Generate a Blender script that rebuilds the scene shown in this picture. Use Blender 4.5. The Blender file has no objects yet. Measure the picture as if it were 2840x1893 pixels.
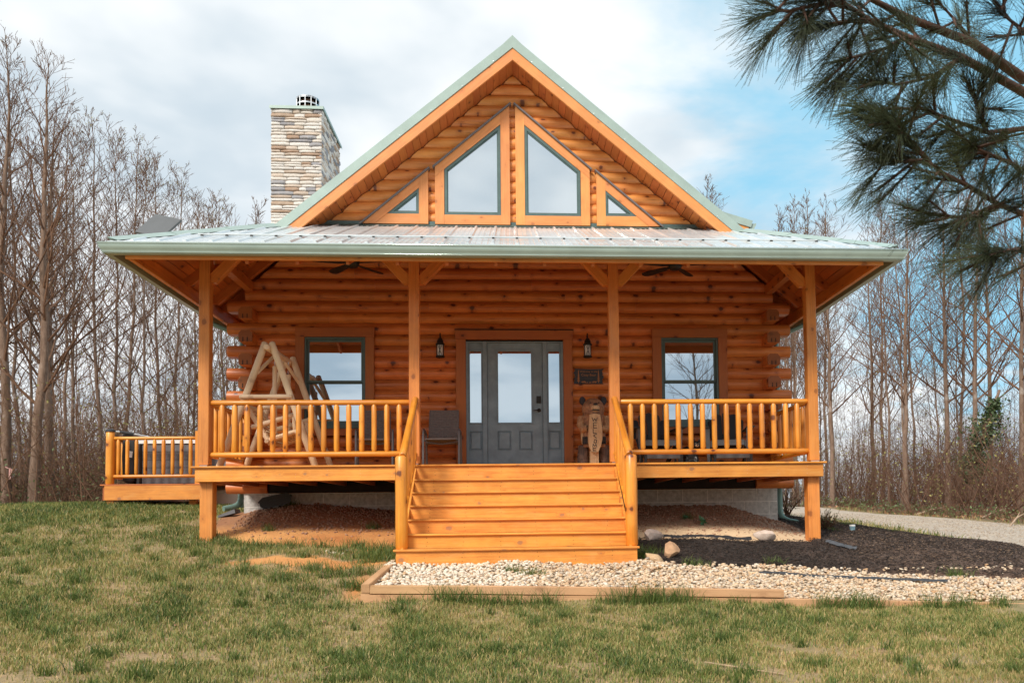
import bpy, math, random
import numpy as np
from mathutils import Matrix, Vector

scene = bpy.context.scene
COL = scene.collection
rad = math.radians
random.seed(7)
RNG = np.random.default_rng(7)

# ------------------------------------------------------------------ camera
# x to the right along the cabin front, y into the picture, z up; the porch deck is z = 0
YAW, PITCH, ROLL = -0.06883, 0.04866, -0.01216
def cam_axes(a, b, c):
    fwd = Vector((-math.sin(a)*math.cos(b), math.cos(a)*math.cos(b), math.sin(b)))
    r0 = Vector((math.cos(a), math.sin(a), 0)); u0 = r0.cross(fwd)
    return math.cos(c)*r0+math.sin(c)*u0, -math.sin(c)*r0+math.cos(c)*u0, fwd
cr, cu, cf = cam_axes(YAW, PITCH, ROLL)
CAM = Vector((-0.09529, -11.53885, -0.6982))
cam_data = bpy.data.cameras.new('camera')
cam = bpy.data.objects.new('camera', cam_data)
COL.objects.link(cam)
cam.matrix_world = Matrix(((cr.x, cu.x, -cf.x, CAM.x), (cr.y, cu.y, -cf.y, CAM.y), (cr.z, cu.z, -cf.z, CAM.z), (0, 0, 0, 1)))
cam_data.sensor_width = 36
cam_data.lens = 2360*36/2840
cam_data.shift_x = -0.0554
cam_data.shift_y = 0.1286
cam_data.clip_start = 0.1
cam_data.clip_end = 600
cam_data.dof.use_dof = True
cam_data.dof.focus_distance = 12.6
cam_data.dof.aperture_fstop = 8.0
scene.camera = cam

# ------------------------------------------------------------------ light
SUN_EL, SUN_AZ = 41.0, -34.0      # azimuth from the camera's back (-y) towards the left when negative
world = bpy.data.worlds.new('World'); scene.world = world
world.use_nodes = True
wn = world.node_tree.nodes; wl = world.node_tree.links
wn.clear()
def N(nt, typ, **kw):
    n = nt.nodes.new(typ)
    for k, v in kw.items(): setattr(n, k, v)
    return n
def sock(nt, dst, src):
    if isinstance(src, bpy.types.NodeSocket): nt.links.new(src, dst)
    elif src is not None:
        dst.default_value = src
def math_n(nt, op, a, b=None, c=None, clamp=False):
    n = N(nt, 'ShaderNodeMath', operation=op, use_clamp=clamp)
    sock(nt, n.inputs[0], a)
    if b is not None: sock(nt, n.inputs[1], b)
    if c is not None: sock(nt, n.inputs[2], c)
    return n.outputs[0]
def vmath(nt, op, a, b=None):
    n = N(nt, 'ShaderNodeVectorMath', operation=op)
    sock(nt, n.inputs[0], a)
    if b is not None: sock(nt, n.inputs[1], b)
    return n.outputs[0]
def mixc(nt, f, a, b, blend='MIX'):
    n = N(nt, 'ShaderNodeMix', data_type='RGBA', blend_type=blend)
    sock(nt, n.inputs[0], f)
    sock(nt, n.inputs[6], a if isinstance(a, bpy.types.NodeSocket) else (*a, 1)[:4])
    sock(nt, n.inputs[7], b if isinstance(b, bpy.types.NodeSocket) else (*b, 1)[:4])
    return n.outputs[2]
def noise(nt, vec, scale=5, detail=2, rough=.5, dist=0):
    n = N(nt, 'ShaderNodeTexNoise')
    if vec is not None: nt.links.new(vec, n.inputs['Vector'])
    n.inputs['Scale'].default_value = scale; n.inputs['Detail'].default_value = detail
    n.inputs['Roughness'].default_value = rough; n.inputs['Distortion'].default_value = dist
    return n.outputs['Fac']
def maprange(nt, v, a, b, c=0., d=1., smooth=False):
    n = N(nt, 'ShaderNodeMapRange')
    if smooth: n.interpolation_type = 'SMOOTHSTEP'
    sock(nt, n.inputs[0], v)
    for i, x in zip((1, 2, 3, 4), (a, b, c, d)): n.inputs[i].default_value = x
    return n.outputs[0]
def comb(nt, x, y, z):
    n = N(nt, 'ShaderNodeCombineXYZ')
    for i, v in enumerate((x, y, z)): sock(nt, n.inputs[i], v)
    return n.outputs[0]
def sep(nt, v):
    n = N(nt, 'ShaderNodeSeparateXYZ'); nt.links.new(v, n.inputs[0]); return n.outputs

wt = world.node_tree
sky = N(wt, 'ShaderNodeTexSky', sky_type='NISHITA')
sky.sun_disc = False
sky.sun_elevation = rad(SUN_EL)
sky.sun_rotation = rad(180-SUN_AZ)     # measured from +y towards +x
tc = N(wt, 'ShaderNodeTexCoord').outputs['Generated']
d = sep(wt, tc)
zz = math_n(wt, 'ADD', math_n(wt, 'MAXIMUM', d[2], 0.0), 0.16)
px = math_n(wt, 'DIVIDE', d[0], zz); py = math_n(wt, 'DIVIDE', d[1], zz)
pv = comb(wt, px, py, 0.0)
big = noise(wt, pv, .62, 2.0, .5, .3)
fine = noise(wt, pv, 1.7, 6, .58, .35)
cover = math_n(wt, 'ADD', math_n(wt, 'MULTIPLY', big, .55), math_n(wt, 'MULTIPLY', fine, .6))
# the cloud sheet thins out towards the right (+x) of the view
thin = math_n(wt, 'MULTIPLY', maprange(wt, d[0], .0, .45), maprange(wt, d[1], -.2, .5))
cover = math_n(wt, 'SUBTRACT', cover, math_n(wt, 'MULTIPLY', thin, .30))
cover = math_n(wt, 'ADD', cover, maprange(wt, d[2], .03, .33, .24, 0.))
cmask = maprange(wt, cover, .30, .50, smooth=True)
shade = noise(wt, pv, 1.0, 4, .55, .2)
shade2 = noise(wt, pv, 3.1, 4, .5, .1)
sh = math_n(wt, 'ADD', math_n(wt, 'MULTIPLY', shade, .7), math_n(wt, 'MULTIPLY', shade2, .3))
cloud = mixc(wt, maprange(wt, sh, .40, .58, smooth=True), (4.3, 5.0, 5.55), (6.9, 7.1, 7.2))
blue = mixc(wt, .88, sky.outputs[0], (2.2, 4.9, 6.5))
skycol = mixc(wt, cmask, blue, cloud)
# ground side of the world sphere: plain dull tone
skycol = mixc(wt, maprange(wt, d[2], -.06, -.01), (1.2, 1.1, .8), skycol)
bg = N(wt, 'ShaderNodeBackground'); wt.links.new(skycol, bg.inputs[0]); bg.inputs[1].default_value = 0.09
wo = N(wt, 'ShaderNodeOutputWorld'); wt.links.new(bg.outputs[0], wo.inputs[0])

sl = bpy.data.lights.new('sun', 'SUN'); sl.energy = 2.35; sl.angle = rad(15); sl.color = (1, .94, .85)
so = bpy.data.objects.new('sun', sl); COL.objects.link(so)
az = rad(SUN_AZ)
sdir = Vector((math.sin(az)*math.cos(rad(SUN_EL)), -math.cos(az)*math.cos(rad(SUN_EL)), math.sin(rad(SUN_EL))))
so.rotation_euler = sdir.to_track_quat('Z', 'Y').to_euler()
so.location = (-8, -10, 20)
scene.view_settings.view_transform = 'Standard'
scene.view_settings.look = 'None'
scene.view_settings.exposure = 0.75
scene.view_settings.gamma = 1.0
scene.view_settings.use_curve_mapping = False

# ------------------------------------------------------------------ ground height
# measured ground levels (deck top is z = 0)
GP=np.array([(-8,-12,-2.15),(0,-11.5,-2.25),(8,-12,-2.35),(0,-7.5,-2.02),(-5,-7,-1.85),(5,-7,-2.1),(0,-5,-1.84),(-5,-4,-1.55),(5,-4,-1.82),
(-1.6,-2.6,-1.61),(-3,-2.6,-1.5),(0,-2.62,-1.64),(1.5,-2.65,-1.68),(3,-2.65,-1.735),(4.5,-2.65,-1.77),(6,-2.7,-1.82),(9,-3,-1.92),
(-1.5,-1.5,-1.27),(1.5,-1.5,-1.28),(0,-1.5,-1.27),(-2.5,-.8,-1.14),(-4.14,.1,-1.0),(-3,0,-1.03),(-1.5,0,-1.1),(1.5,0,-1.1),(3,0,-1.1),(4.14,.1,-1.12),(2.5,-.7,-1.22),
(-4.2,2,-.63),(-3.4,1.9,-.55),(-2.4,1.9,-.62),(0,1.9,-.65),(1.9,1.9,-.6),(3.4,1.9,-.6),(4.23,2,-.86),(-3.2,.9,-.8),(3,.9,-.86),(1.8,.9,-.85),(4.2,1,-1.02),
(-6,0,-.98),(-6,-3,-1.35),(-8,0,-.95),(-9,-5,-1.6),(-12,-2,-1.3),(-7.7,4.7,-.42),(-5.5,4.5,-.5),(-9.5,7,-.38),(-12,7,-.42),(-7,8,-.42),(-16,6,-.5),(-10,14,-.9),(-16,14,-1.0),(-10,22,-1.2),(-22,10,-.9),
(5.2,2,-1.0),(5.2,4,-.83),(6,.3,-1.2),(6,-1.2,-1.4),(8,-.5,-1.45),(9.9,4.9,-1.5),(7.5,4,-1.2),(12,0,-1.7),(9.2,13.5,-.84),(7,9,-.95),(14.5,12.5,-1.15),(15,20,-.85),(14.6,28,-.5),(10,20,-.65),(10,30,-.4),(19,14,-1.0),(18,6,-1.4),(20,25,-.4),(25,10,-1.2),
(-30,-10,-1.8),(30,-10,-2.2),(-30,30,-1.5),(30,40,-.3),(0,45,-1),(0,20,-.8),(-60,60,-1.5),(60,60,-1),(60,-60,-4),(-60,-60,-4),(0,-30,-3.3),(0,-60,-4.5),(0,10,-.7)],float)
def _k(r): return r*np.exp(-r/60.)
_A=_k(np.hypot(GP[:,None,0]-GP[None,:,0],GP[:,None,1]-GP[None,:,1]))
_m=GP[:,2].mean()
_n=len(GP)
_c=np.linalg.solve(_A+np.eye(_n)*-.04,GP[:,2]-_m)
def gh(x,y):
    x=np.asarray(x,float);y=np.asarray(y,float)
    s=x.shape;x=x.ravel();y=y.ravel();o=np.empty(len(x))
    for i in range(0,len(x),20000):
        o[i:i+20000]=_k(np.hypot(x[i:i+20000,None]-GP[None,:,0],y[i:i+20000,None]-GP[None,:,1]))@_c
    o+=_m
    # gentle lumps
    o+=.012*np.sin(x*1.7+.5*y)*np.cos(y*2.1-.4*x)+.008*np.sin(x*4.1+1)*np.sin(y*3.7)
    return o.reshape(s)
def g1(x, y): return float(gh(np.array([x]), np.array([y]))[0])

# ------------------------------------------------------------------ object helpers
WM = {}
def link(o, parent=None, M=None):
    COL.objects.link(o)
    M = M or Matrix.Identity(4)
    WM[o.name] = M
    if parent is not None:
        o.parent = parent; o.matrix_basis = WM[parent.name].inverted() @ M
    else: o.matrix_basis = M
    return o
def tag(o, label=None, cat=None, group=None, kind=None):
    if label: o['label'] = label
    if cat: o['category'] = cat
    if group: o['group'] = group
    if kind: o['kind'] = kind
    return o
def thing(name, loc, label, cat, group=None):
    o = bpy.data.objects.new(name, None); o.empty_display_size = .2
    link(o, None, Matrix.Translation(loc))
    return tag(o, label, cat, group)
def mesh_from(verts, faces, name='m', mat=None, smooth=None):
    me = bpy.data.meshes.new(name)
    me.from_pydata([tuple(v) for v in verts], [], faces)
    if mat is not None:
        for m in (mat if isinstance(mat, (list, tuple)) else [mat]): me.materials.append(m)
    if smooth is not None:
        me.polygons.foreach_set('use_smooth', [True]*len(me.polygons))
        if smooth < 179: me.set_sharp_from_angle(angle=rad(smooth))
    me.update()
    return me
def mobj(name, me, parent=None, M=None):
    return link(bpy.data.objects.new(name, me), parent, M)

class MB:
    """collects shapes in world coordinates"""
    def __init__(s): s.v = []; s.f = []; s.mi = []
    def add(s, verts, faces, mi=0):
        b = len(s.v); s.v += [tuple(v) for v in verts]; s.f += [tuple(i+b for i in f) for f in faces]; s.mi += [mi]*len(faces); return s
    def box(s, x0, x1, y0, y1, z0, z1, mi=0):
        v = [(x, y, z) for x in (x0, x1) for y in (y0, y1) for z in (z0, z1)]
        return s.add(v, [(0, 1, 3, 2), (4, 6, 7, 5), (0, 4, 5, 1), (2, 3, 7, 6), (0, 2, 6, 4), (1, 5, 7, 3)], mi)
    def prism(s, poly, y0, y1, mi=0):
        """poly in xz, extruded along y; counter clockwise seen from -y"""
        n = len(poly)
        v = [(x, y0, z) for x, z in poly]+[(x, y1, z) for x, z in poly]
        f = [tuple(range(n)), tuple(range(2*n-1, n-1, -1))]+[((i+1) % n, i, n+i, n+(i+1) % n) for i in range(n)]
        return s.add(v, f, mi)
    def prismM(s, poly, t0, t1, M, mi=0):
        n = len(poly)
        v = [M @ Vector((x, t0, z)) for x, z in poly]+[M @ Vector((x, t1, z)) for x, z in poly]
        f = [tuple(range(n)), tuple(range(2*n-1, n-1, -1))]+[((i+1) % n, i, n+i, n+(i+1) % n) for i in range(n)]
        return s.add(v, f, mi)
    def tube(s, pts, rs, n=8, mi=0, caps=True, squash=1.0):
        pts = [Vector(p) for p in pts]
        if not isinstance(rs, (list, tuple)): rs = [rs]*len(pts)
        t = (pts[1]-pts[0]).normalized()
        a = t.orthogonal().normalized()
        if abs(t.z) < .9: a = (Vector((0, 0, 1))-t*t.z).normalized()
        b0 = len(s.v)
        for i, p in enumerate(pts):
            if i == 0: t = pts[1]-pts[0]
            elif i == len(pts)-1: t = pts[-1]-pts[-2]
            else: t = (pts[i+1]-pts[i]).normalized()+(pts[i]-pts[i-1]).normalized()
            t.normalize(); a = (a-t*a.dot(t)).normalized(); b = t.cross(a)
            for k in range(n):
                an = 2*math.pi*(k+.5)/n
                s.v.append(tuple(p+rs[i]*(math.cos(an)*a*squash+math.sin(an)*b)))
        for i in range(len(pts)-1):
            for k in range(n):
                q = b0+i*n; k2 = (k+1) % n
                s.f.append((q+k, q+k2, q+n+k2, q+n+k)); s.mi.append(mi)
        if caps:
            s.f.append(tuple(b0+k for k in range(n-1, -1, -1))); s.mi.append(mi)
            q = b0+(len(pts)-1)*n; s.f.append(tuple(q+k for k in range(n))); s.mi.append(mi)
        return s
    def lathe(s, prof, c, n=16, mi=0, axis='z', sx=1, sy=1):
        """prof: list of (r, h)"""
        b0 = len(s.v)
        for r, h in prof:
            for k in range(n):
                a = 2*math.pi*k/n
                x, y = r*math.cos(a)*sx, r*math.sin(a)*sy
                s.v.append((c[0]+x, c[1]+y, c[2]+h) if axis == 'z' else ((c[0]+x, c[1]+h, c[2]+y) if axis == 'y' else (c[0]+h, c[1]+x, c[2]+y)))
        for i in range(len(prof)-1):
            for k in range(n):
                q = b0+i*n; k2 = (k+1) % n
                s.f.append((q+k, q+k2, q+n+k2, q+n+k)); s.mi.append(mi)
        s.f.append(tuple(b0+k for k in range(n-1, -1, -1))); s.mi.append(mi)
        q = b0+(len(prof)-1)*n; s.f.append(tuple(q+k for k in range(n))); s.mi.append(mi)
        return s
    def ball(s, c, r, mi=0, M=None, seg=10, rings=7):
        if not isinstance(r, (tuple, list)): r = (r, r, r)
        b0 = len(s.v); c = Vector(c)
        def put(x, y, z):
            p = Vector((x*r[0], y*r[1], z*r[2]))
            if M is not None: p = M @ p
            s.v.append(tuple(c+p))
        put(0, 0, -1)
        for i in range(1, rings):
            t = math.pi*i/rings
            for k in range(seg):
                a = 2*math.pi*k/seg; put(math.sin(t)*math.cos(a), math.sin(t)*math.sin(a), -math.cos(t))
        put(0, 0, 1)
        for k in range(seg): s.f.append((b0, b0+1+(k+1) % seg, b0+1+k)); s.mi.append(mi)
        for i in range(rings-2):
            for k in range(seg):
                q = b0+1+i*seg; s.f.append((q+k, q+(k+1) % seg, q+seg+(k+1) % seg, q+seg+k)); s.mi.append(mi)
        q = b0+1+(rings-2)*seg; top = len(s.v)-1
        for k in range(seg): s.f.append((q+k, q+(k+1) % seg, top)); s.mi.append(mi)
        return s
    def build(s, name, mat, parent=None, smooth=None, loc=None):
        """object origin at loc (world) or at the parent's origin"""
        if loc is None:
            if parent is not None: loc = WM[parent.name].translation
            else:
                A = np.array(s.v); loc = (A[:, 0].mean(), A[:, 1].mean(), A[:, 2].min())
        loc = Vector(loc)
        me = mesh_from([(x-loc.x, y-loc.y, z-loc.z) for x, y, z in s.v], s.f, name, mat, smooth)
        if isinstance(mat, (list, tuple)) and any(s.mi): me.polygons.foreach_set('material_index', s.mi)
        return mobj(name, me, parent, Matrix.Translation(loc))

def frame(p0, p1, up=(0, 0, 1)):
    """local x runs p0 -> p1, local z is near up"""
    p0 = Vector(p0); p1 = Vector(p1); x = (p1-p0).normalized(); up = Vector(up)
    if abs(x.dot(up)) > .999: up = Vector((0, 1, 0))
    y = up.cross(x).normalized(); z = x.cross(y)
    M = Matrix((x, y, z)).transposed().to_4x4(); M.translation = p0
    return M
def board(name, p0, p1, w, h, mat, parent=None, up=(0, 0, 1), c=.004, ends=None):
    """w across (local y), h along local z; centred on p0-p1; ends=(f0,f1) x offset as function of (y,z)"""
    L = (Vector(p1)-Vector(p0)).length; a, b = w/2, h/2
    c = min(c, a*.4, b*.4)
    pr = [(-a+c, -b), (a-c, -b), (a, -b+c), (a, b-c), (a-c, b), (-a+c, b), (-a, b-c), (-a, -b+c)]
    return extr(name, pr, L, mat, parent, frame(p0, p1, up), None, ends)
def extr(name, pr, L, mat, parent, M, smooth=None, ends=None, mid=None):
    n = len(pr); v = []
    xs = [0, L] if not mid else mid
    for k, x in enumerate(xs):
        for (y, z) in pr:
            xx = x
            if ends and k == 0: xx = x+ends[0](y, z)
            if ends and k == len(xs)-1: xx = x+ends[1](y, z)
            v.append((xx, y, z))
    m = len(xs)
    f = [tuple(range(n-1, -1, -1)), tuple((m-1)*n+i for i in range(n))]
    for j in range(m-1):
        f += [(j*n+i, j*n+(i+1) % n, (j+1)*n+(i+1) % n, (j+1)*n+i) for i in range(n)]
    me = mesh_from(v, f, name, mat, smooth)
    return mobj(name, me, parent, M)
def pole(name, p0, p1, r, mat, parent=None, n=10, taper=0.0, wob=.03, segs=5, point=0.0, r1=None):
    """peeled log: slightly wobbly round pole with chamfered ends, local x along it"""
    L = (Vector(p1)-Vector(p0)).length; r1 = r if r1 is None else r1
    xs = [0]; rr = [r*(.55 if point else .8)]
    e = point if point else r*.25
    xs.append(e); rr.append(r)
    for i in range(1, segs): xs.append(e+(L-2*e)*i/segs); rr.append((r+(r1-r)*i/segs)*(1+random.uniform(-wob, wob)))
    xs.append(L-e); rr.append(r1); xs.append(L); rr.append(r1*(.55 if point else .8))
    v = []; f = []
    ph = random.random()
    kr = [1+random.uniform(-wob, wob) for _ in range(n)]
    for x, q in zip(xs, rr):
        for k in range(n):
            a = 2*math.pi*(k+ph)/n; v.append((x, q*kr[k]*math.cos(a), q*kr[k]*math.sin(a)))
    for j in range(len(xs)-1):
        for k in range(n): f.append((j*n+k, j*n+(k+1) % n, (j+1)*n+(k+1) % n, (j+1)*n+k))
    f.append(tuple(range(n-1, -1, -1))); f.append(tuple((len(xs)-1)*n+k for k in range(n)))
    me = mesh_from(v, f, name, mat, 50)
    return mobj(name, me, parent, frame(p0, p1))

# ------------------------------------------------------------------ materials
def new_mat(name):
    m = bpy.data.materials.new(name); m.use_nodes = True
    nt = m.node_tree
    return m, nt, nt.nodes['Principled BSDF']
def plain(name, col, rough=.6, metal=0., var=.06, scale=8., bump=0., spec=.5, bscale=60.):
    m, nt, p = new_mat(name)
    co = N(nt, 'ShaderNodeTexCoord').outputs['Object']
    f = noise(nt, co, scale, 4, .6)
    dk = tuple(c*(1-var*3) for c in col); lt = tuple(min(1, c*(1+var*3)) for c in col)
    nt.links.new(mixc(nt, maprange(nt, f, .3, .7), dk, lt), p.inputs['Base Color'])
    p.inputs['Roughness'].default_value = rough; p.inputs['Metallic'].default_value = metal
    p.inputs['Specular IOR Level'].default_value = spec
    if bump:
        b = N(nt, 'ShaderNodeBump'); b.inputs['Strength'].default_value = bump; b.inputs['Distance'].default_value = .004
        nt.links.new(noise(nt, co, bscale, 3, .6), b.inputs['Height']); nt.links.new(b.outputs[0], p.inputs['Normal'])
    return m
def wood(name, base, dark, rough=.42, knots=1.0, knotcol=None, objvar=.22, coat=.15, gscale=1.0, bump=.25, streak=.55, kthr=.45, checks=.0, wear=.0):
    m, nt, p = new_mat(name)
    co = N(nt, 'ShaderNodeTexCoord').outputs['Object']
    inf = N(nt, 'ShaderNodeObjectInfo').outputs['Random']
    s = sep(nt, co)
    off = math_n(nt, 'MULTIPLY', inf, 37.0)
    yz = math_n(nt, 'ADD', s[1], s[2])
    # knots: flat cells along the face
    kv = comb(nt, math_n(nt, 'MULTIPLY', math_n(nt, 'ADD', s[0], off), .72), math_n(nt, 'ADD', yz, math_n(nt, 'MULTIPLY', inf, 91.)), 0.0)
    vor = N(nt, 'ShaderNodeTexVoronoi', voronoi_dimensions='2D', feature='F1')
    nt.links.new(kv, vor.inputs['Vector']); vor.inputs['Scale'].default_value = 4.6; vor.inputs['Randomness'].default_value = 1
    dist = vor.outputs['Distance']
    cellr = sep(nt, vor.outputs['Color'])[0]
    wob = noise(nt, co, 26, 3, .7)
    dist = math_n(nt, 'ADD', dist, math_n(nt, 'MULTIPLY', math_n(nt, 'SUBTRACT', wob, .5), .16))
    size = maprange(nt, cellr, kthr, 1.0, .015, .15)
    kn = math_n(nt, 'LESS_THAN', dist, math_n(nt, 'MULTIPLY', size, .8))
    core = maprange(nt, math_n(nt, 'SUBTRACT', dist, size), -.045, .02, 1., 0.)
    halo = maprange(nt, math_n(nt, 'SUBTRACT', dist, size), .0, .22, 1., 0., True)
    has = maprange(nt, cellr, kthr, kthr+.1)
    core = math_n(nt, 'MULTIPLY', math_n(nt, 'MULTIPLY', core, has), 1.0*knots, clamp=True)
    halo = math_n(nt, 'MULTIPLY', math_n(nt, 'MULTIPLY', halo, has), .45*knots, clamp=True)
    # grain: bent round the knots
    warp = math_n(nt, 'MULTIPLY', halo, .06)
    gv = comb(nt, math_n(nt, 'MULTIPLY', math_n(nt, 'ADD', s[0], off), .9*gscale), math_n(nt, 'ADD', math_n(nt, 'MULTIPLY', s[1], 26*gscale), math_n(nt, 'MULTIPLY', warp, 60)), math_n(nt, 'ADD', math_n(nt, 'MULTIPLY', s[2], 26*gscale), math_n(nt, 'MULTIPLY', warp, 40)))
    g = noise(nt, gv, 1.6, 4, .6, .6)
    gf = noise(nt, gv, 7, 3, .6)
    pat = noise(nt, comb(nt, math_n(nt, 'MULTIPLY', math_n(nt, 'ADD', s[0], off), .8), s[1], s[2]), 2.3, 3, .6, .4)
    gg = maprange(nt, math_n(nt, 'ADD', math_n(nt, 'MULTIPLY', g, .7), math_n(nt, 'MULTIPLY', gf, .3)), .35, .68)
    col = mixc(nt, math_n(nt, 'MULTIPLY', gg, streak), base, dark)
    lite = tuple(min(1, c*1.22) for c in base)
    col = mixc(nt, math_n(nt, 'MULTIPLY', maprange(nt, pat, .45, .7), .5), col, lite)
    kc = knotcol or (dark[0]*.33, dark[1]*.3, dark[2]*.45)
    # long drying checks and worn, paler patches
    ckn = noise(nt, comb(nt, math_n(nt, 'MULTIPLY', math_n(nt, 'ADD', s[0], off), .55), math_n(nt, 'MULTIPLY', s[1], 34), math_n(nt, 'MULTIPLY', s[2], 34)), 1.0, 2, .5, .25)
    ck = math_n(nt, 'MULTIPLY', maprange(nt, math_n(nt, 'ABSOLUTE', math_n(nt, 'SUBTRACT', ckn, .5)), 0, .012, 1, 0), maprange(nt, noise(nt, comb(nt, math_n(nt, 'MULTIPLY', math_n(nt, 'ADD', s[0], off), .9), s[1], math_n(nt, 'MULTIPLY', s[2], 3)), 1.7, 2), .56, .64))
    if checks: col = mixc(nt, math_n(nt, 'MULTIPLY', ck, checks), col, (dark[0]*.35, dark[1]*.35, dark[2]*.5))
    wv = noise(nt, comb(nt, math_n(nt, 'MULTIPLY', math_n(nt, 'ADD', s[0], off), 1.6), math_n(nt, 'MULTIPLY', s[1], 5), math_n(nt, 'MULTIPLY', s[2], 5)), 1.8, 5, .7, .6)
    if wear: col = mixc(nt, maprange(nt, wv, .50, .72, 0, wear), col, (base[0]*.9+.02, base[1]*1.0+.03, base[2]+.05))
    if wear: col = mixc(nt, maprange(nt, wv, .28, .44, wear*.8, 0), col, dark)
    col = mixc(nt, halo, col, dark)
    col = mixc(nt, core, col, kc)
    v = math_n(nt, 'ADD', math_n(nt, 'MULTIPLY', math_n(nt, 'SUBTRACT', inf, .5), objvar*2), 1.0)
    h = N(nt, 'ShaderNodeHueSaturation'); nt.links.new(col, h.inputs['Color']); nt.links.new(v, h.inputs['Value'])
    inf2 = math_n(nt, 'FRACT', math_n(nt, 'MULTIPLY', inf, 17.3))
    nt.links.new(maprange(nt, inf2, 0, 1, .4955, .5045), h.inputs['Hue'])
    nt.links.new(h.outputs[0], p.inputs['Base Color'])
    nt.links.new(maprange(nt, pat, .3, .7, rough-.07, rough+.12), p.inputs['Roughness'])
    p.inputs['Coat Weight'].default_value = coat; p.inputs['Coat Roughness'].default_value = .3
    if bump:
        b = N(nt, 'ShaderNodeBump'); b.inputs['Strength'].default_value = bump; b.inputs['Distance'].default_value = .003
        nt.links.new(math_n(nt, 'SUBTRACT', gf, math_n(nt, 'MULTIPLY', core, .6)), b.inputs['Height']); nt.links.new(b.outputs[0], p.inputs['Normal'])
    return m
M = {}
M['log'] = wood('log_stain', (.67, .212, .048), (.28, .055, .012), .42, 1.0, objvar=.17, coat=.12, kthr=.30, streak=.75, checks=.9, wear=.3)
M['gable_log_lit'] = wood('gable_log_lit_stain', (.80, .33, .080), (.46, .125, .025), .42, 1.0, objvar=.12, coat=.15, kthr=.30, streak=.7, checks=.8, wear=.3)  # paler copy of the log stain, strong light on the gable put into the colour
M['soffit'] = wood('soffit_stain', (.55, .165, .040), (.32, .072, .015), .5, 1.0, objvar=.12, coat=.08)
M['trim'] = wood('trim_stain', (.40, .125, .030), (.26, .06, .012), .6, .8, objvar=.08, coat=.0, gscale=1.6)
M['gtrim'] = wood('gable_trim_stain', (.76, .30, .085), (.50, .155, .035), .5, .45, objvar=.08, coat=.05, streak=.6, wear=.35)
M['post'] = wood('post_stain', (.70, .262, .050), (.42, .115, .018), .5, .6, objvar=.10, coat=.06, streak=.7, checks=.6, wear=.35)
M['deck'] = wood('deck_stain', (.78, .330, .052), (.48, .140, .018), .5, .6, objvar=.12, coat=.08, streak=.85, checks=.5, wear=.5, kthr=.62, knotcol=(.22, .12, .08))
M['rail'] = wood('rail_stain', (.80, .315, .034), (.44, .115, .010), .38, 1.0, objvar=.15, coat=.22, streak=.7, checks=.5, wear=.3)
M['endlog'] = wood('end_grain', (.34, .11, .035), (.15, .045, .018), .7, .3, objvar=.12, coat=0, gscale=.5)
M['peeled'] = wood('peeled_log', (.82, .63, .42), (.62, .40, .22), .6, .35, (.22, .11, .05), objvar=.08, coat=0, streak=.4)
M['treated'] = wood('treated_timber', (.56, .33, .165), (.32, .16, .07), .75, .5, (.25, .13, .06), objvar=.08, coat=0, bump=.5)
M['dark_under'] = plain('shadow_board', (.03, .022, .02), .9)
M['green'] = plain('green_metal', (.33, .42, .38), .38, .15, .03, 3, spec=.6)
M['dgreen'] = plain('dark_green_metal', (.15, .245, .21), .4, .1, .04, 4)
M['roofmetal'] = plain('roof_metal', (.64, .68, .69), .30, .45, .05, 2, spec=.7)
M['sash'] = plain('sash_paint', (.075, .125, .118), .45, 0, .05, 8)
M['door'] = plain('door_paint', (.20, .275, .330), .5, 0, .06, 6, bump=.15, bscale=30)
M['black'] = plain('black_plastic', (.018, .018, .02), .5, 0, .05)
M['iron'] = plain('black_iron', (.02, .018, .016), .55, .3, .1)
M['sling'] = plain('sling_fabric', (.17, .135, .122), .85, 0, .08, 40, bump=.5, bscale=300)
M['slingframe'] = plain('taupe_frame', (.155, .14, .14), .45, .2, .05)
M['steel'] = plain('galvanised', (.62, .64, .66), .35, .8, .06)
M['white'] = plain('white_plastic', (.80, .80, .79), .4, 0, .01)
M['block'] = plain('cmu_block', (.50, .48, .45), .95, 0, .1, 14, bump=1.0, bscale=90)
M['mortar'] = plain('mortar', (.72, .69, .64), .95, 0, .05, 20, bump=.5)
M['tub'] = plain('tub_panel', (.13, .125, .135), .7, 0, .08, 10)
M['cover'] = plain('spa_cover', (.03, .032, .036), .7, 0, .08, 10)
M['interior'] = plain('room_dark', (.03, .022, .018), .9)
M['dish'] = plain('dish_shell_backlit', (.10, .105, .11), .5, 0, .02)  # darkened shell: the shade of the backlit underside is in the colour
def glass_mat(name, refl=.62, tint=(.80, .88, .93), inner=(.03, .035, .04)):
    m, nt, p = new_mat(name)
    gl = N(nt, 'ShaderNodeBsdfGlossy'); gl.inputs['Color'].default_value = (*tint, 1); gl.inputs['Roughness'].default_value = .01
    co = N(nt, 'ShaderNodeTexCoord').outputs['Object']
    b = N(nt, 'ShaderNodeBump'); b.inputs['Strength'].default_value = .05; b.inputs['Distance'].default_value = .002
    nt.links.new(noise(nt, co, 2.2, 1), b.inputs['Height']); nt.links.new(b.outputs[0], gl.inputs['Normal'])
    df = N(nt, 'ShaderNodeBsdfDiffuse'); df.inputs[0].default_value = (*inner, 1)
    mx = N(nt, 'ShaderNodeMixShader'); mx.inputs[0].default_value = refl
    nt.links.new(df.outputs[0], mx.inputs[1]); nt.links.new(gl.outputs[0], mx.inputs[2])
    nt.links.new(mx.outputs[0], nt.nodes['Material Output'].inputs[0])
    return m
M['glass'] = glass_mat('coated_glass', .78, (.66, .76, .84))
M['gableglass'] = glass_mat('gable_glass', .80, (.74, .80, .84), (.30, .33, .36))

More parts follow.
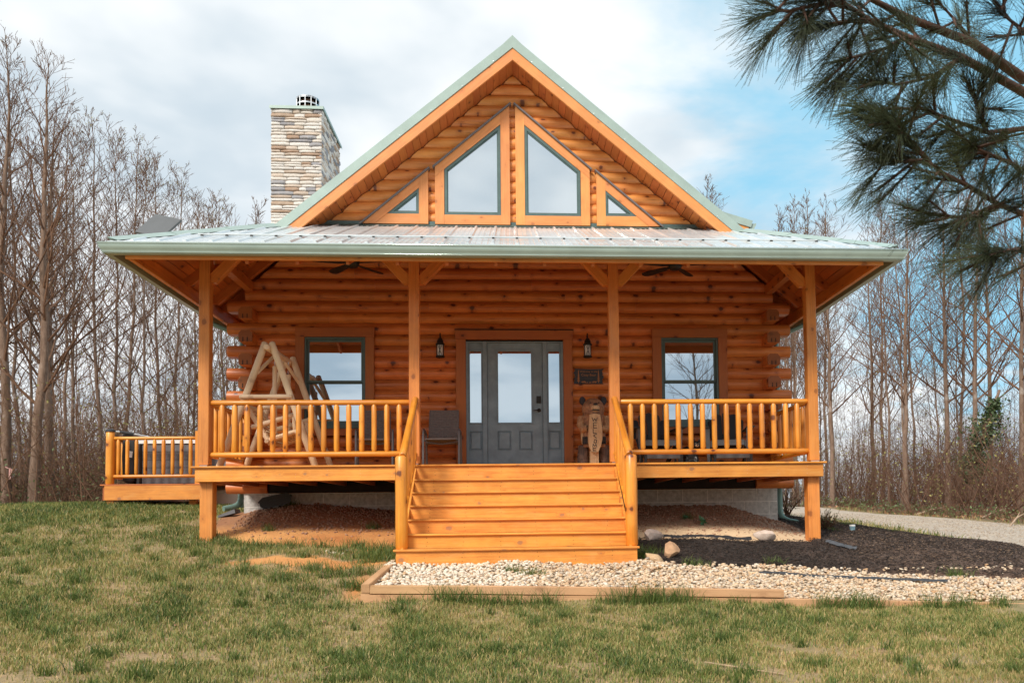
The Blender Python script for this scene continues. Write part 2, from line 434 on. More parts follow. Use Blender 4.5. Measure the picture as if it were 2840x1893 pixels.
# ================================================================== THE CABIN
house = thing('log_cabin', (0, 7, -.7), 'orange-stained log cabin with a green metal roof, covered front porch and stone chimney', 'cabin')
LH = .178
MR, ZR = .834, 6.737          # main roof: z = ZR - MR*|x|
PF, ZE, YE = .415, 2.65, -1.12  # porch roof: z = ZE + PF*(y-YE)
XE = (ZR-ZE)/MR               # eave half width
YW = 1.93                     # front of the wall logs
RAKE_Y = 1.41
def hipx(y): return XE-(y-YE)*PF/MR
def hipy(x): return YE+(XE-abs(x))*MR/PF
M['bead_highlight'] = plain('gutter_lip_highlight', (.46, .55, .51), .16, .45, .02, 3, spec=.9)  # same paint as the gutter, made paler: highlight lines painted into the colour
# ---- logs of the front wall
def logprof(hh=LH/2-.0015, d0=.078, bul=.05, back=.11):
    pr = []
    for i in range(11):
        z = -hh+2*hh*i/10; t = z/hh
        pr.append((-d0-bul*math.cos(math.pi/2*t)**.75, z))
    pr.append((back, hh)); pr.append((back, -hh))
    return pr[::-1]
LPROF = logprof()
YC = YW+.128
openings = [(-3.36, -2.27, .64, 2.2), (-.87, .85, 0.0, 2.17), (2.26, 3.36, .64, 2.2)]
def put_log(x0, x1, zc, cut0=None, cut1=None, mat=None, name='log'):
    e = [lambda y, z: 0, lambda y, z: 0]
    if cut0: e[0] = cut0
    if cut1: e[1] = cut1
    return extr(name, LPROF, x1-x0, mat or M['log'], house, frame((x0, YC, zc), (x1, YC, zc)), 38, e)
random.seed(21)
k = 0
while True:
    z0 = -.31+LH*k; z1 = z0+LH; zc = z0+LH/2
    lim = (ZR-.33-z0)/MR
    if lim < .12: break
    half = min(4.485 if k % 2 == 0 else 4.21, lim)
    sl = half == lim
    spans = [(-half, half)]
    if k == 0: spans = [(-4.485, -3.86), (3.87, 4.485)]
    for (a, b, c, d_) in openings:
        if z1 > c+.03 and z0 < d_-.03:
            ns = []
            for s in spans:
                if s[0] < a and s[1] > b: ns += [(s[0], a), (b, s[1])]
                else: ns.append(s)
            spans = ns
    for (a, b) in spans:
        cuts = [a]
        if b-a > 3.0:
            x = a+random.uniform(1.2, 3.4)
            while x < b-.9: cuts.append(x); x += random.uniform(2.2, 4.0)
        cuts.append(b)
        for i in range(len(cuts)-1):
            c0 = (lambda y, z: (z+LH/2)/MR) if (sl and i == 0 and a == -half) else None
            c1 = (lambda y, z: -(z+LH/2)/MR) if (sl and i == len(cuts)-2 and b == half) else None
            put_log(cuts[i]+.0012, cuts[i+1]-.0012, zc, c0, c1, M['gable_log_lit'] if z0 > 3.7 else None)
    k += 1
# dark chinking sheet behind the round faces
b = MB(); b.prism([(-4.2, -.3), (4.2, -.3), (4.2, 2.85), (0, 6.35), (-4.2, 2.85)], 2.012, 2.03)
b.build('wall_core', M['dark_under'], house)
# ---- side wall logs, their squared ends show at the corners
for sgn in (-1, 1):
    for k in range(17):
        z0 = -.31+LH*k; zc = z0+LH/2
        y0 = 1.66 if k % 2 else 2.2
        if k == 0: y0 = 2.0
        y0 += random.uniform(-.015, .015)
        pr = [(-.092, -.088), (.092, -.088), (.104, -.03), (.108, .04), (.09, .075), (.06, .09), (-.06, .09), (-.09, .075), (-.108, .04), (-.104, -.03)]
        Mx = frame((sgn*4.115, y0, zc), (sgn*4.115, 12, zc))
        extr('side_log', pr, 12-y0, M['log'], house, Mx, 38)
        if k % 2:   # sawn and weathered butt, two sealing slots
            e = MB(); xx = sgn*4.115
            e.prism([(xx-.10, zc-.086), (xx+.10, zc-.086), (xx+.103, zc+.04), (xx+.06, zc+.088), (xx-.06, zc+.088), (xx-.103, zc+.04)], y0-.012, y0)
            e.build('log_butt', M['endlog'], house)
            for dx in (-.035, .03):
                s = MB(); s.box(xx+dx-.006, xx+dx+.006, y0-.016, y0-.0125, zc-.086, zc-.02); s.build('saw_slot', M['dark_under'], house)
# ---- ledger, foundation
board('ledger_board', (-3.84, 2.0, -.225), (3.85, 2.0, -.225), .04, .14, M['dark_under'], house)  # near-black: the shade under the deck is put into its colour
random.seed(5)
r = 0; z = -.315
while z > -1.15:
    x = -4.23+(.2 if r % 2 else .0); xs = [-4.23]+([x] if r % 2 else [])
    x = xs[-1]
    while x+.406 < 4.23: x += .406; xs.append(x)
    xs.append(4.23)
    for i in range(len(xs)-1):
        if xs[i+1]-xs[i] < .04: continue
        b = MB(); g = .0065; dy = random.uniform(0, .003)
        b.box(xs[i]+g, xs[i+1]-g, 2.0+dy, 2.19, z-.203+g, z-g)
        b.build('block', M['block'], house)
    for sgn in (-1, 1):
        for j in range(6):
            b = MB(); b.box(min(sgn*4.23, sgn*4.04), max(sgn*4.23, sgn*4.04), 2.2+j*.406+.005, 2.2+(j+1)*.406-.005, z-.198, z-.005); b.build('block', M['block'], house)
    z -= .203; r += 1
b = MB(); b.box(-4.22, 4.22, 2.006, 2.15, -1.5, -.31); b.box(-4.22, -4.1, 2.15, 12, -1.5, -.31); b.box(4.1, 4.22, 2.15, 12, -1.5, -.31); b.build('mortar', M['mortar'], house)
b = MB(); b.box(-4.15, 4.15, 11.9, 12, -1.2, 4); b.build('rear_wall', M['log'], house)

# ---- porch deck
random.seed(9)
y = -.03; i = 0
while y < 1.86:
    w = .138
    js = [-4.30] + sorted([random.uniform(-3.2, -1.0), random.uniform(1.2, 3.4)]) + [4.29]
    if i == 0: js = [-4.30, -2.35, 1.96, 4.29]
    for a, c_ in zip(js[:-1], js[1:]):
        board('deck_board', (a+.001, y+w/2, -.0125), (c_-.001, y+w/2, -.0125), w, .025, M['deck'], house)
    y += w+.005; i += 1
for a, c_ in ((-4.25, -1.30), (1.27, 4.247)):
    board('rim_board', (a, .019, -.117), (c_, .019, -.117), .036, .178, M['deck'], house)
for sx in (-4.232, 4.229): board('rim_board', (sx, .04, -.117), (sx, 1.9, -.117), .036, .178, M['post'], house)
for j in range(19):
    x = -4.0+j*.445
    board('joist', (x, .04, -.12), (x, 1.95, -.12), .038, .17, M['soffit'], house)
# screw heads on the rim boards
b = MB()
for x in list(np.arange(-4.2, -1.5, .42))+list(np.arange(1.5, 4.2, .42)):
    for z in (-.06, -.11, -.16): b.ball((x+random.uniform(-.01, .01), 0.0, z+random.uniform(-.01, .01)), .0035, seg=5, rings=3)
tag(b.build('screw_heads', M['steel'], house), kind='stuff')
# ---- posts
for x in (-4.168, -1.385, 1.355, 4.152):
    board('porch_post', (x, .125, .022), (x, .125, 2.90), .142, .142, M['post'], house, up=(0, -1, 0), c=.007)
    b = MB(); b.box(x-.05, x+.05, .07, .18, .001, .022); b.build('post_base', M['steel'], house)
for x in (-4.139, 4.143):
    board('pier_post', (x, .185, g1(x, .18)-.12), (x, .185, -.03), .168, .168, M['post'], house, up=(0, -1, 0), c=.008)
board('porch_beam', (-4.24, .125, 2.965), (4.23, .125, 2.965), .14, .13, M['soffit'], house)
for s in (-1, 1):
    board('tie_beam', (s*4.145, .2, 2.93), (s*4.145, 1.95, 2.93), .12, .15, M['soffit'], house)
def brace(x, s, y=.125):
    a = Vector((x+s*.03, y, 2.40)); c_ = Vector((x+s*.50, y, 2.87))
    cutv = lambda sg: (lambda yy, zz: sg*zz)
    board('brace', a+Vector((s*.02, 0, .08)), c_+Vector((-s*.02, 0, .07)), .10, .135, M['post'], house, ends=((lambda yy, zz: -zz*.9), (lambda yy, zz: zz*.9)))
for x, ss in ((-4.168, (1,)), (-1.385, (-1, 1)), (1.355, (-1, 1)), (4.152, (-1,))):
    for s in ss: brace(x, s)
for s in (-1, 1):
    board('brace', (s*4.145, .2, 2.47), (s*4.145, .62, 2.87), .09, .12, M['soffit'], house)

# ---- railings
def railing(par, P0, P1, zt, zb, n=None, pos=None, r=.036, br=.037, mat='rail'):
    """P0, P1: xy of the ends"""
    P0 = Vector((*P0, 0)); P1 = Vector((*P1, 0)); Z = Vector((0, 0, 1)); dr = (P1-P0); L = dr.length; dr.normalize()
    pole('top_rail', P0+Z*zt, P1+Z*zt, r, M[mat], par)
    pole('bottom_rail', P0+Z*zb, P1+Z*zb, r, M[mat], par)
    if pos is None: pos = [L*(i+.5)/n for i in range(n)]
    for q in pos:
        p = P0+dr*q
        pole('baluster', p+Z*(zb+r*.7), p+Z*(zt-r*.7), br, M[mat], par, n=8, point=.035, segs=3)
random.seed(3)
bl = [-3.944, -3.778, -3.615, -3.448, -3.276, -3.11, -2.936, -2.773, -2.602, -2.433, -2.27, -2.098, -1.932, -1.761, -1.594]
brr = [1.577, 1.745, 1.912, 2.08, 2.246, 2.419, 2.588, 2.755, 2.925, 3.094, 3.258, 3.429, 3.598, 3.771, 3.934]
railing(house, (-4.10, .12), (-1.45, .12), .857, .158, pos=[x+4.10 for x in bl])
railing(house, (1.42, .12), (4.085, .12), .857, .158, pos=[x-1.42 for x in brr])
for s in (-1, 1):
    railing(house, (s*4.14, .19), (s*4.14, 1.80), .857, .158, n=9, r=.034, br=.033)
    board('rail_post', (s*4.12, 1.84, 0.001), (s*4.12, 1.84, .93), .08, .08, M['rail'], house, up=(0, -1, 0))

# ---- stairs
RUN = .246
zs = [0, -.208, -.382, -.557, -.731, -.906, -1.080]
for i in range(1, 7):
    yf = -.03-RUN*i; x0, x1 = (-1.352, 1.322)
    wide = i == 6
    if wide: x0, x1 = -1.46, 1.427
    board('tread', (x0, yf+.135, zs[i]-.0125), (x1, yf+.135, zs[i]-.0125), .27, .025, M['deck'], house, c=.006)
for i in range(1, 8):
    yr = -.03-RUN*(i-1)+.03; zt = zs[i-1]-.025; zb = zs[i]+.001 if i < 7 else -1.36
    x0, x1 = (-1.3505, 1.3205) if i < 7 else (-1.43, 1.403)
    board('riser', (x0, yr+.01, (zt+zb)/2), (x1, yr+.01, (zt+zb)/2), .02, zt-zb, M['deck'], house, c=.002)
for sx in (-1.368, 1.339):
    b = MB(); pl = [(.03, -.03)]
    v = []
    prof = [(.02, -.03), (.02, -.36)]+[(-RUN*6+.06, -1.32), (-RUN*6+.06, -1.085)]+[(-RUN*i-.0, zs[i]-.03) for i in (5, 4, 3, 2, 1)]
    Mt = Matrix(((0, 1, 0, sx-.018 if sx < 0 else sx-.018), (1, 0, 0, 0), (0, 0, 1, 0), (0, 0, 0, 1)))
    b.prismM(prof, 0, .030, Mt); b.build('stringer', M['deck'], house)
for sx in (-1.43, 1.40):
    board('riser', (sx, -1.43, -1.21), (sx, -.4, -1.21), .02, .25, M['deck'], house, c=.002)
for x in (-1.385, 1.362):
    pole('newel_post', (x, -1.33, -1.082), (x, -1.33, .022), .073, M['rail'], house, n=8, segs=4, wob=.02)
    xa = x+(.02 if x < 0 else -.02)
    pole('hand_rail', (xa, .02, .885), (xa, -1.36, .02), .046, M['rail'], house, wob=.05)
    pole('stair_rail', (xa, .02, .145), (xa, -1.33, -.72), .03, M['rail'], house)
    for j in range(7):
        yy = -.1-j*.165; zt = .885+(yy-.02)*.627; zb2 = .145+(yy-.02)*.64
        pole('baluster', (xa, yy, zb2-.03), (xa, yy, zt-.02), .026, M['rail'], house, n=8, point=.03, segs=3)

# screw heads down the risers
b = MB()
for i in range(1, 8):
    yr = -.03-RUN*(i-1)+.029
    for x in (-1.1, -.66, -.22, .22, .66, 1.1):
        for z in (-.05, -.10, -.145): b.ball((x+random.uniform(-.008, .008), yr, zs[i-1]+z), .0042, seg=5, rings=3)
tag(b.build('riser_screws', M['iron'], house), kind='stuff')

# ---- roof sheets
def ribbed(name, strips, P, mat=None):
    """strips: (a0,a1,list of (a,s) polygon) in plane coordinates; P(a,s,h) -> world"""
    b = MB()
    for poly, ribs in strips:
        n = len(poly)
        b.add([P(a, s, 0) for a, s in poly]+[P(a, s, -.012) for a, s in poly], [tuple(range(n)), tuple(range(2*n-1, n-1, -1))]+[((i+1) % n, i, n+i, n+(i+1) % n) for i in range(n)])
        for (a, s0, s1, w, h) in ribs:
            if s1-s0 < .05: continue
            q = [(-w, 0), (-w*.4, h), (w*.4, h), (w, 0)]
            v = [P(a+x, s, z+.0005) for s in (s0, s1) for x, z in q]
            b.add(v, [(3, 2, 1, 0), (4, 5, 6, 7), (0, 1, 5, 4), (1, 2, 6, 5), (2, 3, 7, 6)])
    return b.build(name, mat or M['roofmetal'], house)
RS = .309
def Pfront(a, s, h): return (a, YE+s, ZE+PF*s+h)
x = -XE; strips = []
cnt = 0; xs = np.arange(-16, 16)*RS+.02
def ftop(x): return max(0., min(1.95, hipy(x))-YE)
for x0 in xs:
    x1 = x0+RS
    a, c_ = max(x0, -XE), min(x1, XE)
    if c_-a < .01: continue
    pts = [(a, 0), (c_, 0), (c_, ftop(c_))]
    kx = XE-(1.95-YE)*PF/MR
    for kk in sorted([-kx, kx], reverse=True):
        if a < kk < c_: pts.append((kk, ftop(kk)))
    pts.append((a, ftop(a)))
    ribs = [(x0, 0, ftop(x0), .03, .024)] if abs(x0) < XE-.06 else []
    for t in (.25, .5, .75):
        xx = x0+RS*t
        if abs(xx) < XE-.05: ribs.append((xx, 0, ftop(xx), .022, .006))
    strips.append((pts, ribs))
    if len(strips) == 3: ribbed('roof_sheet', strips, Pfront); strips = []
if strips: ribbed('roof_sheet', strips, Pfront)
for sgn in (-1, 1):
    def Pside(a, s, h, sgn=sgn): return (sgn*(XE-s), a, ZE+MR*s+h)
    def ST(y): return (y-YE)*PF/MR if y < RAKE_Y else XE-.0
    strips = []; ys = list(np.arange(0, 9)*RS+YE)
    ys = [YE+i*(RAKE_Y-YE)/8 for i in range(9)]+[RAKE_Y+RS*(i+1) for i in range(36)]
    for y0, y1 in zip(ys[:-1], ys[1:]):
        if y1 <= RAKE_Y+.001: pts = [(y0, 0), (y0, ST(y0)), (y1, (y1-YE)*PF/MR), (y1, 0)]
        else: pts = [(y0, 0), (y0, XE), (y1, XE), (y1, 0)]
        if sgn < 0: pts = pts[::-1]
        pts = [p for i, p in enumerate(pts) if i == 0 or p != pts[i-1]]
        s1 = (y0-YE)*PF/MR if y0 < RAKE_Y-.001 else XE
        strips.append((pts, [(y0+.03, 0, s1, .03, .024)]))
        if len(strips) == 4: ribbed('roof_sheet', strips, Pside); strips = []
    if strips: ribbed('roof_sheet', strips, Pside)
    # hip cap, lapped in three pieces
    p0 = Vector((sgn*XE, YE, ZE)); p1 = Vector((sgn*hipx(RAKE_Y), RAKE_Y, ZE+PF*(RAKE_Y-YE)))
    for i in range(3):
        a = p0.lerp(p1, i/3-.01*(i > 0)); c_ = p0.lerp(p1, (i+1)/3)
        q = MB(); up = Vector((0, 0, 1)); sd = Vector((MR, sgn*0+PF*0, 0))
        dirv = (p1-p0).normalized()
        fa = Vector((-sgn*1.0, 0, 0)); fb = Vector((0, 1.0, 0))
        # wings lie on the two planes
        wa = Vector((-sgn*.13, 0, 0)); wb = Vector((0, .13*1.6, 0))
        h = .02+.006*i
        def onf(p, d_): # point moved by d_, dropped to the front plane
            r_ = p+d_; return Vector((r_.x, r_.y, ZE+PF*(r_.y-YE)+.012))
        def ons(p, d_):
            r_ = p+d_; return Vector((r_.x, r_.y, ZR-MR*abs(r_.x)+.012))
        v = [onf(a, wa), a+Vector((0, 0, .03+h)), ons(a, wb), onf(c_, wa), c_+Vector((0, 0, .03+h)), ons(c_, wb)]
        q.add(v, [(0, 1, 4, 3), (1, 2, 5, 4), (0, 2, 1), (3, 4, 5)])
        q.build('hip_cap', M['green'], house)
# snow bar across the porch roof
def fz(y): return ZE+PF*(y-YE)
yb = -.52
b = MB(); b.tube([(-4.05, yb, fz(yb)+.040), (4.05, yb, fz(yb)+.040)], .013, 6); b.build('snow_bar', M['roofmetal'], house)
for i in range(-13, 14):
    b = MB(); xx = i*RS+.02; b.box(xx-.014, xx+.014, yb-.03, yb+.02, fz(yb), fz(yb)+.03); b.build('bar_clamp', M['iron'], house)
# ridge cap
b = MB(); b.add([(-.14, RAKE_Y-.01, ZR-.14*MR+.015), (0, RAKE_Y-.01, ZR+.035), (.14, RAKE_Y-.01, ZR-.14*MR+.015), (-.14, 12.6, ZR-.14*MR+.015), (0, 12.6, ZR+.035), (.14, 12.6, ZR-.14*MR+.015)], [(0, 1, 4, 3), (1, 2, 5, 4), (0, 2, 1), (3, 4, 5)]); b.build('ridge_cap', M['green'], house)
# ---- rakes
ca = math.cos(math.atan(MR)); ta = MR
for sgn in (-1, 1):
    def rake(name, y0, y1, v0, v1, mat, xl):
        """v0..v1 vertical depth below the roof line"""
        p0 = Vector((0, (y0+y1)/2, ZR-(v0+v1)/2)); p1 = Vector((sgn*xl, (y0+y1)/2, ZR-(v0+v1)/2-MR*xl))
        h = (v1-v0)*ca
        board(name, p0, p1, y1-y0, h, mat, house, ends=((lambda y, z: -ta*z), (lambda y, z: z/ta)), c=.003)
    rake('rake_trim', 1.395, 1.43, -.012, .165, M['green'], 3.72)
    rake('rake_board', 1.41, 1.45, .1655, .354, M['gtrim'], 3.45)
    # screws on the trim
    b = MB()
    for t in np.arange(.3, 3.6, .48): b.ball((sgn*t, 1.394, ZR-MR*t-.14), .007, seg=5, rings=3)
    tag(b.build('trim_screws', M['steel'], house), kind='stuff')
    # soffit boards under the gable overhang
    w = .137; n = 0; s = .0
    while True:
        xa = s*ca; xb = (s+w-.004)*ca
        if xb > 3.35: break
        za = ZR-.306-MR*xa; zb2 = ZR-.306-MR*xb
        Mx = frame((sgn*(xa+xb)/2, 1.452, (za+zb2)/2+.006), (sgn*(xa+xb)/2, 2.0, (za+zb2)/2+.006), up=(sgn*MR, 0, 1))
        extr('soffit_board', [(-w/2+.004, -.009), (w/2-.004, -.009), (w/2-.002, -.002), (w/2-.002, .009), (-w/2+.002, .009), (-w/2+.002, -.002)], .548, M['soffit'], house, Mx)
        s += w
    # ceiling boards of the side overhang, running front to back
    s = .22
    while s*ca < 1.5:
        xm = XE-(s+w/2)*ca; zm = ZR-MR*xm-.125
        ya = max(YE+.1, hipy(xm)+.03); L = 5.2
        Mx = frame((sgn*xm, ya, zm), (sgn*xm, ya+L, zm), up=(sgn*MR, 0, 1))
        pr = [(-w/2+.004, -.009), (w/2-.004, -.009), (w/2-.002, -.002), (w/2-.002, .009), (-w/2+.002, .009), (-w/2+.002, -.002)]
        cutn = random.uniform(.8, 1.6)
        extr('ceiling_board', pr, cutn-.003, M['soffit'], house, Mx)
        Mx2 = frame((sgn*xm, ya+cutn, zm), (sgn*xm, ya+L, zm), up=(sgn*MR, 0, 1))
        extr('ceiling_board', pr, L-cutn, M['soffit'], house, Mx2)
        s += w
    # rafters of the side overhang (slope across)
    for y in (.76, 1.84, 2.36, 3.3, 4.3):
        xi = 3.35 if y > 1.5 else hipx(y)
        xo = 4.665
        dz = .135
        p0 = (sgn*xi, y, ZR-MR*xi-dz-.085); p1 = (sgn*xo, y, ZR-MR*xo-dz-.085)
        board('rafter', p0, p1, .085, .135, M['soffit'], house, ends=(None or (lambda yy, zz: 0), (lambda yy, zz: zz*MR)))
    # side fascia and gutter
    board('fascia_board', (sgn*4.69, -1.04, 2.555), (sgn*4.69, 12.2, 2.555), .036, .19, M['post'], house)
    board('fascia_strip', (sgn*4.655, -1.0, 2.475), (sgn*4.655, 12.2, 2.475), .03, .04, M['post'], house)
    GP_ = [(0, 0), (-.075, 0), (-.088, .018), (-.09, .03), (-.1, .05), (-.118, .075), (-.12, .107), (-.127, .11), (-.127, .126), (-.105, .126), (-.1, .118), (0, .118)]
    # local y points inwards for the left gutter when running back to front
    if sgn < 0:
        Mg = frame((-4.853, 12.3, 2.49), (-4.853, -1.08, 2.49))
        # y axis = up x dir
        pr = GP_
        ysign = Mg.to_3x3() @ Vector((0, 1, 0))
    else:
        Mg = frame((4.853, -1.08, 2.49), (4.853, 12.3, 2.49)); ysign = Mg.to_3x3() @ Vector((0, 1, 0))
    outward = Vector((sgn, 0, 0))
    flip = -1 if ysign.dot(outward) > 0 else 1
    pr = [(y*flip, z) for y, z in GP_]
    if flip > 0: pr = pr
    if flip < 0: pr = pr[::-1]
    def end_front(y, z): return abs(y)
    L = 13.38
    if sgn < 0: extr('gutter', pr, L, M['green'], house, Mg, 40, ((lambda y, z: 0), end_front))
    else: extr('gutter', pr, L, M['green'], house, Mg, 40, ((lambda y, z: -abs(y)), (lambda y, z: 0)))
    # gutter hangers seen from below
    for y in (-.9, .05, 1.0, 1.95, 2.9):
        b = MB(); b.box(min(sgn*4.71, sgn*4.85), max(sgn*4.71, sgn*4.85), y-.012, y+.012, 2.60, 2.605); b.box(min(sgn*4.71, sgn*4.716), max(sgn*4.71, sgn*4.716), y-.012, y+.012, 2.49, 2.605); b.build('gutter_hanger', M['sash'], house)
    b = MB(); zt = 2.66; b.add([(sgn*4.71, -1.0, 2.64), (sgn*4.87, -1.0, 2.62), (sgn*4.87, 12.2, 2.62), (sgn*4.71, 12.2, 2.64), (sgn*4.71, -1.0, 2.65), (sgn*4.87, -1.0, 2.63), (sgn*4.87, 12.2, 2.63), (sgn*4.71, 12.2, 2.65)], [(0, 1, 2, 3), (7, 6, 5, 4), (0, 4, 5, 1), (2, 6, 7, 3)]); b.build('drip_edge', M['dark_under'], house)
    # downspout: slanted run to the wall, drop, kicked-out elbow
    def dspout(pts, name='downspout', w=.045):
        q = MB(); q.tube(pts, w, 8, squash=.8); return q
    q = MB()
    pts = [(sgn*4.9, 2.36, 2.49), (sgn*4.86, 2.36, 2.44), (sgn*4.44, 2.36, 2.26), (sgn*4.385, 2.36, 2.18)]
    q.tube(pts, .042, 8)
    zb0 = -.52 if sgn < 0 else -.72
    q.tube([(sgn*4.37, 2.34, 2.2), (sgn*4.37, 2.32, zb0)], .042, 8)
    q.build('downspout', M['dgreen'], house, 40)
    q = MB()
    if sgn < 0: el = [(-4.37, 2.32, -.27), (-4.37, 2.32, -.36), (-4.375, 2.30, -.43), (-4.41, 2.25, -.49), (-4.47, 2.17, -.52), (-4.56, 2.08, -.54)]
    else: el = [(4.37, 2.32, -.60), (4.375, 2.31, -.70), (4.39, 2.29, -.77), (4.43, 2.24, -.82), (4.49, 2.17, -.85), (4.58, 2.08, -.87)]
    q.tube(el, [.043, .044, .046, .046, .046, .044], 10); 
    for i in range(1, 5):
        q.tube([Vector(el[i])*.98+Vector(el[i+1])*.02, Vector(el[i])*.85+Vector(el[i+1])*.15], .05, 10)
    q.build('downspout_elbow', M['dgreen'], house, 40)
# front gutter, fascia, ceiling
Mg = frame((-4.853, -1.073, 2.49), (4.853, -1.073, 2.49))
GPf = [(0, 0), (-.075, 0), (-.088, .018), (-.09, .03), (-.1, .05), (-.118, .075), (-.12, .107), (-.127, .11), (-.127, .126), (-.105, .126), (-.1, .118), (0, .118)]
extr('gutter', GPf, 9.706, M['green'], house, Mg, 40, ((lambda y, z: y), (lambda y, z: -y)))
cuts = [-4.71, -2.55, .32, 3.05, 4.71]
for a, c_ in zip(cuts[:-1], cuts[1:]):
    board('fascia_board', (a+.001, -1.045, 2.555), (c_-.001, -1.045, 2.555), .04, .205, M['post'], house, c=.002)
y = YE+.16; w = .137
while y < 1.90:
    ym = y+w/2; xl = hipx(ym)-.03
    if ym < 1.93:
        zm = ZE+PF*(ym-YE)-.125
        js = [-xl, random.uniform(-1.5, 1.5), xl]
        for a, c_ in zip(js[:-1], js[1:]):
            board('ceiling_board', (a, ym, zm), (c_, ym, zm), w*1.04, .018, M['soffit'], house, up=(0, -PF, 1), c=.002)
    y += w
for x in np.arange(-3.3, 3.4, .61):
    y0, y1 = -1.0, 1.9
    board('rafter', (x, y0, ZE+PF*(y0-YE)-.21), (x, y1, ZE+PF*(y1-YE)-.21), .04, .14, M['soffit'], house)
# flashing where the porch roof meets the gable
b = MB(); b.box(-3.05, 3.05, 1.905, 1.93, 3.86, 3.985); b.add([(-3.05, 1.80, fz(1.80)+.012), (3.05, 1.80, fz(1.80)+.012), (3.05, 1.905, fz(1.905)+.03), (-3.05, 1.905, fz(1.905)+.03)], [(0, 1, 2, 3)])
b.build('wall_flashing', M['sash'], house)

b = MB(); b.tube([(-4.975, -1.196, 2.612), (4.975, -1.196, 2.612)], .0085, 8); b.tube([(-4.94, -1.158, 2.507), (4.94, -1.158, 2.507)], .0065, 8)
b.build('gutter_bead', M['bead_highlight'], house, 180)
for sgn in (-1, 1):
    b = MB(); b.tube([(sgn*4.976, -1.19, 2.612), (sgn*4.976, 12.2, 2.612)], .008, 8); b.build('gutter_bead', M['bead_highlight'], house, 180)
# ---- gable windows
def sl_poly(pts, sgn): return [(sgn*x-.012, z) for x, z in (pts if sgn > 0 else pts[::-1])]
for sgn in (-1, 1):
    for big in (True, False):
        if big: xi, xo, zb, zi, zo = .046, 1.237, 3.935, 5.885, 4.87; g = (.20, 1.08, 4.092, 5.55, 4.825)
        else: xi, xo, zb, zi, zo = 1.345, 2.385, 3.935, 4.815, 3.935; g = (1.487, 1.985, 4.10, 4.512, 4.10)
        cx = sgn*(xi+xo)/2
        win = None
        gi, go, gb, gti, gto = g
        # pane first: it is the part that carries the others
        q = MB(); pane = [(gi, gb), (go, gb), (go, gto), (gi, gti)] if big else [(gi, gb), (go, gb), (gi, gti)]
        cxg = sum(p[0] for p in pane)/len(pane); czg = sum(p[1] for p in pane)/len(pane)
        fr = MB()
        def ring(out, inn, y0, y1):
            n = len(out)
            for i in range(n):
                j = (i+1) % n
                quad = [out[i], out[j], inn[j], inn[i]]
                fr.prism(sl_poly(quad, sgn), y0, y1)
        def inset(poly, dd):
            n = len(poly); res = []
            for i in range(n):
                p0, p1, p2 = Vector(poly[i-1]), Vector(poly[i]), Vector(poly[(i+1) % n])
                e1 = (p1-p0).normalized(); e2 = (p2-p1).normalized()
                n1 = Vector((-e1.y, e1.x)); n2 = Vector((-e2.y, e2.x))
                m_ = (n1+n2); m_ = m_/(m_.dot(n1)); res.append(tuple(p1+m_*dd))
            return res
        ring(inset(pane, -.006), inset(pane, .034), 1.88, 1.93)
        ring(inset(pane, .034), inset(pane, .05), 1.895, 1.93)
        win = fr.build('gable_window', M['sash'], house)
        q.prism(sl_poly(inset(pane, .04), sgn), 1.912, 1.93); q.build('pane', M['gableglass'], win)
        # trim boards
        tw = .145
        def tb(nm, quad, y0=1.872, y1=1.94, mat='gtrim'):
            # oriented so that grain runs along the first edge
            P4 = [Vector((sgn*x-.012, 0, z)) for x, z in quad]
            o_ = P4[0]; xa = (P4[1]-P4[0]).normalized(); F = Matrix.Identity(4)
            za = Vector((0, 1, 0)).cross(xa)*-1 if False else xa.cross(Vector((0, 1, 0)))
            F = Matrix((xa, Vector((0, 1, 0)), za)).transposed().to_4x4(); F.translation = Vector((o_.x, y0, o_.z))
            inv = F.inverted(); l = [inv @ Vector((p.x, y0, p.z)) for p in P4]
            poly = [(p.x, p.z) for p in l]
            ar = sum(poly[i][0]*poly[(i+1) % len(poly)][1]-poly[(i+1) % len(poly)][0]*poly[i][1] for i in range(len(poly)))
            if ar < 0: poly = poly[::-1]
            n = len(poly); t = y1-y0
            v = [(x, 0, z) for x, z in poly]+[(x, t, z) for x, z in poly]
            f = [tuple(range(n)), tuple(range(2*n-1, n-1, -1))]+[((i+1) % n, i, n+i, n+(i+1) % n) for i in range(n)]
            mobj(nm, mesh_from(v, f, nm, M[mat]), win, F)
        if big:
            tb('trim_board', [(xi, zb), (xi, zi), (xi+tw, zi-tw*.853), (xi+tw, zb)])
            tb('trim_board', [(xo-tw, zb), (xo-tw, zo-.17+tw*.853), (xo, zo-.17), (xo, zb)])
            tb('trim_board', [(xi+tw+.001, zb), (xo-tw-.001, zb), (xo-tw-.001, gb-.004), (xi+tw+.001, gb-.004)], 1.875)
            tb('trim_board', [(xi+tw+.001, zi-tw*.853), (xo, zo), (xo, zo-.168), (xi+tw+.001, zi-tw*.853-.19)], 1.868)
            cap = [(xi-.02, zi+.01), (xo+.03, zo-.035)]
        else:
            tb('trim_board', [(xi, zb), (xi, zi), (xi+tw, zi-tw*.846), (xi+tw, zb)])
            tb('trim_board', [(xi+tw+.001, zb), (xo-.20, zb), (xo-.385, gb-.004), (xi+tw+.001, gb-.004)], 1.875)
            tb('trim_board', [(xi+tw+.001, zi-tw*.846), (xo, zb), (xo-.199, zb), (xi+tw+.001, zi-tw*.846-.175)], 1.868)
            cap = [(xi-.02, zi+.01), (xo+.03, zo-.03)]
        (xa, za), (xb, zb2) = cap
        board('drip_cap', (sgn*xa-.012, 1.885, za+.014), (sgn*xb-.012, 1.885, zb2+.014), .11, .026, M['slingframe'], win, c=.003)
        tag(win, 'tall trapezoid gable window' if big else 'small triangular gable window')

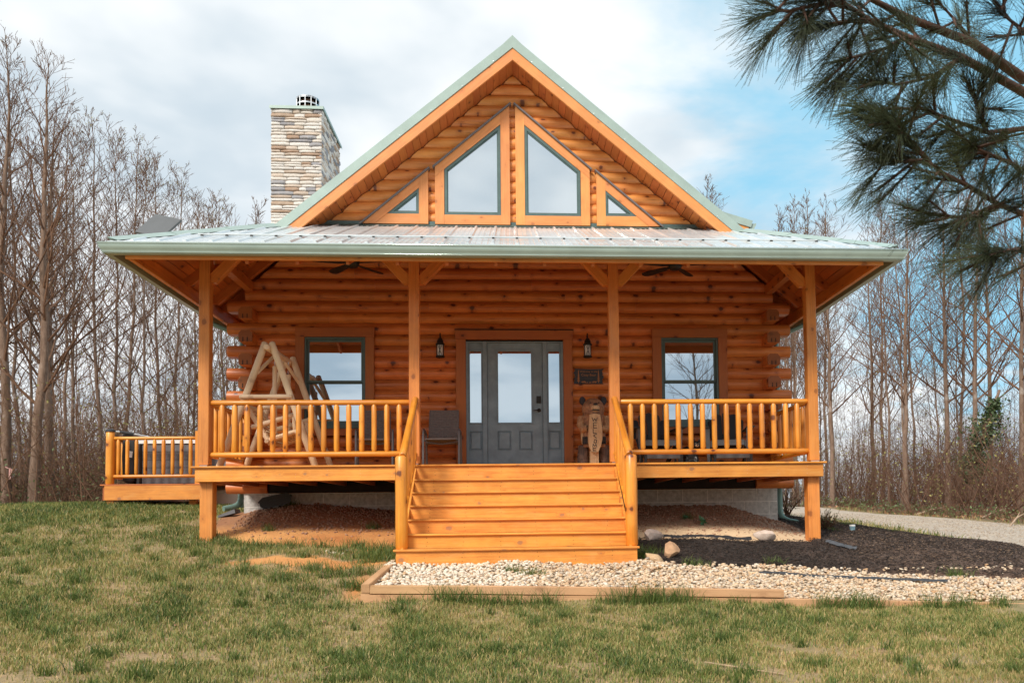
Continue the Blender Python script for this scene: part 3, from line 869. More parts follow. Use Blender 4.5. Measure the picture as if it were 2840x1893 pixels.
# ---- double hung windows
for (x0, x1, t0, t1) in ((-3.281, -2.348, -3.42, -2.206), (2.346, 3.268, 2.198, 3.420)):
    fr = MB()
    def rect(b, a, c_, e, f_, w, y0, y1, wb=None):
        wb = wb or w
        b.box(a, a+w, y0, y1, e, f_); b.box(c_-w, c_, y0, y1, e, f_); b.box(a+w, c_-w, y0, y1, e, e+wb); b.box(a+w, c_-w, y0, y1, f_-w, f_)
    rect(fr, x0, x1, .715, 2.122, .030, 1.885, 2.03)
    win = fr.build('window', M['sash'], house)
    u = MB(); rect(u, x0+.032, x1-.032, 1.41, 2.09, .034, 1.915, 1.95); u.build('upper_sash', M['sash'], win)
    l = MB(); rect(l, x0+.032, x1-.032, .752, 1.425, .030, 1.955, 1.985, .06); l.build('lower_sash', M['sash'], win)
    p = MB(); p.box(x0+.062, x1-.062, 1.93, 1.934, 1.44, 2.06); p.build('pane', M['glass'], win)
    p = MB(); p.box(x0+.060, x1-.060, 1.965, 1.969, .81, 1.40); p.build('pane', M['glass'], win)
    board('sill', (x0-.02, 1.90, .70), (x1+.02, 1.90, .70), .09, .03, M['sash'], win)
    z0_, z1_ = .575, 2.27
    for xa in ((t0+x0)/2, (t1+x1)/2): board('trim_board', (xa, 1.90, .575), (xa, 1.90, 2.125), abs(x0-t0)-.003, .06, M['trim'], win, up=(0, -1, 0))
    board('trim_board', (t0, 1.895, 2.198), (t1, 1.895, 2.198), .07, .143, M['trim'], win)
    board('trim_board', (x0+.001, 1.90, .63), (x1-.001, 1.90, .63), .06, .108, M['trim'], win)

# ---- entrance
fr = MB()
fr.box(-.777, -.742, 1.90, 2.03, .0, 2.062); fr.box(.728, .763, 1.90, 2.03, 0, 2.062); fr.box(-.742, .728, 1.90, 2.03, 2.049, 2.062)
fr.box(-.515, -.447, 1.905, 2.03, 0, 2.049); fr.box(.436, .503, 1.905, 2.03, 0, 2.049)
fr.box(-.742, .728, 1.93, 2.03, .0, .03)
door = fr.build('front_door', M['door'], house)
def plate(b, x0, x1, z0, z1, y0, y1, holes):
    """flat board with rectangular holes (x0, x1, z0, z1)"""
    xs_ = sorted({x0, x1, *[h[0] for h in holes], *[h[1] for h in holes]}); zs_ = sorted({z0, z1, *[h[2] for h in holes], *[h[3] for h in holes]})
    for xa, xb in zip(xs_[:-1], xs_[1:]):
        for za, zb in zip(zs_[:-1], zs_[1:]):
            cx, cz = (xa+xb)/2, (za+zb)/2
            if not any(h[0] < cx < h[1] and h[2] < cz < h[3] for h in holes): b.box(xa, xb, y0, y1, za, zb)
def raised(x0, x1, z0, z1, y, par, dark=False):
    """sunk field with a bevelled raised panel"""
    b = MB(); r = .016; d1 = .017; d2 = .034
    b.box(x0, x1, y+r, y+r+.01, z0, z1)
    def fr_(a, ya, c, yc):
        o = [(x0+a, ya, z0+a), (x1-a, ya, z0+a), (x1-a, ya, z1-a), (x0+a, ya, z1-a)]; i = [(x0+c, yc, z0+c), (x1-c, yc, z0+c), (x1-c, yc, z1-c), (x0+c, yc, z1-c)]
        b.add(o+i, [(0, 1, 5, 4), (1, 2, 6, 5), (2, 3, 7, 6), (3, 0, 4, 7)])
    fr_(.0, y-.004, .008, y-.006); fr_(.008, y-.006, d1*.8, y+r); fr_(d1, y+r-.001, d2, y+.001)
    b.add([(x0+d2, y+.001, z0+d2), (x1-d2, y+.001, z0+d2), (x1-d2, y+.001, z1-d2), (x0+d2, y+.001, z1-d2)], [(0, 1, 2, 3)])
    b.build('door_panel', M['door'], par)
def glazing(x0, x1, z0, z1, y, par, w=.03):
    b = MB(); 
    for (a, dep) in ((0, .014), (w*.45, .008)):
        b.box(x0-w+a, x0-w+a+w*.4, y-dep, y+.004, z0-w+a, z1+w-a); b.box(x1+w-a-w*.4, x1+w-a, y-dep, y+.004, z0-w+a, z1+w-a)
        b.box(x0-w+a+w*.4, x1+w-a-w*.4, y-dep, y+.004, z0-w+a, z0-w+a+w*.4); b.box(x0-w+a+w*.4, x1+w-a-w*.4, y-dep, y+.004, z1+w-a-w*.4, z1+w-a)
    b.build('moulding', M['door'], par)
sb = MB(); hp = [(-.292, -.068, .33, .645), (.046, .273, .33, .645)]
plate(sb, -.443, .432, .03, 2.047, 1.945, 1.99, hp+[(-.272, .251, .775, 1.912)]); slab = sb.build('door_slab', M['door'], door)
for h in hp: raised(*h, 1.945, door)
glazing(-.272, .251, .775, 1.912, 1.945, door)
p = MB(); p.box(-.272, .251, 1.955, 1.96, .775, 1.912); p.build('pane', M['glass'], door)
for a, c_, g0, g1_ in ((-.742, -.515, -.719, -.541), (.503, .728, .53, .703)):
    h = (g0-.012, g1_+.014, .333, .643)
    s = MB(); plate(s, a, c_, .03, 2.047, 1.94, 1.985, [(g0, g1_, .775, 1.912), h]); s.build('sidelight', M['door'], door)
    raised(*h, 1.94, door); glazing(g0, g1_, .775, 1.912, 1.94, door, .022)
    p = MB(); p.box(g0, g1_, 1.955, 1.96, .775, 1.912); p.build('pane', M['glass'], door)
b = MB(); b.box(.333, .404, 1.918, 1.945, 1.08, 1.192); b.box(.345, .392, 1.912, 1.918, 1.10, 1.18); b.build('door_keypad', M['iron'], door)
b = MB(); b.lathe([(.001, -.03), (.028, -.022), (.032, 0)], (.372, 1.945, .967), 14, axis='y'); b.tube([(.372, 1.93, .967), (.372, 1.89, .967), (.35, 1.88, .966), (.28, 1.882, .957)], [.011, .01, .01, .007], 8); b.build('door_handle', M['iron'], door, 40)
board('door_trim', (-.857, 1.90, 0.003), (-.857, 1.90, 2.088), .156, .06, M['trim'], door, up=(0, -1, 0))
board('door_trim', (.838, 1.90, 0.003), (.838, 1.90, 2.088), .146, .06, M['trim'], door, up=(0, -1, 0))
board('door_trim', (-.945, 1.89, 2.162), (.922, 1.89, 2.162), .08, .145, M['trim'], door)
board('drip_cap', (-.95, 1.88, 2.24), (.93, 1.88, 2.24), .11, .012, M['iron'], door)

# ---- shed dormer on the right slope
dz = lambda x: 5.02+.293*(4.63-x)
DY = 4.6
b = MB(); b.box(2.3, 4.2, DY+.35, 10.5, 3.0, 5.02); dm = b.build('shed_dormer', M['log'], house)
b = MB()
b.prism([(4.66, dz(4.66)), (.75, dz(.75)), (.75, dz(.75)-.02), (4.66, dz(4.66)-.02)][::-1], DY, 11.0); b.build('dormer_roof', M['roofmetal'], dm)
board('rake_trim', (.8, DY-.01, dz(.8)-.07), (4.67, DY-.01, dz(4.67)-.07), .03, .14, M['green'], dm)
board('rake_board', (.8, DY+.02, dz(.8)-.21), (4.6, DY+.02, dz(4.6)-.21), .04, .16, M['gtrim'], dm)
board('fascia_board', (4.6, DY+.04, dz(4.6)-.2), (4.6, 11, dz(4.6)-.2), .03, .18, M['gtrim'], dm)
Mg = frame((4.64, DY+.01, dz(4.6)-.19), (4.64, 11, dz(4.6)-.19))
gp = [(-y, z) for y, z in GPf][::-1]
if (Mg.to_3x3() @ Vector((0, 1, 0))).x < 0: gp = GPf
extr('gutter', gp, 6.3, M['green'], dm, Mg, 40)

# ---- chimney
CX0, CX1, CY0, CY1, CZ = -5.30, -4.215, 7.32, 9.31, 8.41
cmat_list = []
m, nt, p = new_mat('ledge_stone')
inf = N(nt, 'ShaderNodeObjectInfo').outputs['Random']
rmp = N(nt, 'ShaderNodeValToRGB'); cr_ = rmp.color_ramp
cols = [(.64, .62, .59), (.74, .72, .69), (.48, .38, .30), (.74, .71, .66), (.34, .21, .13), (.68, .63, .57), (.22, .24, .28), (.60, .50, .41), (.72, .69, .64), (.40, .28, .19), (.70, .68, .65), (.27, .29, .33)]
cr_.interpolation = 'CONSTANT'
while len(cr_.elements) < len(cols): cr_.elements.new(.5)
for i, c_ in enumerate(cols): cr_.elements[i].position = i/len(cols); cr_.elements[i].color = (*c_, 1)
nt.links.new(inf, rmp.inputs[0])
co = N(nt, 'ShaderNodeTexCoord').outputs['Object']
f1 = noise(nt, co, 9, 5, .65)
cc = mixc(nt, maprange(nt, f1, .3, .75, 0, .45), rmp.outputs[0], (.55, .45, .38))
cc = mixc(nt, maprange(nt, noise(nt, co, 30, 4, .7), .45, .8, 0, .5), cc, (.30, .24, .20))
nt.links.new(cc, p.inputs['Base Color']); p.inputs['Roughness'].default_value = .9
bp = N(nt, 'ShaderNodeBump'); bp.inputs['Strength'].default_value = .8; bp.inputs['Distance'].default_value = .015
nt.links.new(noise(nt, co, 35, 4, .65), bp.inputs['Height']); nt.links.new(bp.outputs[0], p.inputs['Normal'])
M['stone'] = m
M['grout'] = plain('chimney_grout', (.34, .30, .27), .95, 0, .1, 20)
# side stones share one mesh, so colour them by face islands
m2, nt, p = new_mat('ledge_stone_side')
at = N(nt, 'ShaderNodeAttribute', attribute_name='tone').outputs['Fac']
r2 = N(nt, 'ShaderNodeValToRGB'); r2.color_ramp.interpolation = 'CONSTANT'
while len(r2.color_ramp.elements) < len(cols): r2.color_ramp.elements.new(.5)
for i, c_ in enumerate(cols): r2.color_ramp.elements[i].position = i/len(cols); r2.color_ramp.elements[i].color = (*c_, 1)
nt.links.new(at, r2.inputs[0])
co = N(nt, 'ShaderNodeTexCoord').outputs['Object']
cc = mixc(nt, maprange(nt, noise(nt, co, 9, 5, .65), .3, .75, 0, .4), r2.outputs[0], (.5, .42, .36))
nt.links.new(cc, p.inputs['Base Color']); p.inputs['Roughness'].default_value = .9
bp = N(nt, 'ShaderNodeBump'); bp.inputs['Strength'].default_value = .8; bp.inputs['Distance'].default_value = .015
nt.links.new(noise(nt, co, 35, 4, .65), bp.inputs['Height']); nt.links.new(bp.outputs[0], p.inputs['Normal'])
b = MB(); b.box(CX0+.03, CX1-.03, CY0+.03, CY1-.03, -1, CZ-.02)
chim = b.build('chimney', M['grout'], house)
def stone_geo(L, H, rr):
    """rough ledge stone, front towards -y, x 0..L, z 0..H"""
    j = lambda s: rr.uniform(-s, s)
    d1 = rr.uniform(.008, .030)
    nx = 4
    v = []; f = []
    for kx in range(nx+1):
        x = L*kx/nx; e = 0 if kx in (0, nx) else 1
        zt = H-(0 if e else H*.12)+j(H*.05); zb = (0 if e else H*.12)+j(H*.05)
        dd = (.0 if not e else d1)+j(.006)
        x += j(L*.02)
        v += [(x, .05, zb), (x, -dd*.3, zb+.004), (x, -dd-.004, zb+H*.25), (x, -dd, zt-H*.22), (x, -dd*.3, zt-.003), (x, .05, zt)]
    for kx in range(nx):
        for i in range(5): a = kx*6+i; f.append((a, a+6, a+7, a+1))
    f.append(tuple(range(5, -1, -1))[::-1]); f.append(tuple(nx*6+i for i in range(5, -1, -1)))
    return v, f
rr = random.Random(11)
def courses(w0, w1, zlo, zhi, put):
    z = zhi
    while z > zlo:
        H = rr.choice((.06, .075, .09, .11, .14, .085, .07))
        x = w0
        while x < w1-.01:
            L = rr.uniform(.16, .52)*(1.0 if H < .12 else .9)
            if w1-(x+L) < .09: L = w1-x
            if H > .10 and rr.random() < .45:
                hh = H*rr.uniform(.4, .6)
                put(x, z-hh, L, hh-.006); put(x, z-H, L, H-hh-.006)
            else: put(x, z-H, L, H-.006)
            x += L
        z -= H
cnts = [0]
def put_front(x, z, L, H):
    if cnts[0] >= 298: return
    cnts[0] += 1
    v, f = stone_geo(L-.007, H, rr)
    me = mesh_from(v, f, 'stone', M['stone'], 60)
    mobj('stone', me, chim, Matrix.Translation((x, CY0, z)))
courses(CX0-.01, CX1+.01, 3.95, CZ-.03, put_front)
sv, sf, tone = [], [], []
def put_side(x, z, L, H):
    v, f = stone_geo(L-.007, H, rr); b0 = len(sv)
    for q in v: sv.append((CX1+(-q[1]), x+q[0], z+q[2]))
    for q in f: sf.append(tuple(i+b0 for i in q))
    t = rr.random(); tone.extend([t]*len(f))
courses(CY0, CY1, 4.2, CZ-.03, put_side)
def put_left(x, z, L, H):
    v, f = stone_geo(L-.007, H, rr); b0 = len(sv)
    for q in v: sv.append((CX0+q[1], CY1-(x-CY0)-q[0], z+q[2]))
    for q in f: sf.append(tuple(i+b0 for i in q))
    t = rr.random(); tone.extend([t]*len(f))
courses(CY0, CY1, 2.0, CZ-.03, put_left)
o_ = WM[chim.name].translation
me = mesh_from([(x-o_.x, y-o_.y, z-o_.z) for x, y, z in sv], sf, 'side_stones', m2, 60)
a_ = me.attributes.new('tone', 'FLOAT', 'FACE'); a_.data.foreach_set('value', tone)
tag(mobj('side_stones', me, chim, Matrix.Translation(o_)), kind='stuff')
b = MB(); b.box(CX0-.04, CX1+.05, CY0-.05, CY1+.05, CZ-.02, CZ+.015); b.box(CX0-.04, CX1+.05, CY0-.055, CY0-.05, CZ-.05, CZ+.015); b.box(CX1+.05, CX1+.055, CY0-.05, CY1+.05, CZ-.05, CZ+.015)
b.build('chimney_cap', M['green'], chim)
fx, fy = -4.745, 8.3
b = MB(); b.lathe([(.16, 0), (.16, .62)], (fx, fy, CZ+.01), 20); b.build('flue_pipe', plain('rusty_flue', (.30, .19, .14), .6, .3, .1), chim, 40)
b = MB()
for z0_, z1_ in ((.0, .05), (.30, .33), (.47, .50), (.60, .64)): b.lathe([(.262, z0_), (.262, z1_), (.25, z1_), (.25, z0_)], (fx, fy, CZ+.01), 28)
for i in range(12):
    a = 2*math.pi*i/12; b.box(fx+.256*math.cos(a)-.008, fx+.256*math.cos(a)+.008, fy+.256*math.sin(a)-.008, fy+.256*math.sin(a)+.008, CZ+.01, CZ+.64)
b.lathe([(.262, .60), (.262, .645), (.252, .645), (.252, .60)], (fx, fy, CZ+.01), 28)
b.build('flue_cage', M['steel'], chim, 40)

# ================================================================== THINGS ON THE PORCH
def remesh(o, vox=.012, smooth=3):
    m = o.modifiers.new('skin', 'REMESH'); m.mode = 'VOXEL'; m.voxel_size = vox; m.use_smooth_shade = True
    s = o.modifiers.new('soft', 'SMOOTH'); s.iterations = smooth; s.factor = .5
    return o
# ---- porch swing of peeled logs, hung in an A-frame stand
random.seed(31)
sw = thing('porch_swing', (-3.44, 1.05, 0), 'pale peeled-log porch swing hanging in an A-frame behind the left porch railing', 'porch swing')
Y0, Y1 = .5, 1.62
pe = M['peeled']
for Y in (Y0, Y1):
    pole('frame_leg', (-4.10, Y-.03, 0), (-3.485, Y, 1.76), .047, pe, sw, point=.02)
    pole('frame_leg', (-2.79, Y-.03, 0), (-3.405, Y, 1.76), .047, pe, sw, point=.02)
    pole('cross_bar', (-3.82, Y-.06, .985), (-3.10, Y-.06, .985), .033, pe, sw, point=.015)
    dy = .34 if Y == Y0 else -.34
    for s in (-1, 1):
        pole('frame_brace', (-3.445+s*.0+s*.02, Y+dy, 1.62), (-3.445+s*.17, Y+.02, 1.32), .026, pe, sw, point=.015)
pole('ridge_pole', (-3.45, Y0-.09, 1.675), (-3.44, Y1+.09, 1.675), .045, pe, sw)
for Y in (.70, 1.44):
    ch = MB()
    for i in range(4):
        z = 1.63-.045*i
        if i % 2: ch.tube([(-3.41-.008, Y, z+.02), (-3.41+.008, Y, z+.02), (-3.41+.008, Y, z-.02), (-3.41-.008, Y, z-.02), (-3.41-.008, Y, z+.02)], .0045, 5)
        else: ch.tube([(-3.41, Y-.008, z+.024), (-3.41, Y+.008, z+.024), (-3.41, Y+.008, z-.024), (-3.41, Y-.008, z-.024), (-3.41, Y-.008, z+.024)], .0045, 5)
    ch.build('chain', M['steel'], sw)
    pole('hanger', (-3.41, Y, 1.46), (-3.41, Y, .50), .032, pe, sw, point=.01)
    pole('seat_side', (-3.50, Y, .40), (-3.06, Y, .545), .036, pe, sw)
    pole('arm_rest', (-3.73, Y, .585), (-3.10, Y, .775), .036, pe, sw)
    pole('arm_post', (-3.13, Y, .54), (-3.15, Y, .76), .028, pe, sw)
    pole('back_post', (-3.83, Y, .93), (-3.46, Y, .34), .036, pe, sw)
pole('back_rail', (-3.82, .62, .90), (-3.82, 1.52, .90), .034, pe, sw)
pole('front_rail', (-3.08, .62, .51), (-3.08, 1.52, .51), .034, pe, sw)
pole('rear_rail', (-3.50, .62, .385), (-3.50, 1.52, .385), .034, pe, sw)
for i in range(11):
    t = (i+.5)/11; x = -3.80+.33*t; z = .87-.50*t
    board('back_slat', (x+.02, .66, z), (x+.02, 1.48, z), .012, .030, pe, sw, up=(.33, 0, -.5))
for i in range(9):
    t = (i+.5)/9; x = -3.47+.37*t; z = .425+.10*t
    board('seat_slat', (x, .66, z), (x, 1.48, z), .030, .012, pe, sw, up=(-.2, 0, 1))

# ---- sling chairs
def sling_chair(cx, cy, rz, label):
    t = thing('patio_chair', (0, 0, 0), label, 'chair', 'brown sling chairs on the porch')
    fm = M['slingframe']
    for s in (-1, 1):
        x = s*.262
        f = MB(); f.tube([(x, -.22, 0), (x, -.20, .46), (x, -.17, .55), (x, -.10, .585), (x, .12, .575), (x, .22, .54), (x, .27, .42), (x, .36, 0)], .0175, 8)
        f.build('side_frame', fm, t, 40)
        g = MB(); g.tube([(x*.86, -.20, .435), (x*.86, .18, .385), (x*.84, .25, .42), (x*.82, .43, .93)], .012, 6); g.build('back_frame', fm, t, 40)
    g = MB(); g.tube([(-.25, -.19, .418), (-.2, -.17, .39), (0, -.15, .365), (.2, -.17, .39), (.25, -.19, .418)], .011, 6); g.build('cross_tube', fm, t, 40)
    # sling: ribbed fabric, seat and back in one sheet with horizontal ribs
    path = []
    for i in range(16): path.append((-.225+.40*i/15, .445-.055*i/15-.012*math.sin(math.pi*i/15)))
    for i in range(1, 5): path.append((.175+.06*i/4, .39+.03*(i/4)**2))
    for i in range(1, 27): path.append((.235+.195*i/26, .42+.52*i/26))
    v = []; f = []; w = .222
    for i, (y, z) in enumerate(path):
        wob = .0035*(i % 2)
        for x in (-w, 0, w): v.append((x, y-wob, z+wob+(-.006 if x == 0 else 0)))
    n = len(path)
    for i in range(n-1):
        for j in (0, 1): a = i*3+j; f.append((a, a+1, a+4, a+3))
    me = mesh_from(v, f, 'sling', M['sling'])
    o = mobj('sling', me, t); sd = o.modifiers.new('thick', 'SOLIDIFY'); sd.thickness = .004
    b = MB(); b.box(-w, w, -.235, -.215, .425, .448); b.build('seat_edge', M['sling'], t)
    t.location = (cx, cy, .001); t.rotation_euler = (0, 0, rz)
    return t
sling_chair(-1.105, 1.25, 0, 'brown sling chair beside the front door, its whole seat in view')
sling_chair(-2.10, 1.25, rad(7), 'brown sling chair behind the left railing below the left window')

# ---- adirondack chairs and their foot rests
bk = M['black']; gy = plain('grey_lit_front', (.10, .10, .105), .5)  # grey: light falling on the black chairs' front boards is painted in
def adirondack(cx, cy, rz, label):
    t = thing('adirondack_chair', (0, 0, 0), label, 'chair', 'black adirondack chairs')
    # fan back
    for i in range(5):
        a = (i-2)*.058; h = .585-.028*(i-2)**2+ .0
        p0 = Vector(((i-2)*.088, .30, .30)); p1 = p0+Vector((math.sin(a)*h*1.0, .20, h*math.cos(a)))
        n = 6; w0, w1 = .039, .054
        bo = MB(); prof = []
        L = (p1-p0).length
        pts = [(0, -w0), (L-.05, -w1), (L-.015, -w1*.75 if i != 2 else -w1*.9), (L, 0 if abs(i-2) < 1 else (w1*.25 if i < 2 else -w1*.25)), (L-.015, w1*.75 if i != 2 else w1*.9), (L-.05, w1), (0, w0)]
        Mf = frame(p0, p1, up=(0, -1, 0))
        v = [Mf @ Vector((x, y, 0)) for x, y in pts]+[Mf @ Vector((x, y, -.018)) for x, y in pts]; m = len(pts)
        f = [tuple(range(m)), tuple(range(2*m-1, m-1, -1))]+[((k+1) % m, k, m+k, m+(k+1) % m) for k in range(m)]
        bo.add(v, f); bo.build('back_slat', bk, t)
    for i in range(6):
        y = -.22+i*.09; z = .375-.022*i
        board('seat_slat', (-.23, y, z), (.23, y, z), .078, .018, bk, t, up=(0, .22, 1))
    board('seat_apron', (-.235, -.262, .345), (.235, -.262, .345), .02, .085, gy, t)
    for s in (-1, 1):
        board('arm_rest', (s*.335, -.30, .575), (s*.30, .36, .56), .115, .022, bk, t)
        # tapered front arm post
        b = MB(); x = s*.305; b.prism([(x-.02*s-.02, 0), (x-.02*s+.02, 0), (x+.0+.035, .562), (x-.035, .562)], -.275, -.25); b.build('front_leg', gy, t)
        board('side_rail', (s*.25, -.27, .33), (s*.25, .50, .03), .022, .10, bk, t)
        b = MB(); b.prism([(s*.32-.012, .42), (s*.32+.012, .42), (s*.32+.012, .56), (s*.32-.012, .56)], -.24, -.12); b.build('arm_bracket', gy, t)
    board('back_brace', (-.26, .42, .50), (.26, .42, .50), .02, .07, bk, t)
    t.location = (cx, cy, .001); t.rotation_euler = (0, 0, rz)
    return t
adirondack(2.11, 1.15, rad(3), 'black adirondack chair behind the right railing, left of the small bear figure')
adirondack(3.20, 1.15, rad(-12), 'black adirondack chair behind the right railing, right of the small bear figure')
def footrest(cx, cy, rz, label):
    t = thing('foot_rest', (0, 0, 0), label, 'footstool', 'adirondack foot rests')
    for i in range(4): board('top_slat', (-.24, -.12+.085*i, .15+.028*i), (.24, -.12+.085*i, .15+.028*i), .075, .016, bk, t, up=(0, -.3, 1))
    board('front_board', (-.25, -.17, .115), (.25, -.17, .115), .018, .065, gy, t)
    for s in (-1, 1):
        board('side_board', (s*.262, -.17, .10), (s*.262, .20, .22), .02, .06, bk, t)
        b = MB(); b.box(s*.262-.018, s*.262+.018, -.19, -.165, 0, .16); b.build('leg', bk, t)
        b = MB(); b.box(s*.25-.014, s*.25+.014, .12, .15, 0, .2); b.build('leg', bk, t)
    t.location = (cx, cy, .001); t.rotation_euler = (0, 0, rz)
footrest(2.08, .62, rad(3), 'low grey-fronted foot rest before the left adirondack chair')
footrest(3.10, .62, rad(-2), 'low grey-fronted foot rest before the right adirondack chair')

# ---- small black bear figure
sb_ = thing('bear_figurine', (2.645, 1.2, 0), 'small black bear figure with a tan muzzle standing between the two adirondack chairs', 'bear statue')
b = MB(); c0 = (2.645, 1.2)
b.ball((c0[0]-.01, 1.2, .15), (.125, .11, .15)); b.ball((c0[0]-.05, 1.22, .24), (.09, .09, .08)); b.ball((c0[0]+.075, 1.13, .33), (.068, .07, .065)); b.ball((c0[0]+.03, 1.17, .27), (.07, .07, .08))
b.ball((c0[0]-.09, 1.14, .07), (.04, .05, .08)); b.ball((c0[0]+.07, 1.12, .08), (.04, .05, .1)); b.ball((c0[0]+.0, 1.10, .04), (.1, .05, .05))
remesh(b.build('body', plain('black_resin', (.018, .016, .015), .35), sb_), .012)
for dx in (.03, .118): e = MB(); e.ball((c0[0]+dx, 1.13, .395), (.022, .014, .024)); e.build('ear', M['black'], sb_, 180)
e = MB(); e.ball((c0[0]+.07, 1.065, .315), (.034, .03, .026)); e.build('muzzle', plain('tan_resin', (.50, .30, .17), .5), sb_, 180)
e = MB(); e.ball((c0[0]+.07, 1.04, .325), (.012, .01, .009)); e.build('nose', M['black'], sb_, 180)
for dx in (.045, .098): e = MB(); e.ball((c0[0]+dx, 1.068, .352), (.008, .006, .004)); e.build('brow', plain('tan_paint', (.5, .36, .22), .5), sb_, 180)

# ---- chainsaw carved bear holding the WELCOME board
def carved(name, c1, c2, dark, sc=(26, 26, 5), thr=(.42, .62)):
    m, nt, p = new_mat(name); co = N(nt, 'ShaderNodeTexCoord').outputs['Object']
    mp = N(nt, 'ShaderNodeMapping'); nt.links.new(co, mp.inputs[0]); mp.inputs['Scale'].default_value = sc
    a = noise(nt, mp.outputs[0], 1.6, 5, .65, .8); b_ = noise(nt, co, 9, 3, .6, .5)
    col = mixc(nt, maprange(nt, a, .35, .65), c1, c2)
    col = mixc(nt, maprange(nt, b_, *thr, 0, .75), col, dark)
    nt.links.new(col, p.inputs['Base Color']); p.inputs['Roughness'].default_value = .65
    bp = N(nt, 'ShaderNodeBump'); bp.inputs['Strength'].default_value = .8; bp.inputs['Distance'].default_value = .012
    nt.links.new(a, bp.inputs['Height']); nt.links.new(bp.outputs[0], p.inputs['Normal'])
    return m
fur = carved('carved_fur', (.52, .27, .14), (.33, .15, .075), (.18, .075, .04))
pale = carved('carved_pale', (.74, .50, .29), (.58, .34, .17), (.42, .22, .11), thr=(.55, .8))
bark = carved('charred_bark', (.27, .15, .10), (.12, .065, .05), (.04, .025, .02), (40, 40, 4))
BX, BY = 1.195, 1.52
br_ = thing('carved_bear', (BX, BY, 0), 'large chainsaw-carved wooden bear holding a tall WELCOME board beside the front door', 'bear statue')
b = MB()
b.ball((BX, BY, .60), (.195, .16, .30), seg=14, rings=10); b.ball((BX, BY, .78), (.19, .15, .14)); b.box(BX-.165, BX+.17, BY-.10, BY+.13, .33, .72)
b.ball((BX, BY-.02, .955), (.168, .155, .145), seg=14, rings=10); b.ball((BX, BY-.06, .86), (.15, .12, .09)); b.ball((BX-.12, BY, .93), (.06, .1, .1)); b.ball((BX+.12, BY, .93), (.06, .1, .1))
remesh(b.build('body', fur, br_), .014, 2)
for s in (-1, 1):
    e = MB(); e.ball((BX+s*.165, BY, 1.062), (.052, .035, .066)); e.ball((BX+s*.15, BY-.01, 1.03), (.05, .03, .05)); remesh(e.build('ear', plain('charred_ear', (.035, .03, .035), .7, var=.2, scale=60, bump=.6), br_), .01, 1)
    a_ = MB(); a_.tube([(BX+s*.185, BY-.03, .80), (BX+s*.205, BY-.08, .68), (BX+s*.17, BY-.13, .60), (BX+s*.125, BY-.155, .625)], [.06, .062, .058, .048], 10); a_.ball((BX+s*.125, BY-.155, .62), (.045, .04, .055)); remesh(a_.build('arm', carved('carved_arm', (.62, .38, .20), (.38, .19, .09), (.26, .11, .05), thr=(.45, .7)), br_), .012, 1)
    c = MB()
    for i in range(5): c.tube([(BX+s*(.13-.004*i), BY-.19, .655-.022*i), (BX+s*(.095-.002*i), BY-.188, .645-.022*i)], .006, 5)
    c.build('claws', M['black'], br_)
    st = MB(); st.tube([(BX+s*.165, BY, 0), (BX+s*.165, BY, .2), (BX+s*.155, BY, .37)], [.1, .092, .085], 9); remesh(st.build('stump', bark, br_), .014, 0)
    ch = MB(); ch.box(BX+s*.14-.04, BX+s*.14+.04, BY-.125, BY-.08, .38, .49); ch.build('charred_leg', plain('char', (.03, .025, .025), .8, var=.3, scale=50, bump=.8), br_)
e = MB(); e.ball((BX-.172, BY-.03, .6), (.032, .05, .24)); remesh(e.build('pale_edge', pale, br_), .012, 0)
e = MB(); e.ball((BX+.02, BY-.15, .93), (.072, .07, .052)); e.ball((BX+.02, BY-.135, .90), (.068, .06, .05)); remesh(e.build('muzzle', pale, br_), .009, 1)
e = MB(); e.ball((BX+.02, BY-.19, .985), (.036, .025, .018)); e.build('nose', M['black'], br_, 180)
e = MB(); e.box(BX-.035, BX+.075, BY-.222, BY-.15, .886, .896); e.build('mouth', M['black'], br_)
for s in (-1, 1): e = MB(); e.ball((BX+.01+s*.065, BY-.155, 1.01), (.012, .01, .010)); e.build('eye', M['black'], br_, 180)
pb = MB()
poly = [(BX-.075, .82), (BX-.095, .6), (BX-.10, .42), (BX-.085, .32), (BX-.05, .255), (BX, .23), (BX+.055, .26), (BX+.09, .34), (BX+.115, .45), (BX+.115, .62), (BX+.085, .82), (BX+.0, .835)]
pb.prism(poly, BY-.225, BY-.12); wb = pb.build('welcome_board', pale, br_)
pb = MB(); pb.box(BX-.07, BX+.062, BY-.17, BY-.04, 0, .27); pb.build('stake', pale, br_)
# letters carved as strokes, top to bottom
glyph = {'W': [(0, 1, .27, 0), (.27, 0, .5, .75), (.5, .75, .75, 0), (.75, 0, 1, 1)], 'E': [(0, 0, 0, 1), (0, 1, 1, 1), (0, .5, .8, .5), (0, 0, 1, 0)], 'L': [(0, 1, 0, 0), (0, 0, 1, 0)],
         'C': [(1, 1, .1, .62), (.1, .62, 1, 0)], 'O': [(.3, 1, 1, .8), (1, .8, .8, 0), (.8, 0, 0, .2), (0, .2, .3, 1)], 'M': [(0, 0, .1, 1), (.1, 1, .5, .3), (.5, .3, .8, 1), (.8, 1, 1, .1)]}
ink = M['black']
yy = .775
for chh, h, w, gap, dx in (('W', .06, .082, .02, .0), ('E', .082, .055, .014, .006), ('L', .066, .05, .010, .0), ('C', .066, .055, .016, .0), ('O', .058, .045, .010, .004), ('M', .056, .062, .008, -.004), ('E', .054, .05, .0, -.006)):
    g = MB()
    for (a, b0, c_, d0) in glyph[chh]:
        p0 = Vector((BX-.0+dx+(a-.5)*w, BY-.228, yy-h+b0*h)); p1 = Vector((BX+dx+(c_-.5)*w, BY-.228, yy-h+d0*h))
        g.tube([p0, p1], .0048, 5)
    g.build('carved_letter', ink, wb); yy -= h+gap

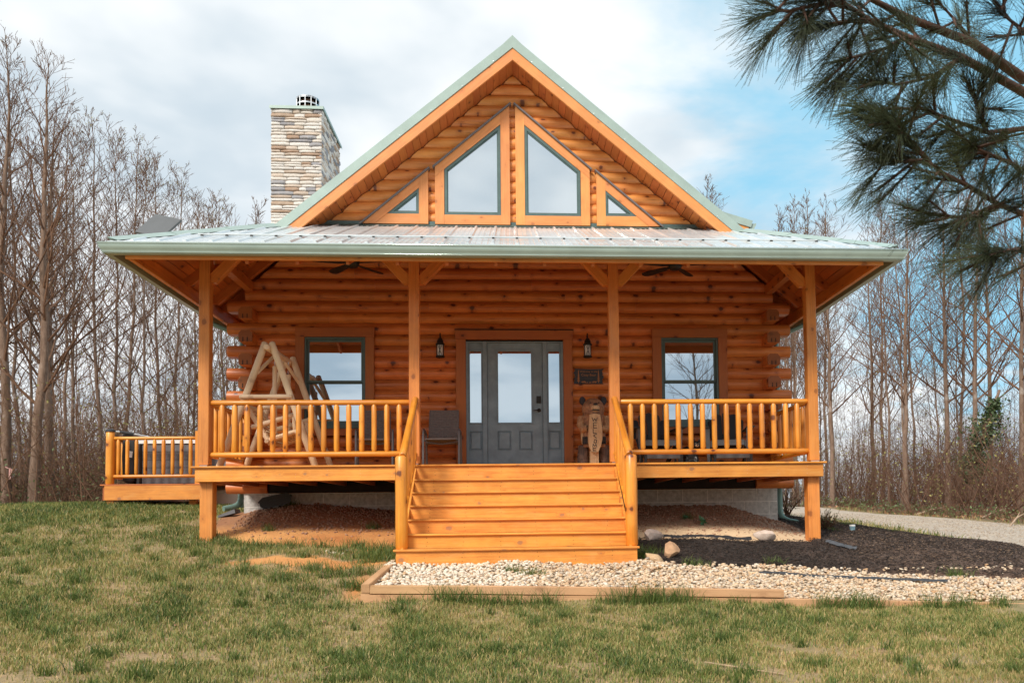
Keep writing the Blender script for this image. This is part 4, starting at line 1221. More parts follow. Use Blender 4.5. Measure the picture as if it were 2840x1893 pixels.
# ---- lanterns beside the door
def lantern(x, label):
    y = 1.775; t = thing('wall_lantern', (x, y, 1.78), label, 'wall lantern', 'lanterns either side of the front door')
    ir = M['iron']
    b = MB(); b.box(x-.055, x+.055, 1.895, 1.935, 1.96, 2.07); b.build('mounting_block', M['log'], t)
    b = MB(); b.tube([(x, 1.92, 2.02), (x, 1.87, 2.06), (x, 1.83, 2.14), (x, y+.02, 2.165), (x, y, 2.14), (x, y, 2.07)], .010, 7); b.build('bracket', ir, t, 50)
    b = MB(); b.lathe([(.012, .315), (.03, .30), (.042, .275), (.05, .262), (.05, .235), (.056, .228), (.072, .215), (.072, .200), (.055, .195)], (x, y, 1.78), 14); b.build('cap', ir, t, 50)
    b = MB(); b.lathe([(.046, .195), (.046, .03)], (x, y, 1.78), 14); b.build('glass_shade', plain('frosted_glass', (.80, .80, .78), .25), t, 50)
    b = MB(); b.lathe([(.062, .03), (.070, .022), (.070, .008), (.062, 0), (.03, -.006)], (x, y, 1.78), 14); b.build('base', ir, t, 50)
    b = MB()
    for i in range(6):
        a = 2*math.pi*(i+.5)/6; b.tube([(x+.06*math.cos(a), y+.06*math.sin(a), 1.80), (x+.06*math.cos(a), y+.06*math.sin(a), 1.985)], .005, 5)
    for s in (-1, 1): b.tube([(x-s*.034, y-.052, 1.81), (x, y-.064, 1.89), (x+s*.034, y-.052, 1.975)], .0035, 5)
    b.build('cage', ir, t)
lantern(-1.172, 'black iron lantern with a crossed cage left of the front door')
lantern(1.146, 'black iron lantern with a crossed cage right of the front door, above the metal sign')

# ---- ceiling fans
def fan(x, y, label):
    z = 2.985; t = thing('ceiling_fan', (x, y, z), label, 'ceiling fan', 'ceiling fans under the porch roof')
    b = MB(); b.tube([(x, y, z+.1), (x, y, ZE+PF*(y-YE)-.13)], .014, 8); b.lathe([(.06, 0), (.05, .06)], (x, y, ZE+PF*(y-YE)-.2), 14); b.build('down_rod', bk, t)
    b = MB(); b.lathe([(.04, -.045), (.075, -.035), (.10, 0), (.11, .05), (.08, .10), (.03, .11)], (x, y, z), 18); b.build('motor', bk, t, 50)
    for i in range(5):
        a = rad(57+72*i); ca_, sa_ = math.cos(a), math.sin(a)
        o = [(.09, -.02), (.2, -.05), (.5, -.068), (.60, -.062), (.64, -.03), (.645, .02), (.61, .06), (.5, .068), (.2, .05), (.09, .02)]
        v = []
        for hh in (.004, -.004):
            for r_, w in o: v.append((x+r_*ca_-w*sa_, y+r_*sa_+w*ca_, z+.02+hh+w*.2))
        m = len(o); f = [tuple(range(m)), tuple(range(2*m-1, m-1, -1))]+[((k+1) % m, k, m+k, m+(k+1) % m) for k in range(m)]
        q = MB(); q.add(v, f); q.build('blade', bk, t)
fan(-2.37, .92, 'black five-bladed ceiling fan over the left half of the porch')
fan(2.40, .92, 'black five-bladed ceiling fan over the right half of the porch')

# ---- metal welcome sign
sg = thing('wall_sign', (1.168, 1.89, 1.378), 'black cut-metal sign with pine trees and bears on the wall above the carved bear', 'sign')
pl = [(.93, 1.382), (1.405, 1.378)]
rg = random.Random(4)
rx = []
z = 1.39
while z < 1.62: rx.append((1.405+rg.uniform(-.018, .008), z)); rx.append((1.405+rg.uniform(-.03, .008), z+.012)); z += .03
top = [(1.40, 1.622), (1.2, 1.615), (1.0, 1.622), (.945, 1.626)]
lf = []
z = 1.61
while z > 1.39: lf.append((.93+rg.uniform(-.008, .02), z)); lf.append((.93+rg.uniform(-.008, .03), z-.012)); z -= .032
b = MB(); b.prism(pl+rx+top+lf, 1.888, 1.892); b.build('plate', plain('sign_black', (.022, .020, .020), .5), sg)
cutm = plain('cut_through', (.42, .15, .04), .6)
# stand-offs to the wall
b = MB(); b.box(1.0, 1.01, 1.892, 1.95, 1.59, 1.60); b.box(1.33, 1.34, 1.892, 1.95, 1.59, 1.60); b.build('stand_off', M['iron'], sg)
def text(body, x, z, size, y, mat, par, name):
    cu_ = bpy.data.curves.new('t', 'FONT'); cu_.body = body; cu_.size = size; cu_.align_x = 'CENTER'; cu_.align_y = 'CENTER'; cu_.extrude = .0008
    to = bpy.data.objects.new('t', cu_); COL.objects.link(to)
    dg = bpy.context.evaluated_depsgraph_get(); me = bpy.data.meshes.new_from_object(to.evaluated_get(dg)); bpy.data.objects.remove(to)
    me.materials.clear(); me.materials.append(mat)
    return mobj(name, me, par, Matrix.Translation((x, y, z)) @ Matrix.Rotation(rad(90), 4, 'X'))
text('Welcome to the', 1.168, 1.577, .042, 1.8865, cutm, sg, 'lettering')
text('Cozy Bear', 1.168, 1.522, .056, 1.8865, cutm, sg, 'lettering')
text('CABIN', 1.168, 1.468, .040, 1.8865, plain('dull_letter', (.075, .05, .04), .6), sg, 'lettering')
for x in (1.005, 1.325):   # pine silhouettes
    b = MB(); b.add([(x-.005, 1.8865, 1.395), (x+.005, 1.8865, 1.395), (x+.005, 1.8865, 1.6), (x-.005, 1.8865, 1.6)], [(0, 1, 2, 3)])
    for i in range(7):
        z0_ = 1.425+.023*i; w = .026-.003*i; b.add([(x-w, 1.8864, z0_), (x+w, 1.8864, z0_), (x, 1.8864, z0_+.024)], [(0, 1, 2)])
    b.build('pine_cutout', cutm, sg)
def bear_sil(x, s):
    b = MB()
    o = [(-1, 0), (-.75, 0), (-.7, .3), (.1, .35), (.15, 0), (.4, 0), (.45, .35), (.6, .45), (1, .35), (1.05, .5), (.85, .75), (.75, .85), (.3, .85), (-.3, .95), (-.85, .85), (-1.05, .6)]
    sc_ = abs(s); sx = 1 if s > 0 else -1
    pts = [(x+p[0]*sc_*sx, 1.392+p[1]*sc_) for p in o]
    v = [(a, 1.8866, c) for a, c in pts]; c_ = (sum(p[0] for p in pts)/len(pts), 1.8866, 1.392+.55*sc_); v.append(c_); n = len(o)
    b.add(v, [(i, (i+1) % n, n) for i in range(n)]); b.build('bear_cutout', cutm, sg)
bear_sil(1.085, -.034); bear_sil(1.145, .016); bear_sil(1.195, .019); bear_sil(1.262, .034)

# ================================================================== SIDE DECK AND HOT TUB
random.seed(12)
sd = thing('side_deck', (-6.2, 5.5, -.45), 'raised side deck with log railing left of the cabin, carrying the hot tub', 'deck')
board('rim_board', (-4.3, 5.33, -.092), (-5.60, 5.33, -.092), .03, .05, M['trim'], sd)
board('rim_board', (-7.52, 4.62, -.20), (-5.62, 4.62, -.20), .04, .265, M['deck'], sd)
board('rim_board', (-7.545, 4.64, -.20), (-7.545, 8.4, -.20), .04, .265, M['trim'], sd)
for i in range(24):
    y = 4.60+.07+.143*i
    board('deck_board', (-7.60, y, -.052), (-5.60 if y < 5.25 else -4.3, y, -.052), .138, .026, M['soffit'], sd)
for x, y in ((-7.44, 4.70), (-6.05, 4.95), (-5.75, 4.95), (-7.44, 8.2)):
    board('pier_post', (x, y, g1(x, y)-.1), (x, y, -.33), .13, .13, M['post'], sd, up=(0, -1, 0))
pole('corner_post', (-7.46, 4.68, -.04), (-7.46, 4.68, .935), .078, M['rail'], sd, n=8, wob=.01)
board('rail_post', (-5.88, 4.68, -.04), (-5.88, 4.68, .94), .085, .085, M['rail'], sd, up=(0, -1, 0))
for p, q, n_ in (((-7.40, 4.68), (-5.92, 4.68), 9), ((-7.46, 4.76), (-7.46, 8.2), 20)):
    railing(sd, p, q, .812, .108, pos=[.085+.1625*i for i in range(n_)] if n_ == 9 else None, n=n_, r=.032, br=.034)
board('rail_post', (-7.46, 8.25, -.04), (-7.46, 8.25, .9), .1, .1, M['rail'], sd, up=(0, -1, 0))
ht = thing('hot_tub', (-6.2, 5.9, -.04), 'grey-sided hot tub with white rim behind the side deck railing', 'hot tub')
b = MB(); b.box(-7.06, -5.32, 4.98, 6.72, -.035, .72); b.build('body', M['cover'], ht)
for i in range(5):
    z0_ = -.02+.150*i
    b = MB(); b.box(-7.0, -5.40, 4.955, 4.975, z0_+.004, z0_+.146); b.build('side_panel', M['tub'], ht)
    b = MB(); b.box(-7.085, -7.062, 5.05, 6.65, z0_+.004, z0_+.146); b.build('side_panel', M['tub'], ht)
b = MB(); b.box(-7.10, -5.28, 4.93, 6.76, .735, .80); b.build('rim', M['white'], ht)
b = MB(); b.tube([(-7.06, 4.975, -.03), (-7.06, 4.975, .73)], .05, 8); b.build('corner_trim', M['black'], ht, 40)
cv = thing('spa_cover', (-7.27, 5.6, .0), 'folded black hot tub cover hanging beside the tub behind the corner post', 'hot tub cover')
b = MB(); b.prism([(-7.36, .02), (-7.28, -.01), (-7.14, .01), (-7.12, .5), (-7.14, .84), (-7.2, .93), (-7.36, .95), (-7.39, .5)], 4.95, 6.6); remesh(b.build('cover_fold', M['cover'], cv), .03, 4)
b = MB(); b.tube([(-7.50, 4.9, .965), (-7.25, 4.9, .935), (-7.0, 4.92, .885), (-6.8, 5.0, .845)], .017, 7); b.build('lift_bar', M['steel'], cv, 40)
b = MB(); b.tube([(-7.38, 4.895, .955), (-7.14, 4.895, .915)], .028, 8); b.build('grip', M['black'], cv, 40)
b = MB(); b.add([(-7.265, 4.93, .49), (-7.175, 4.925, .47), (-7.165, 4.93, .585), (-7.255, 4.935, .605)], [(0, 1, 2, 3)]); b.build('paper_tag', M['white'], cv)
cp = MB(); cp.lathe([(.09, 0), (.085, .03), (.05, .05), (.01, .055)], (-7.46, 4.68, .936), 12); tag(cp.build('post_cap', M['cover'], None, 40), 'black cloth cap on the corner post of the side deck railing', 'cap')
wt_ = thing('white_tank', (-5.3, 5.9, -.6), 'smooth white tank with a rounded top lip under the side deck', 'tank')
b = MB(); b.box(-6.0, -4.55, 5.42, 6.4, -.75, -.19); b.build('body', M['white'], wt_)
b = MB(); b.tube([(-6.03, 5.42, -.165), (-4.5, 5.42, -.165)], .035, 8); b.box(-6.03, -4.5, 5.42, 6.42, -.19, -.14); b.build('lip', M['white'], wt_, 40)

# ---- satellite dish on the left slope
ds = thing('satellite_dish', (-4.75, .32, 2.80), 'grey rectangular satellite dish tilted on the left corner of the roof', 'satellite dish')
Cc = Vector((-4.88, .34, 3.31)); ea = Vector((.17, .25, .34)).normalized(); eb = Vector((.394, -.108, -.118)); eb = (eb-ea*eb.dot(ea)).normalized(); en = ea.cross(eb)
Md = Matrix((ea, eb, en)).transposed().to_4x4(); Md.translation = Cc
sgn_ = 1 if en.z > 0 else -1
b = MB(); v = []
for z_, s_ in ((0, .97), (.012*sgn_, 1), (.03*sgn_, 1), (.036*sgn_, .98)):
    for x_, y_ in ((-.228, -.213), (.228, -.213), (.228, .213), (-.228, .213)): v.append(Md @ Vector((x_*s_, y_*s_, z_)))
f = [(3, 2, 1, 0), (12, 13, 14, 15)]
for i in range(3): f += [(i*4+k, i*4+(k+1) % 4, i*4+4+(k+1) % 4, i*4+4+k) for k in range(4)]
b.add(v, f); b.build('panel', M['dish'], ds)
b = MB(); base = Vector((-4.72, .32, ZR-MR*4.72)); b.tube([base, Vector((-4.80, .32, 3.2)), Cc-en*sgn_*.02], [.02, .02, .02], 8); b.build('mast', M['dish'], ds)
b = MB(); hc = Cc-en*sgn_*.03; b.ball(hc, (.07, .06, .04)); b.build('hub', M['slingframe'], ds, 180)

# ================================================================== GROUND
def vn(x, y, s, seed):
    """smooth value noise 0..1"""
    r = np.random.default_rng(seed); T = r.random((256, 256))
    x = np.asarray(x)*s+1000.3; y = np.asarray(y)*s+1000.7
    xi = np.floor(x).astype(int); yi = np.floor(y).astype(int); fx = x-xi; fy = y-yi
    fx = fx*fx*(3-2*fx); fy = fy*fy*(3-2*fy)
    a = T[xi % 256, yi % 256]; b = T[(xi+1) % 256, yi % 256]; c = T[xi % 256, (yi+1) % 256]; d_ = T[(xi+1) % 256, (yi+1) % 256]
    return (a*(1-fx)+b*fx)*(1-fy)+(c*(1-fx)+d_*fx)*fy
def fbm(x, y, s, seed, o=3):
    t = 0; w = .5; n = 0
    for i in range(o): t = t+vn(x, y, s*2**i, seed+i)*w; n += w; w *= .55
    return t/n
def inpoly(x, y, poly):
    x = np.asarray(x); y = np.asarray(y); ins = np.zeros(x.shape, bool); n = len(poly)
    for i in range(n):
        x0, y0 = poly[i]; x1, y1 = poly[(i+1) % n]
        if y0 == y1: continue
        c = ((y0 > y) != (y1 > y)) & (x < (x1-x0)*(y-y0)/(y1-y0)+x0)
        ins ^= c
    return ins
def seg_dist(x, y, poly, closed=True):
    dd = np.full(np.shape(x), 1e9); n = len(poly)
    for i in range(n if closed else n-1):
        ax, ay = poly[i]; bx, by = poly[(i+1) % n]; L2 = (bx-ax)**2+(by-ay)**2+1e-9
        t = np.clip(((x-ax)*(bx-ax)+(y-ay)*(by-ay))/L2, 0, 1)
        dd = np.minimum(dd, np.hypot(x-ax-t*(bx-ax), y-ay-t*(by-ay)))
    return dd
def sdf(x, y, poly): d_ = seg_dist(x, y, poly); return np.where(inpoly(x, y, poly), -d_, d_)
DRIVE = [(5.2, 13.2), (7.5, 12.2), (9.1, 12.0), (9.5, 9.5), (9.2, 6.18), (8.6, 3.2), (7.7, .96), (6.9, -1.6), (6.5, -6), (6.5, -30), (15, -30), (14.6, -6), (14.9, 4), (15.1, 9), (14.6, 13.0), (13.9, 17.5), (13.3, 22.5), (14, 32), (8, 40), (6, 30), (5, 20)]
MULCH = [(1.55, .02), (4.0, -.04), (4.35, .8), (4.3, 2.0), (4.25, 4.6), (6.5, 4.4), (7.9, 3.5), (8.6, 3.2), (7.7, .96), (6.9, -1.62), (6.0, -1.66), (5.2, -1.56), (4.2, -1.42), (3.1, -1.3), (2.1, -1.42), (1.55, -1.38)]
PEB = [(-1.52, -1.45), (1.45, -1.45), (2.1, -1.46), (3.1, -1.36), (4.2, -1.48), (5.2, -1.62), (6.0, -1.72), (7.2, -1.7), (7.3, -2.42), (-1.55, -2.42)]
BARE = [(-4.5, 1.9), (-4.2, .4), (-3.5, -.10), (-2.4, -.28), (-1.45, -.75), (-1.45, 2.3), (-4.2, 2.3)]
BARE2 = [(1.4, 2.3), (1.4, -.1), (4.1, -.02), (4.4, .9), (4.25, 2.3)]
def zones(x, y):
    n1 = fbm(x, y, 1.3, 5)-.5; n2 = fbm(x, y, 3.5, 9)-.5; wob = n1*.35+n2*.25
    bare = np.clip(.5-(sdf(x, y, BARE)+wob*.6)/.22, 0, 1)
    # worn orange strips in front of the left side of the porch
    strip = np.clip(1-np.abs(y+1.25+.10*(x+2.5))/.40, 0, 1)*np.clip((x+3.8)/.5, 0, 1)*np.clip((-1.5-x)/.2, 0, 1)
    strip2 = np.clip(1-np.abs(y+.66+.15*(x+2.2))/.20, 0, 1)*np.clip((x+2.6)/.3, 0, 1)*np.clip((-1.45-x)/.1, 0, 1)
    bare = np.maximum(bare, np.clip(strip*1.3+n2*3.2-.1, 0, 1)*(strip > .02)); bare = np.maximum(bare, np.clip(strip2*1.2+n2*3-.1, 0, 1)*(strip2 > .02))
    bare = np.maximum(bare, .8*np.clip(1-np.hypot((x+1.75)/.28, (y+2.1)/.9), 0, 1))
    bare2 = np.clip(.5-(sdf(x, y, BARE2)+wob*.3)/.15, 0, 1)
    leaf = np.clip((y-8.6+wob*2-np.clip(x+14, 0, 30)*.0)/1.2, 0, 1)*(x < 5)
    leaf = np.maximum(leaf, np.clip((sdf(x, y, DRIVE)-.1)/.7, 0, 1)*np.clip((x-11)/2, 0, 1))
    leaf = np.maximum(leaf, np.clip((y-24)/5, 0, 1)*(sdf(x, y, DRIVE) > 0))
    return bare, bare2, leaf, n1, n2
def axis_pts(lo, hi, f0, f1, fine, coarse):
    a = list(np.arange(lo, f0, coarse))+list(np.arange(f0, f1, fine))+list(np.arange(f1, hi+.1, coarse)); return np.array(a)
gx = axis_pts(-140, 140, -13, 11, .09, 4.5); gy = axis_pts(-60, 160, -7.6, 8.6, .09, 4.4)
gx = np.unique(np.concatenate([gx, np.arange(-40, 40, 1.0)])); gy = np.unique(np.concatenate([gy, np.arange(8, 45, .8), np.arange(-20, -7, .8)]))
X, Y = np.meshgrid(gx, gy, indexing='ij')
def mound(x, y):
    """loose soil heaped against the foundation"""
    m = .05*np.clip(1-((x+2.9)/1.3)**2, 0, 1)*np.clip((y-.7)/1.0, 0, 1)+.03*fbm(x, y, 4, 77)*((y > .3) & (np.abs(x) < 4.2))
    return m
def gz(x, y):
    x = np.asarray(x, float); y = np.asarray(y, float)
    z = gh(x, y)+(fbm(x, y, 2.2, 3)-.5)*.035*np.clip((8-np.abs(y))/8, 0, 1)
    z = z+mound(x, y)*(np.abs(x) < 4.2)*(y < 2.0)
    return z
Zg = gz(X, Y)
nx, ny = X.shape
me = bpy.data.meshes.new('ground')
vv = np.stack([X.ravel(), Y.ravel(), Zg.ravel()], 1).astype(np.float32)
idx = np.arange(nx*ny).reshape(nx, ny)
q = np.stack([idx[:-1, :-1].ravel(), idx[1:, :-1].ravel(), idx[1:, 1:].ravel(), idx[:-1, 1:].ravel()], 1)
def fast_mesh(me, v, faces):
    k = faces.shape[1]
    me.vertices.add(len(v)); me.vertices.foreach_set('co', np.ascontiguousarray(v, np.float32).ravel())
    me.loops.add(faces.size); me.loops.foreach_set('vertex_index', faces.astype(np.int32).ravel())
    me.polygons.add(len(faces)); me.polygons.foreach_set('loop_start', np.arange(0, faces.size, k, dtype=np.int32))
    me.update(calc_edges=True)
fast_mesh(me, vv, q); me.polygons.foreach_set('use_smooth', [True]*len(me.polygons))
bare, bare2, leafz, n1, n2 = zones(X, Y)
for nm, a in (('bare', bare), ('bare2', bare2), ('leaf', leafz)):
    at = me.attributes.new(nm, 'FLOAT', 'POINT'); at.data.foreach_set('value', a.ravel().astype(np.float32))
m, nt, p = new_mat('ground_soil')
co = N(nt, 'ShaderNodeTexCoord').outputs['Object']
A = lambda nm: N(nt, 'ShaderNodeAttribute', attribute_name=nm).outputs['Fac']
na = noise(nt, co, .8, 4, .6); nb = noise(nt, co, 9, 5, .65); nc = noise(nt, co, 60, 4, .7)
lawn = mixc(nt, maprange(nt, nb, .35, .65), (.48, .31, .17), (.31, .225, .11))
lawn = mixc(nt, maprange(nt, na, .4, .65, 0, .5), lawn, (.19, .20, .075))
lawn = mixc(nt, maprange(nt, nc, .35, .75, 0, .5), lawn, (.10, .075, .04))
c1 = mixc(nt, maprange(nt, nb, .3, .7), (.60, .24, .065), (.42, .145, .04))
c1 = mixc(nt, maprange(nt, na, .35, .62), c1, (.68, .34, .115))
c1 = mixc(nt, maprange(nt, nc, .5, .75, 0, .5), c1, (.20, .085, .045))
# darker crumbly soil near the foundation
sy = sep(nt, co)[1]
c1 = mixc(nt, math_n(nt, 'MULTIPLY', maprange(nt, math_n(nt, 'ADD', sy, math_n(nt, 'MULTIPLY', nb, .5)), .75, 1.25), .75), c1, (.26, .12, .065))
c2 = mixc(nt, maprange(nt, nb, .3, .7), (.76, .55, .34), (.64, .44, .26))
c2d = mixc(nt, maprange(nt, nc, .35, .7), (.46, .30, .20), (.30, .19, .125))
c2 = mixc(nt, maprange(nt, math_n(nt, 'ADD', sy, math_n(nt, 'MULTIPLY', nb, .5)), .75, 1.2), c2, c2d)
lf_ = mixc(nt, maprange(nt, nb, .3, .7), (.20, .11, .06), (.10, .065, .035)); lf_ = mixc(nt, maprange(nt, na, .45, .6, 0, .7), lf_, (.09, .10, .035)); lf_ = mixc(nt, maprange(nt, nc, .4, .7, 0, .6), lf_, (.28, .16, .09))
col = mixc(nt, maprange(nt, A('bare'), .25, .7), lawn, c1)
col = mixc(nt, maprange(nt, A('bare2'), .25, .7), col, c2)
col = mixc(nt, A('leaf'), col, lf_)
nt.links.new(col, p.inputs['Base Color']); p.inputs['Roughness'].default_value = .95
bp = N(nt, 'ShaderNodeBump'); bp.inputs['Strength'].default_value = 1; bp.inputs['Distance'].default_value = .03
nt.links.new(math_n(nt, 'ADD', math_n(nt, 'MULTIPLY', nb, .6), math_n(nt, 'MULTIPLY', nc, .35)), bp.inputs['Height']); nt.links.new(bp.outputs[0], p.inputs['Normal'])
me.materials.append(m)
tag(mobj('ground', me), 'sloping ground of thin lawn and soil around the cabin', kind='structure')

def patch(name, poly, step, h, mat, wob=.06, seed=1, hf=None, soft=.0):
    xs_ = [a for a, _ in poly]; ys_ = [b_ for _, b_ in poly]
    ax = np.arange(min(xs_)-.2, max(xs_)+.2, step); ay = np.arange(min(ys_)-.2, max(ys_)+.2, step)
    PX, PY = np.meshgrid(ax, ay, indexing='ij')
    s = sdf(PX, PY, poly)+(fbm(PX, PY, 2.5, seed)-.5)*wob*2
    # vertices just outside are tucked below the ground so the border is a soft line
    hh = np.clip(-s/(step*1.5), -1, 1)*h
    PZ = gz(PX, PY)+hh+(hf(PX, PY) if hf else 0)*(s < 0)
    keep = s < step*1.2
    id_ = -np.ones(PX.shape, int); id_[keep] = np.arange(keep.sum())
    qd = np.stack([id_[:-1, :-1], id_[1:, :-1], id_[1:, 1:], id_[:-1, 1:]], -1).reshape(-1, 4); qd = qd[(qd >= 0).all(1)]
    me = bpy.data.meshes.new(name); fast_mesh(me, np.stack([PX[keep], PY[keep], PZ[keep]], 1), qd)
    me.polygons.foreach_set('use_smooth', [True]*len(me.polygons)); me.materials.append(mat)
    return mobj(name, me)
# gravel driveway
m, nt, p = new_mat('fine_gravel'); co = N(nt, 'ShaderNodeTexCoord').outputs['Object']
vo = N(nt, 'ShaderNodeTexVoronoi'); nt.links.new(co, vo.inputs['Vector']); vo.inputs['Scale'].default_value = 26
sp = sep(nt, vo.outputs['Color'])
col = mixc(nt, sp[0], (.34, .265, .20), (.62, .52, .42)); col = mixc(nt, maprange(nt, noise(nt, co, .6, 4, .6), .35, .65, 0, .45), col, (.40, .345, .285)); col = mixc(nt, maprange(nt, noise(nt, co, 7, 4, .7), .6, .75, 0, .6), col, (.22, .17, .12))
nt.links.new(col, p.inputs['Base Color']); p.inputs['Roughness'].default_value = .95
bp = N(nt, 'ShaderNodeBump'); bp.inputs['Strength'].default_value = 1; bp.inputs['Distance'].default_value = .03; nt.links.new(vo.outputs['Distance'], bp.inputs['Height']); nt.links.new(bp.outputs[0], p.inputs['Normal'])
tag(patch('driveway', [(x, max(y, -9)) for x, y in DRIVE], .22, .02, m, .12, 3), 'pale gravel driveway curving past the right side of the cabin', kind='structure')
# dark mulch bed
m, nt, p = new_mat('mulch'); co = N(nt, 'ShaderNodeTexCoord').outputs['Object']
mp = N(nt, 'ShaderNodeMapping'); nt.links.new(co, mp.inputs[0]); mp.inputs['Scale'].default_value = (18, 45, 20); mp.inputs['Rotation'].default_value = (0, 0, .3)
a = noise(nt, mp.outputs[0], 1.5, 5, .7, 1.2)
sx_ = sep(nt, co)[0]
old = maprange(nt, math_n(nt, 'ADD', sx_, math_n(nt, 'MULTIPLY', noise(nt, co, .9, 3), 2.0)), 4.2, 6.0)
dkm = mixc(nt, maprange(nt, a, .35, .7), (.018, .012, .010), (.075, .05, .038))
ltm = mixc(nt, maprange(nt, a, .35, .7), (.075, .040, .028), (.23, .145, .10))
nt.links.new(mixc(nt, old, dkm, ltm), p.inputs['Base Color']); p.inputs['Roughness'].default_value = .95
bp = N(nt, 'ShaderNodeBump'); bp.inputs['Strength'].default_value = 1; bp.inputs['Distance'].default_value = .03; nt.links.new(a, bp.inputs['Height']); nt.links.new(bp.outputs[0], p.inputs['Normal'])
tag(patch('mulch_bed', MULCH, .05, .03, m, .06, 8, lambda x, y: .03*fbm(x, y, 5, 21)), 'dark wood mulch bed right of the steps', kind='structure')
def peb_z(x, y):
    top = np.where(x < 2.83, -1.412-.0278*(x+1.56), -1.625-.045*(x-2.9)); back = -1.27-.045*np.clip(x-.5, 0, 9)
    t = np.clip((y+2.42)/.95, 0, 1); return (top-.012)*(1-t)+back*t
# bedding under the river pebbles
bedm = plain('pebble_bedding', (.30, .23, .16), .95, 0, .1, 30, bump=1)
tag(patch('pebble_bedding', PEB, .05, .02, bedm, .02, 12, lambda x, y: np.maximum(peb_z(x, y)-gz(x, y)-.035, -.03)), 'sandy bedding below the river pebbles', kind='structure')

# ---- scattered stones, chips, clods
def ico():
    t = (1+5**.5)/2
    v = np.array([(-1, t, 0), (1, t, 0), (-1, -t, 0), (1, -t, 0), (0, -1, t), (0, 1, t), (0, -1, -t), (0, 1, -t), (t, 0, -1), (t, 0, 1), (-t, 0, -1), (-t, 0, 1)], float)/math.hypot(1, t)
    f = np.array([(0, 11, 5), (0, 5, 1), (0, 1, 7), (0, 7, 10), (0, 10, 11), (1, 5, 9), (5, 11, 4), (11, 10, 2), (10, 7, 6), (7, 1, 8), (3, 9, 4), (3, 4, 2), (3, 2, 6), (3, 6, 8), (3, 8, 9), (4, 9, 5), (2, 4, 11), (6, 2, 10), (8, 6, 7), (9, 8, 1)])
    return v, f
def ico2():
    v, f = ico(); v = list(map(tuple, v)); mid = {}; nf = []
    def mm(a, b):
        k_ = (min(a, b), max(a, b))
        if k_ not in mid: p_ = Vector(v[a])+Vector(v[b]); p_.normalize(); v.append(tuple(p_)); mid[k_] = len(v)-1
        return mid[k_]
    for a, b, c in f: ab, bc, ca_ = mm(a, b), mm(b, c), mm(c, a); nf += [(a, ab, ca_), (b, bc, ab), (c, ca_, bc), (ab, bc, ca_)]
    return np.array(v), np.array(nf)
def scatter(name, pts, size, flat, mat, label, rng, tones=None, hi=False, sink=.3, jag=.12, rot=None, ax=(1.0, .75)):
    V, F = ico2() if hi else ico(); n = len(pts); nv = len(V)
    S = size[:, None]*np.stack([rng.uniform(.85, 1.3, n)*ax[0], rng.uniform(.8, 1.15, n)*ax[1], flat*rng.uniform(.75, 1.25, n)], 1)
    a = rng.uniform(0, 2*math.pi, n)
    jit = 1+rng.uniform(-jag, jag, (n, nv, 1))
    P = V[None]*jit*S[:, None, :]
    tl = rng.uniform(-.35, .35, n); ct, st_ = np.cos(tl)[:, None], np.sin(tl)[:, None]
    Px, Pz = P[..., 0]*ct-P[..., 2]*st_, P[..., 0]*st_+P[..., 2]*ct
    ca_, sa_ = np.cos(a)[:, None], np.sin(a)[:, None]
    W = np.stack([Px*ca_-P[..., 1]*sa_+pts[:, 0:1], Px*sa_+P[..., 1]*ca_+pts[:, 1:2], Pz+pts[:, 2:3]+(S[:, 2:3]*(1-2*sink))], -1)
    faces = (F[None]+(np.arange(n)*nv)[:, None, None]).reshape(-1, 3)
    o_ = pts.mean(0)
    me = bpy.data.meshes.new(name); fast_mesh(me, W.reshape(-1, 3)-o_, faces); me.polygons.foreach_set('use_smooth', [True]*len(me.polygons))
    t_ = rng.random(n) if tones is None else tones
    at = me.attributes.new('tone', 'FLOAT', 'FACE'); at.data.foreach_set('value', np.repeat(t_, len(F)).astype(np.float32))
    me.materials.append(mat)
    return tag(mobj(name, me, None, Matrix.Translation(o_)), label, kind='stuff')
def tone_mat(name, cols, rough=.7, bump=.3, bs=80, nz=.25):
    m, nt, p = new_mat(name); at = N(nt, 'ShaderNodeAttribute', attribute_name='tone').outputs['Fac']
    r_ = N(nt, 'ShaderNodeValToRGB')
    while len(r_.color_ramp.elements) < len(cols): r_.color_ramp.elements.new(.5)
    for i, c_ in enumerate(cols): r_.color_ramp.elements[i].position = i/max(1, len(cols)-1); r_.color_ramp.elements[i].color = (*c_, 1)
    nt.links.new(at, r_.inputs[0]); co = N(nt, 'ShaderNodeTexCoord').outputs['Object']
    f_ = noise(nt, co, bs, 3, .6)
    cc = mixc(nt, maprange(nt, f_, .3, .7, 0, nz*2), r_.outputs[0], tuple(c*.55 for c in cols[len(cols)//2]))
    nt.links.new(cc, p.inputs['Base Color']); p.inputs['Roughness'].default_value = rough
    if bump: bp = N(nt, 'ShaderNodeBump'); bp.inputs['Strength'].default_value = bump; bp.inputs['Distance'].default_value = .003; nt.links.new(f_, bp.inputs['Height']); nt.links.new(bp.outputs[0], p.inputs['Normal'])
    return m
rg = np.random.default_rng(17)
def sample(poly, n, margin=0.):
    xs_ = [a for a, _ in poly]; ys_ = [b_ for _, b_ in poly]
    P_ = np.stack([rg.uniform(min(xs_), max(xs_), n*3), rg.uniform(min(ys_), max(ys_), n*3)], 1)
    s = sdf(P_[:, 0], P_[:, 1], poly); return P_[s < -margin][:n]
pp = sample(PEB, 13000, -.02)
ex = np.stack([rg.uniform(2.2, 6.4, 260), -1.45+rg.normal(0, .07, 260)], 1); pp = np.concatenate([pp, ex])
hz = np.maximum(peb_z(pp[:, 0], pp[:, 1])-.02, gz(pp[:, 0], pp[:, 1])+.01); hz = np.where(pp[:, 1] > -1.44, gz(pp[:, 0], pp[:, 1])+.04, hz)+rg.uniform(-.01, .022, len(pp))
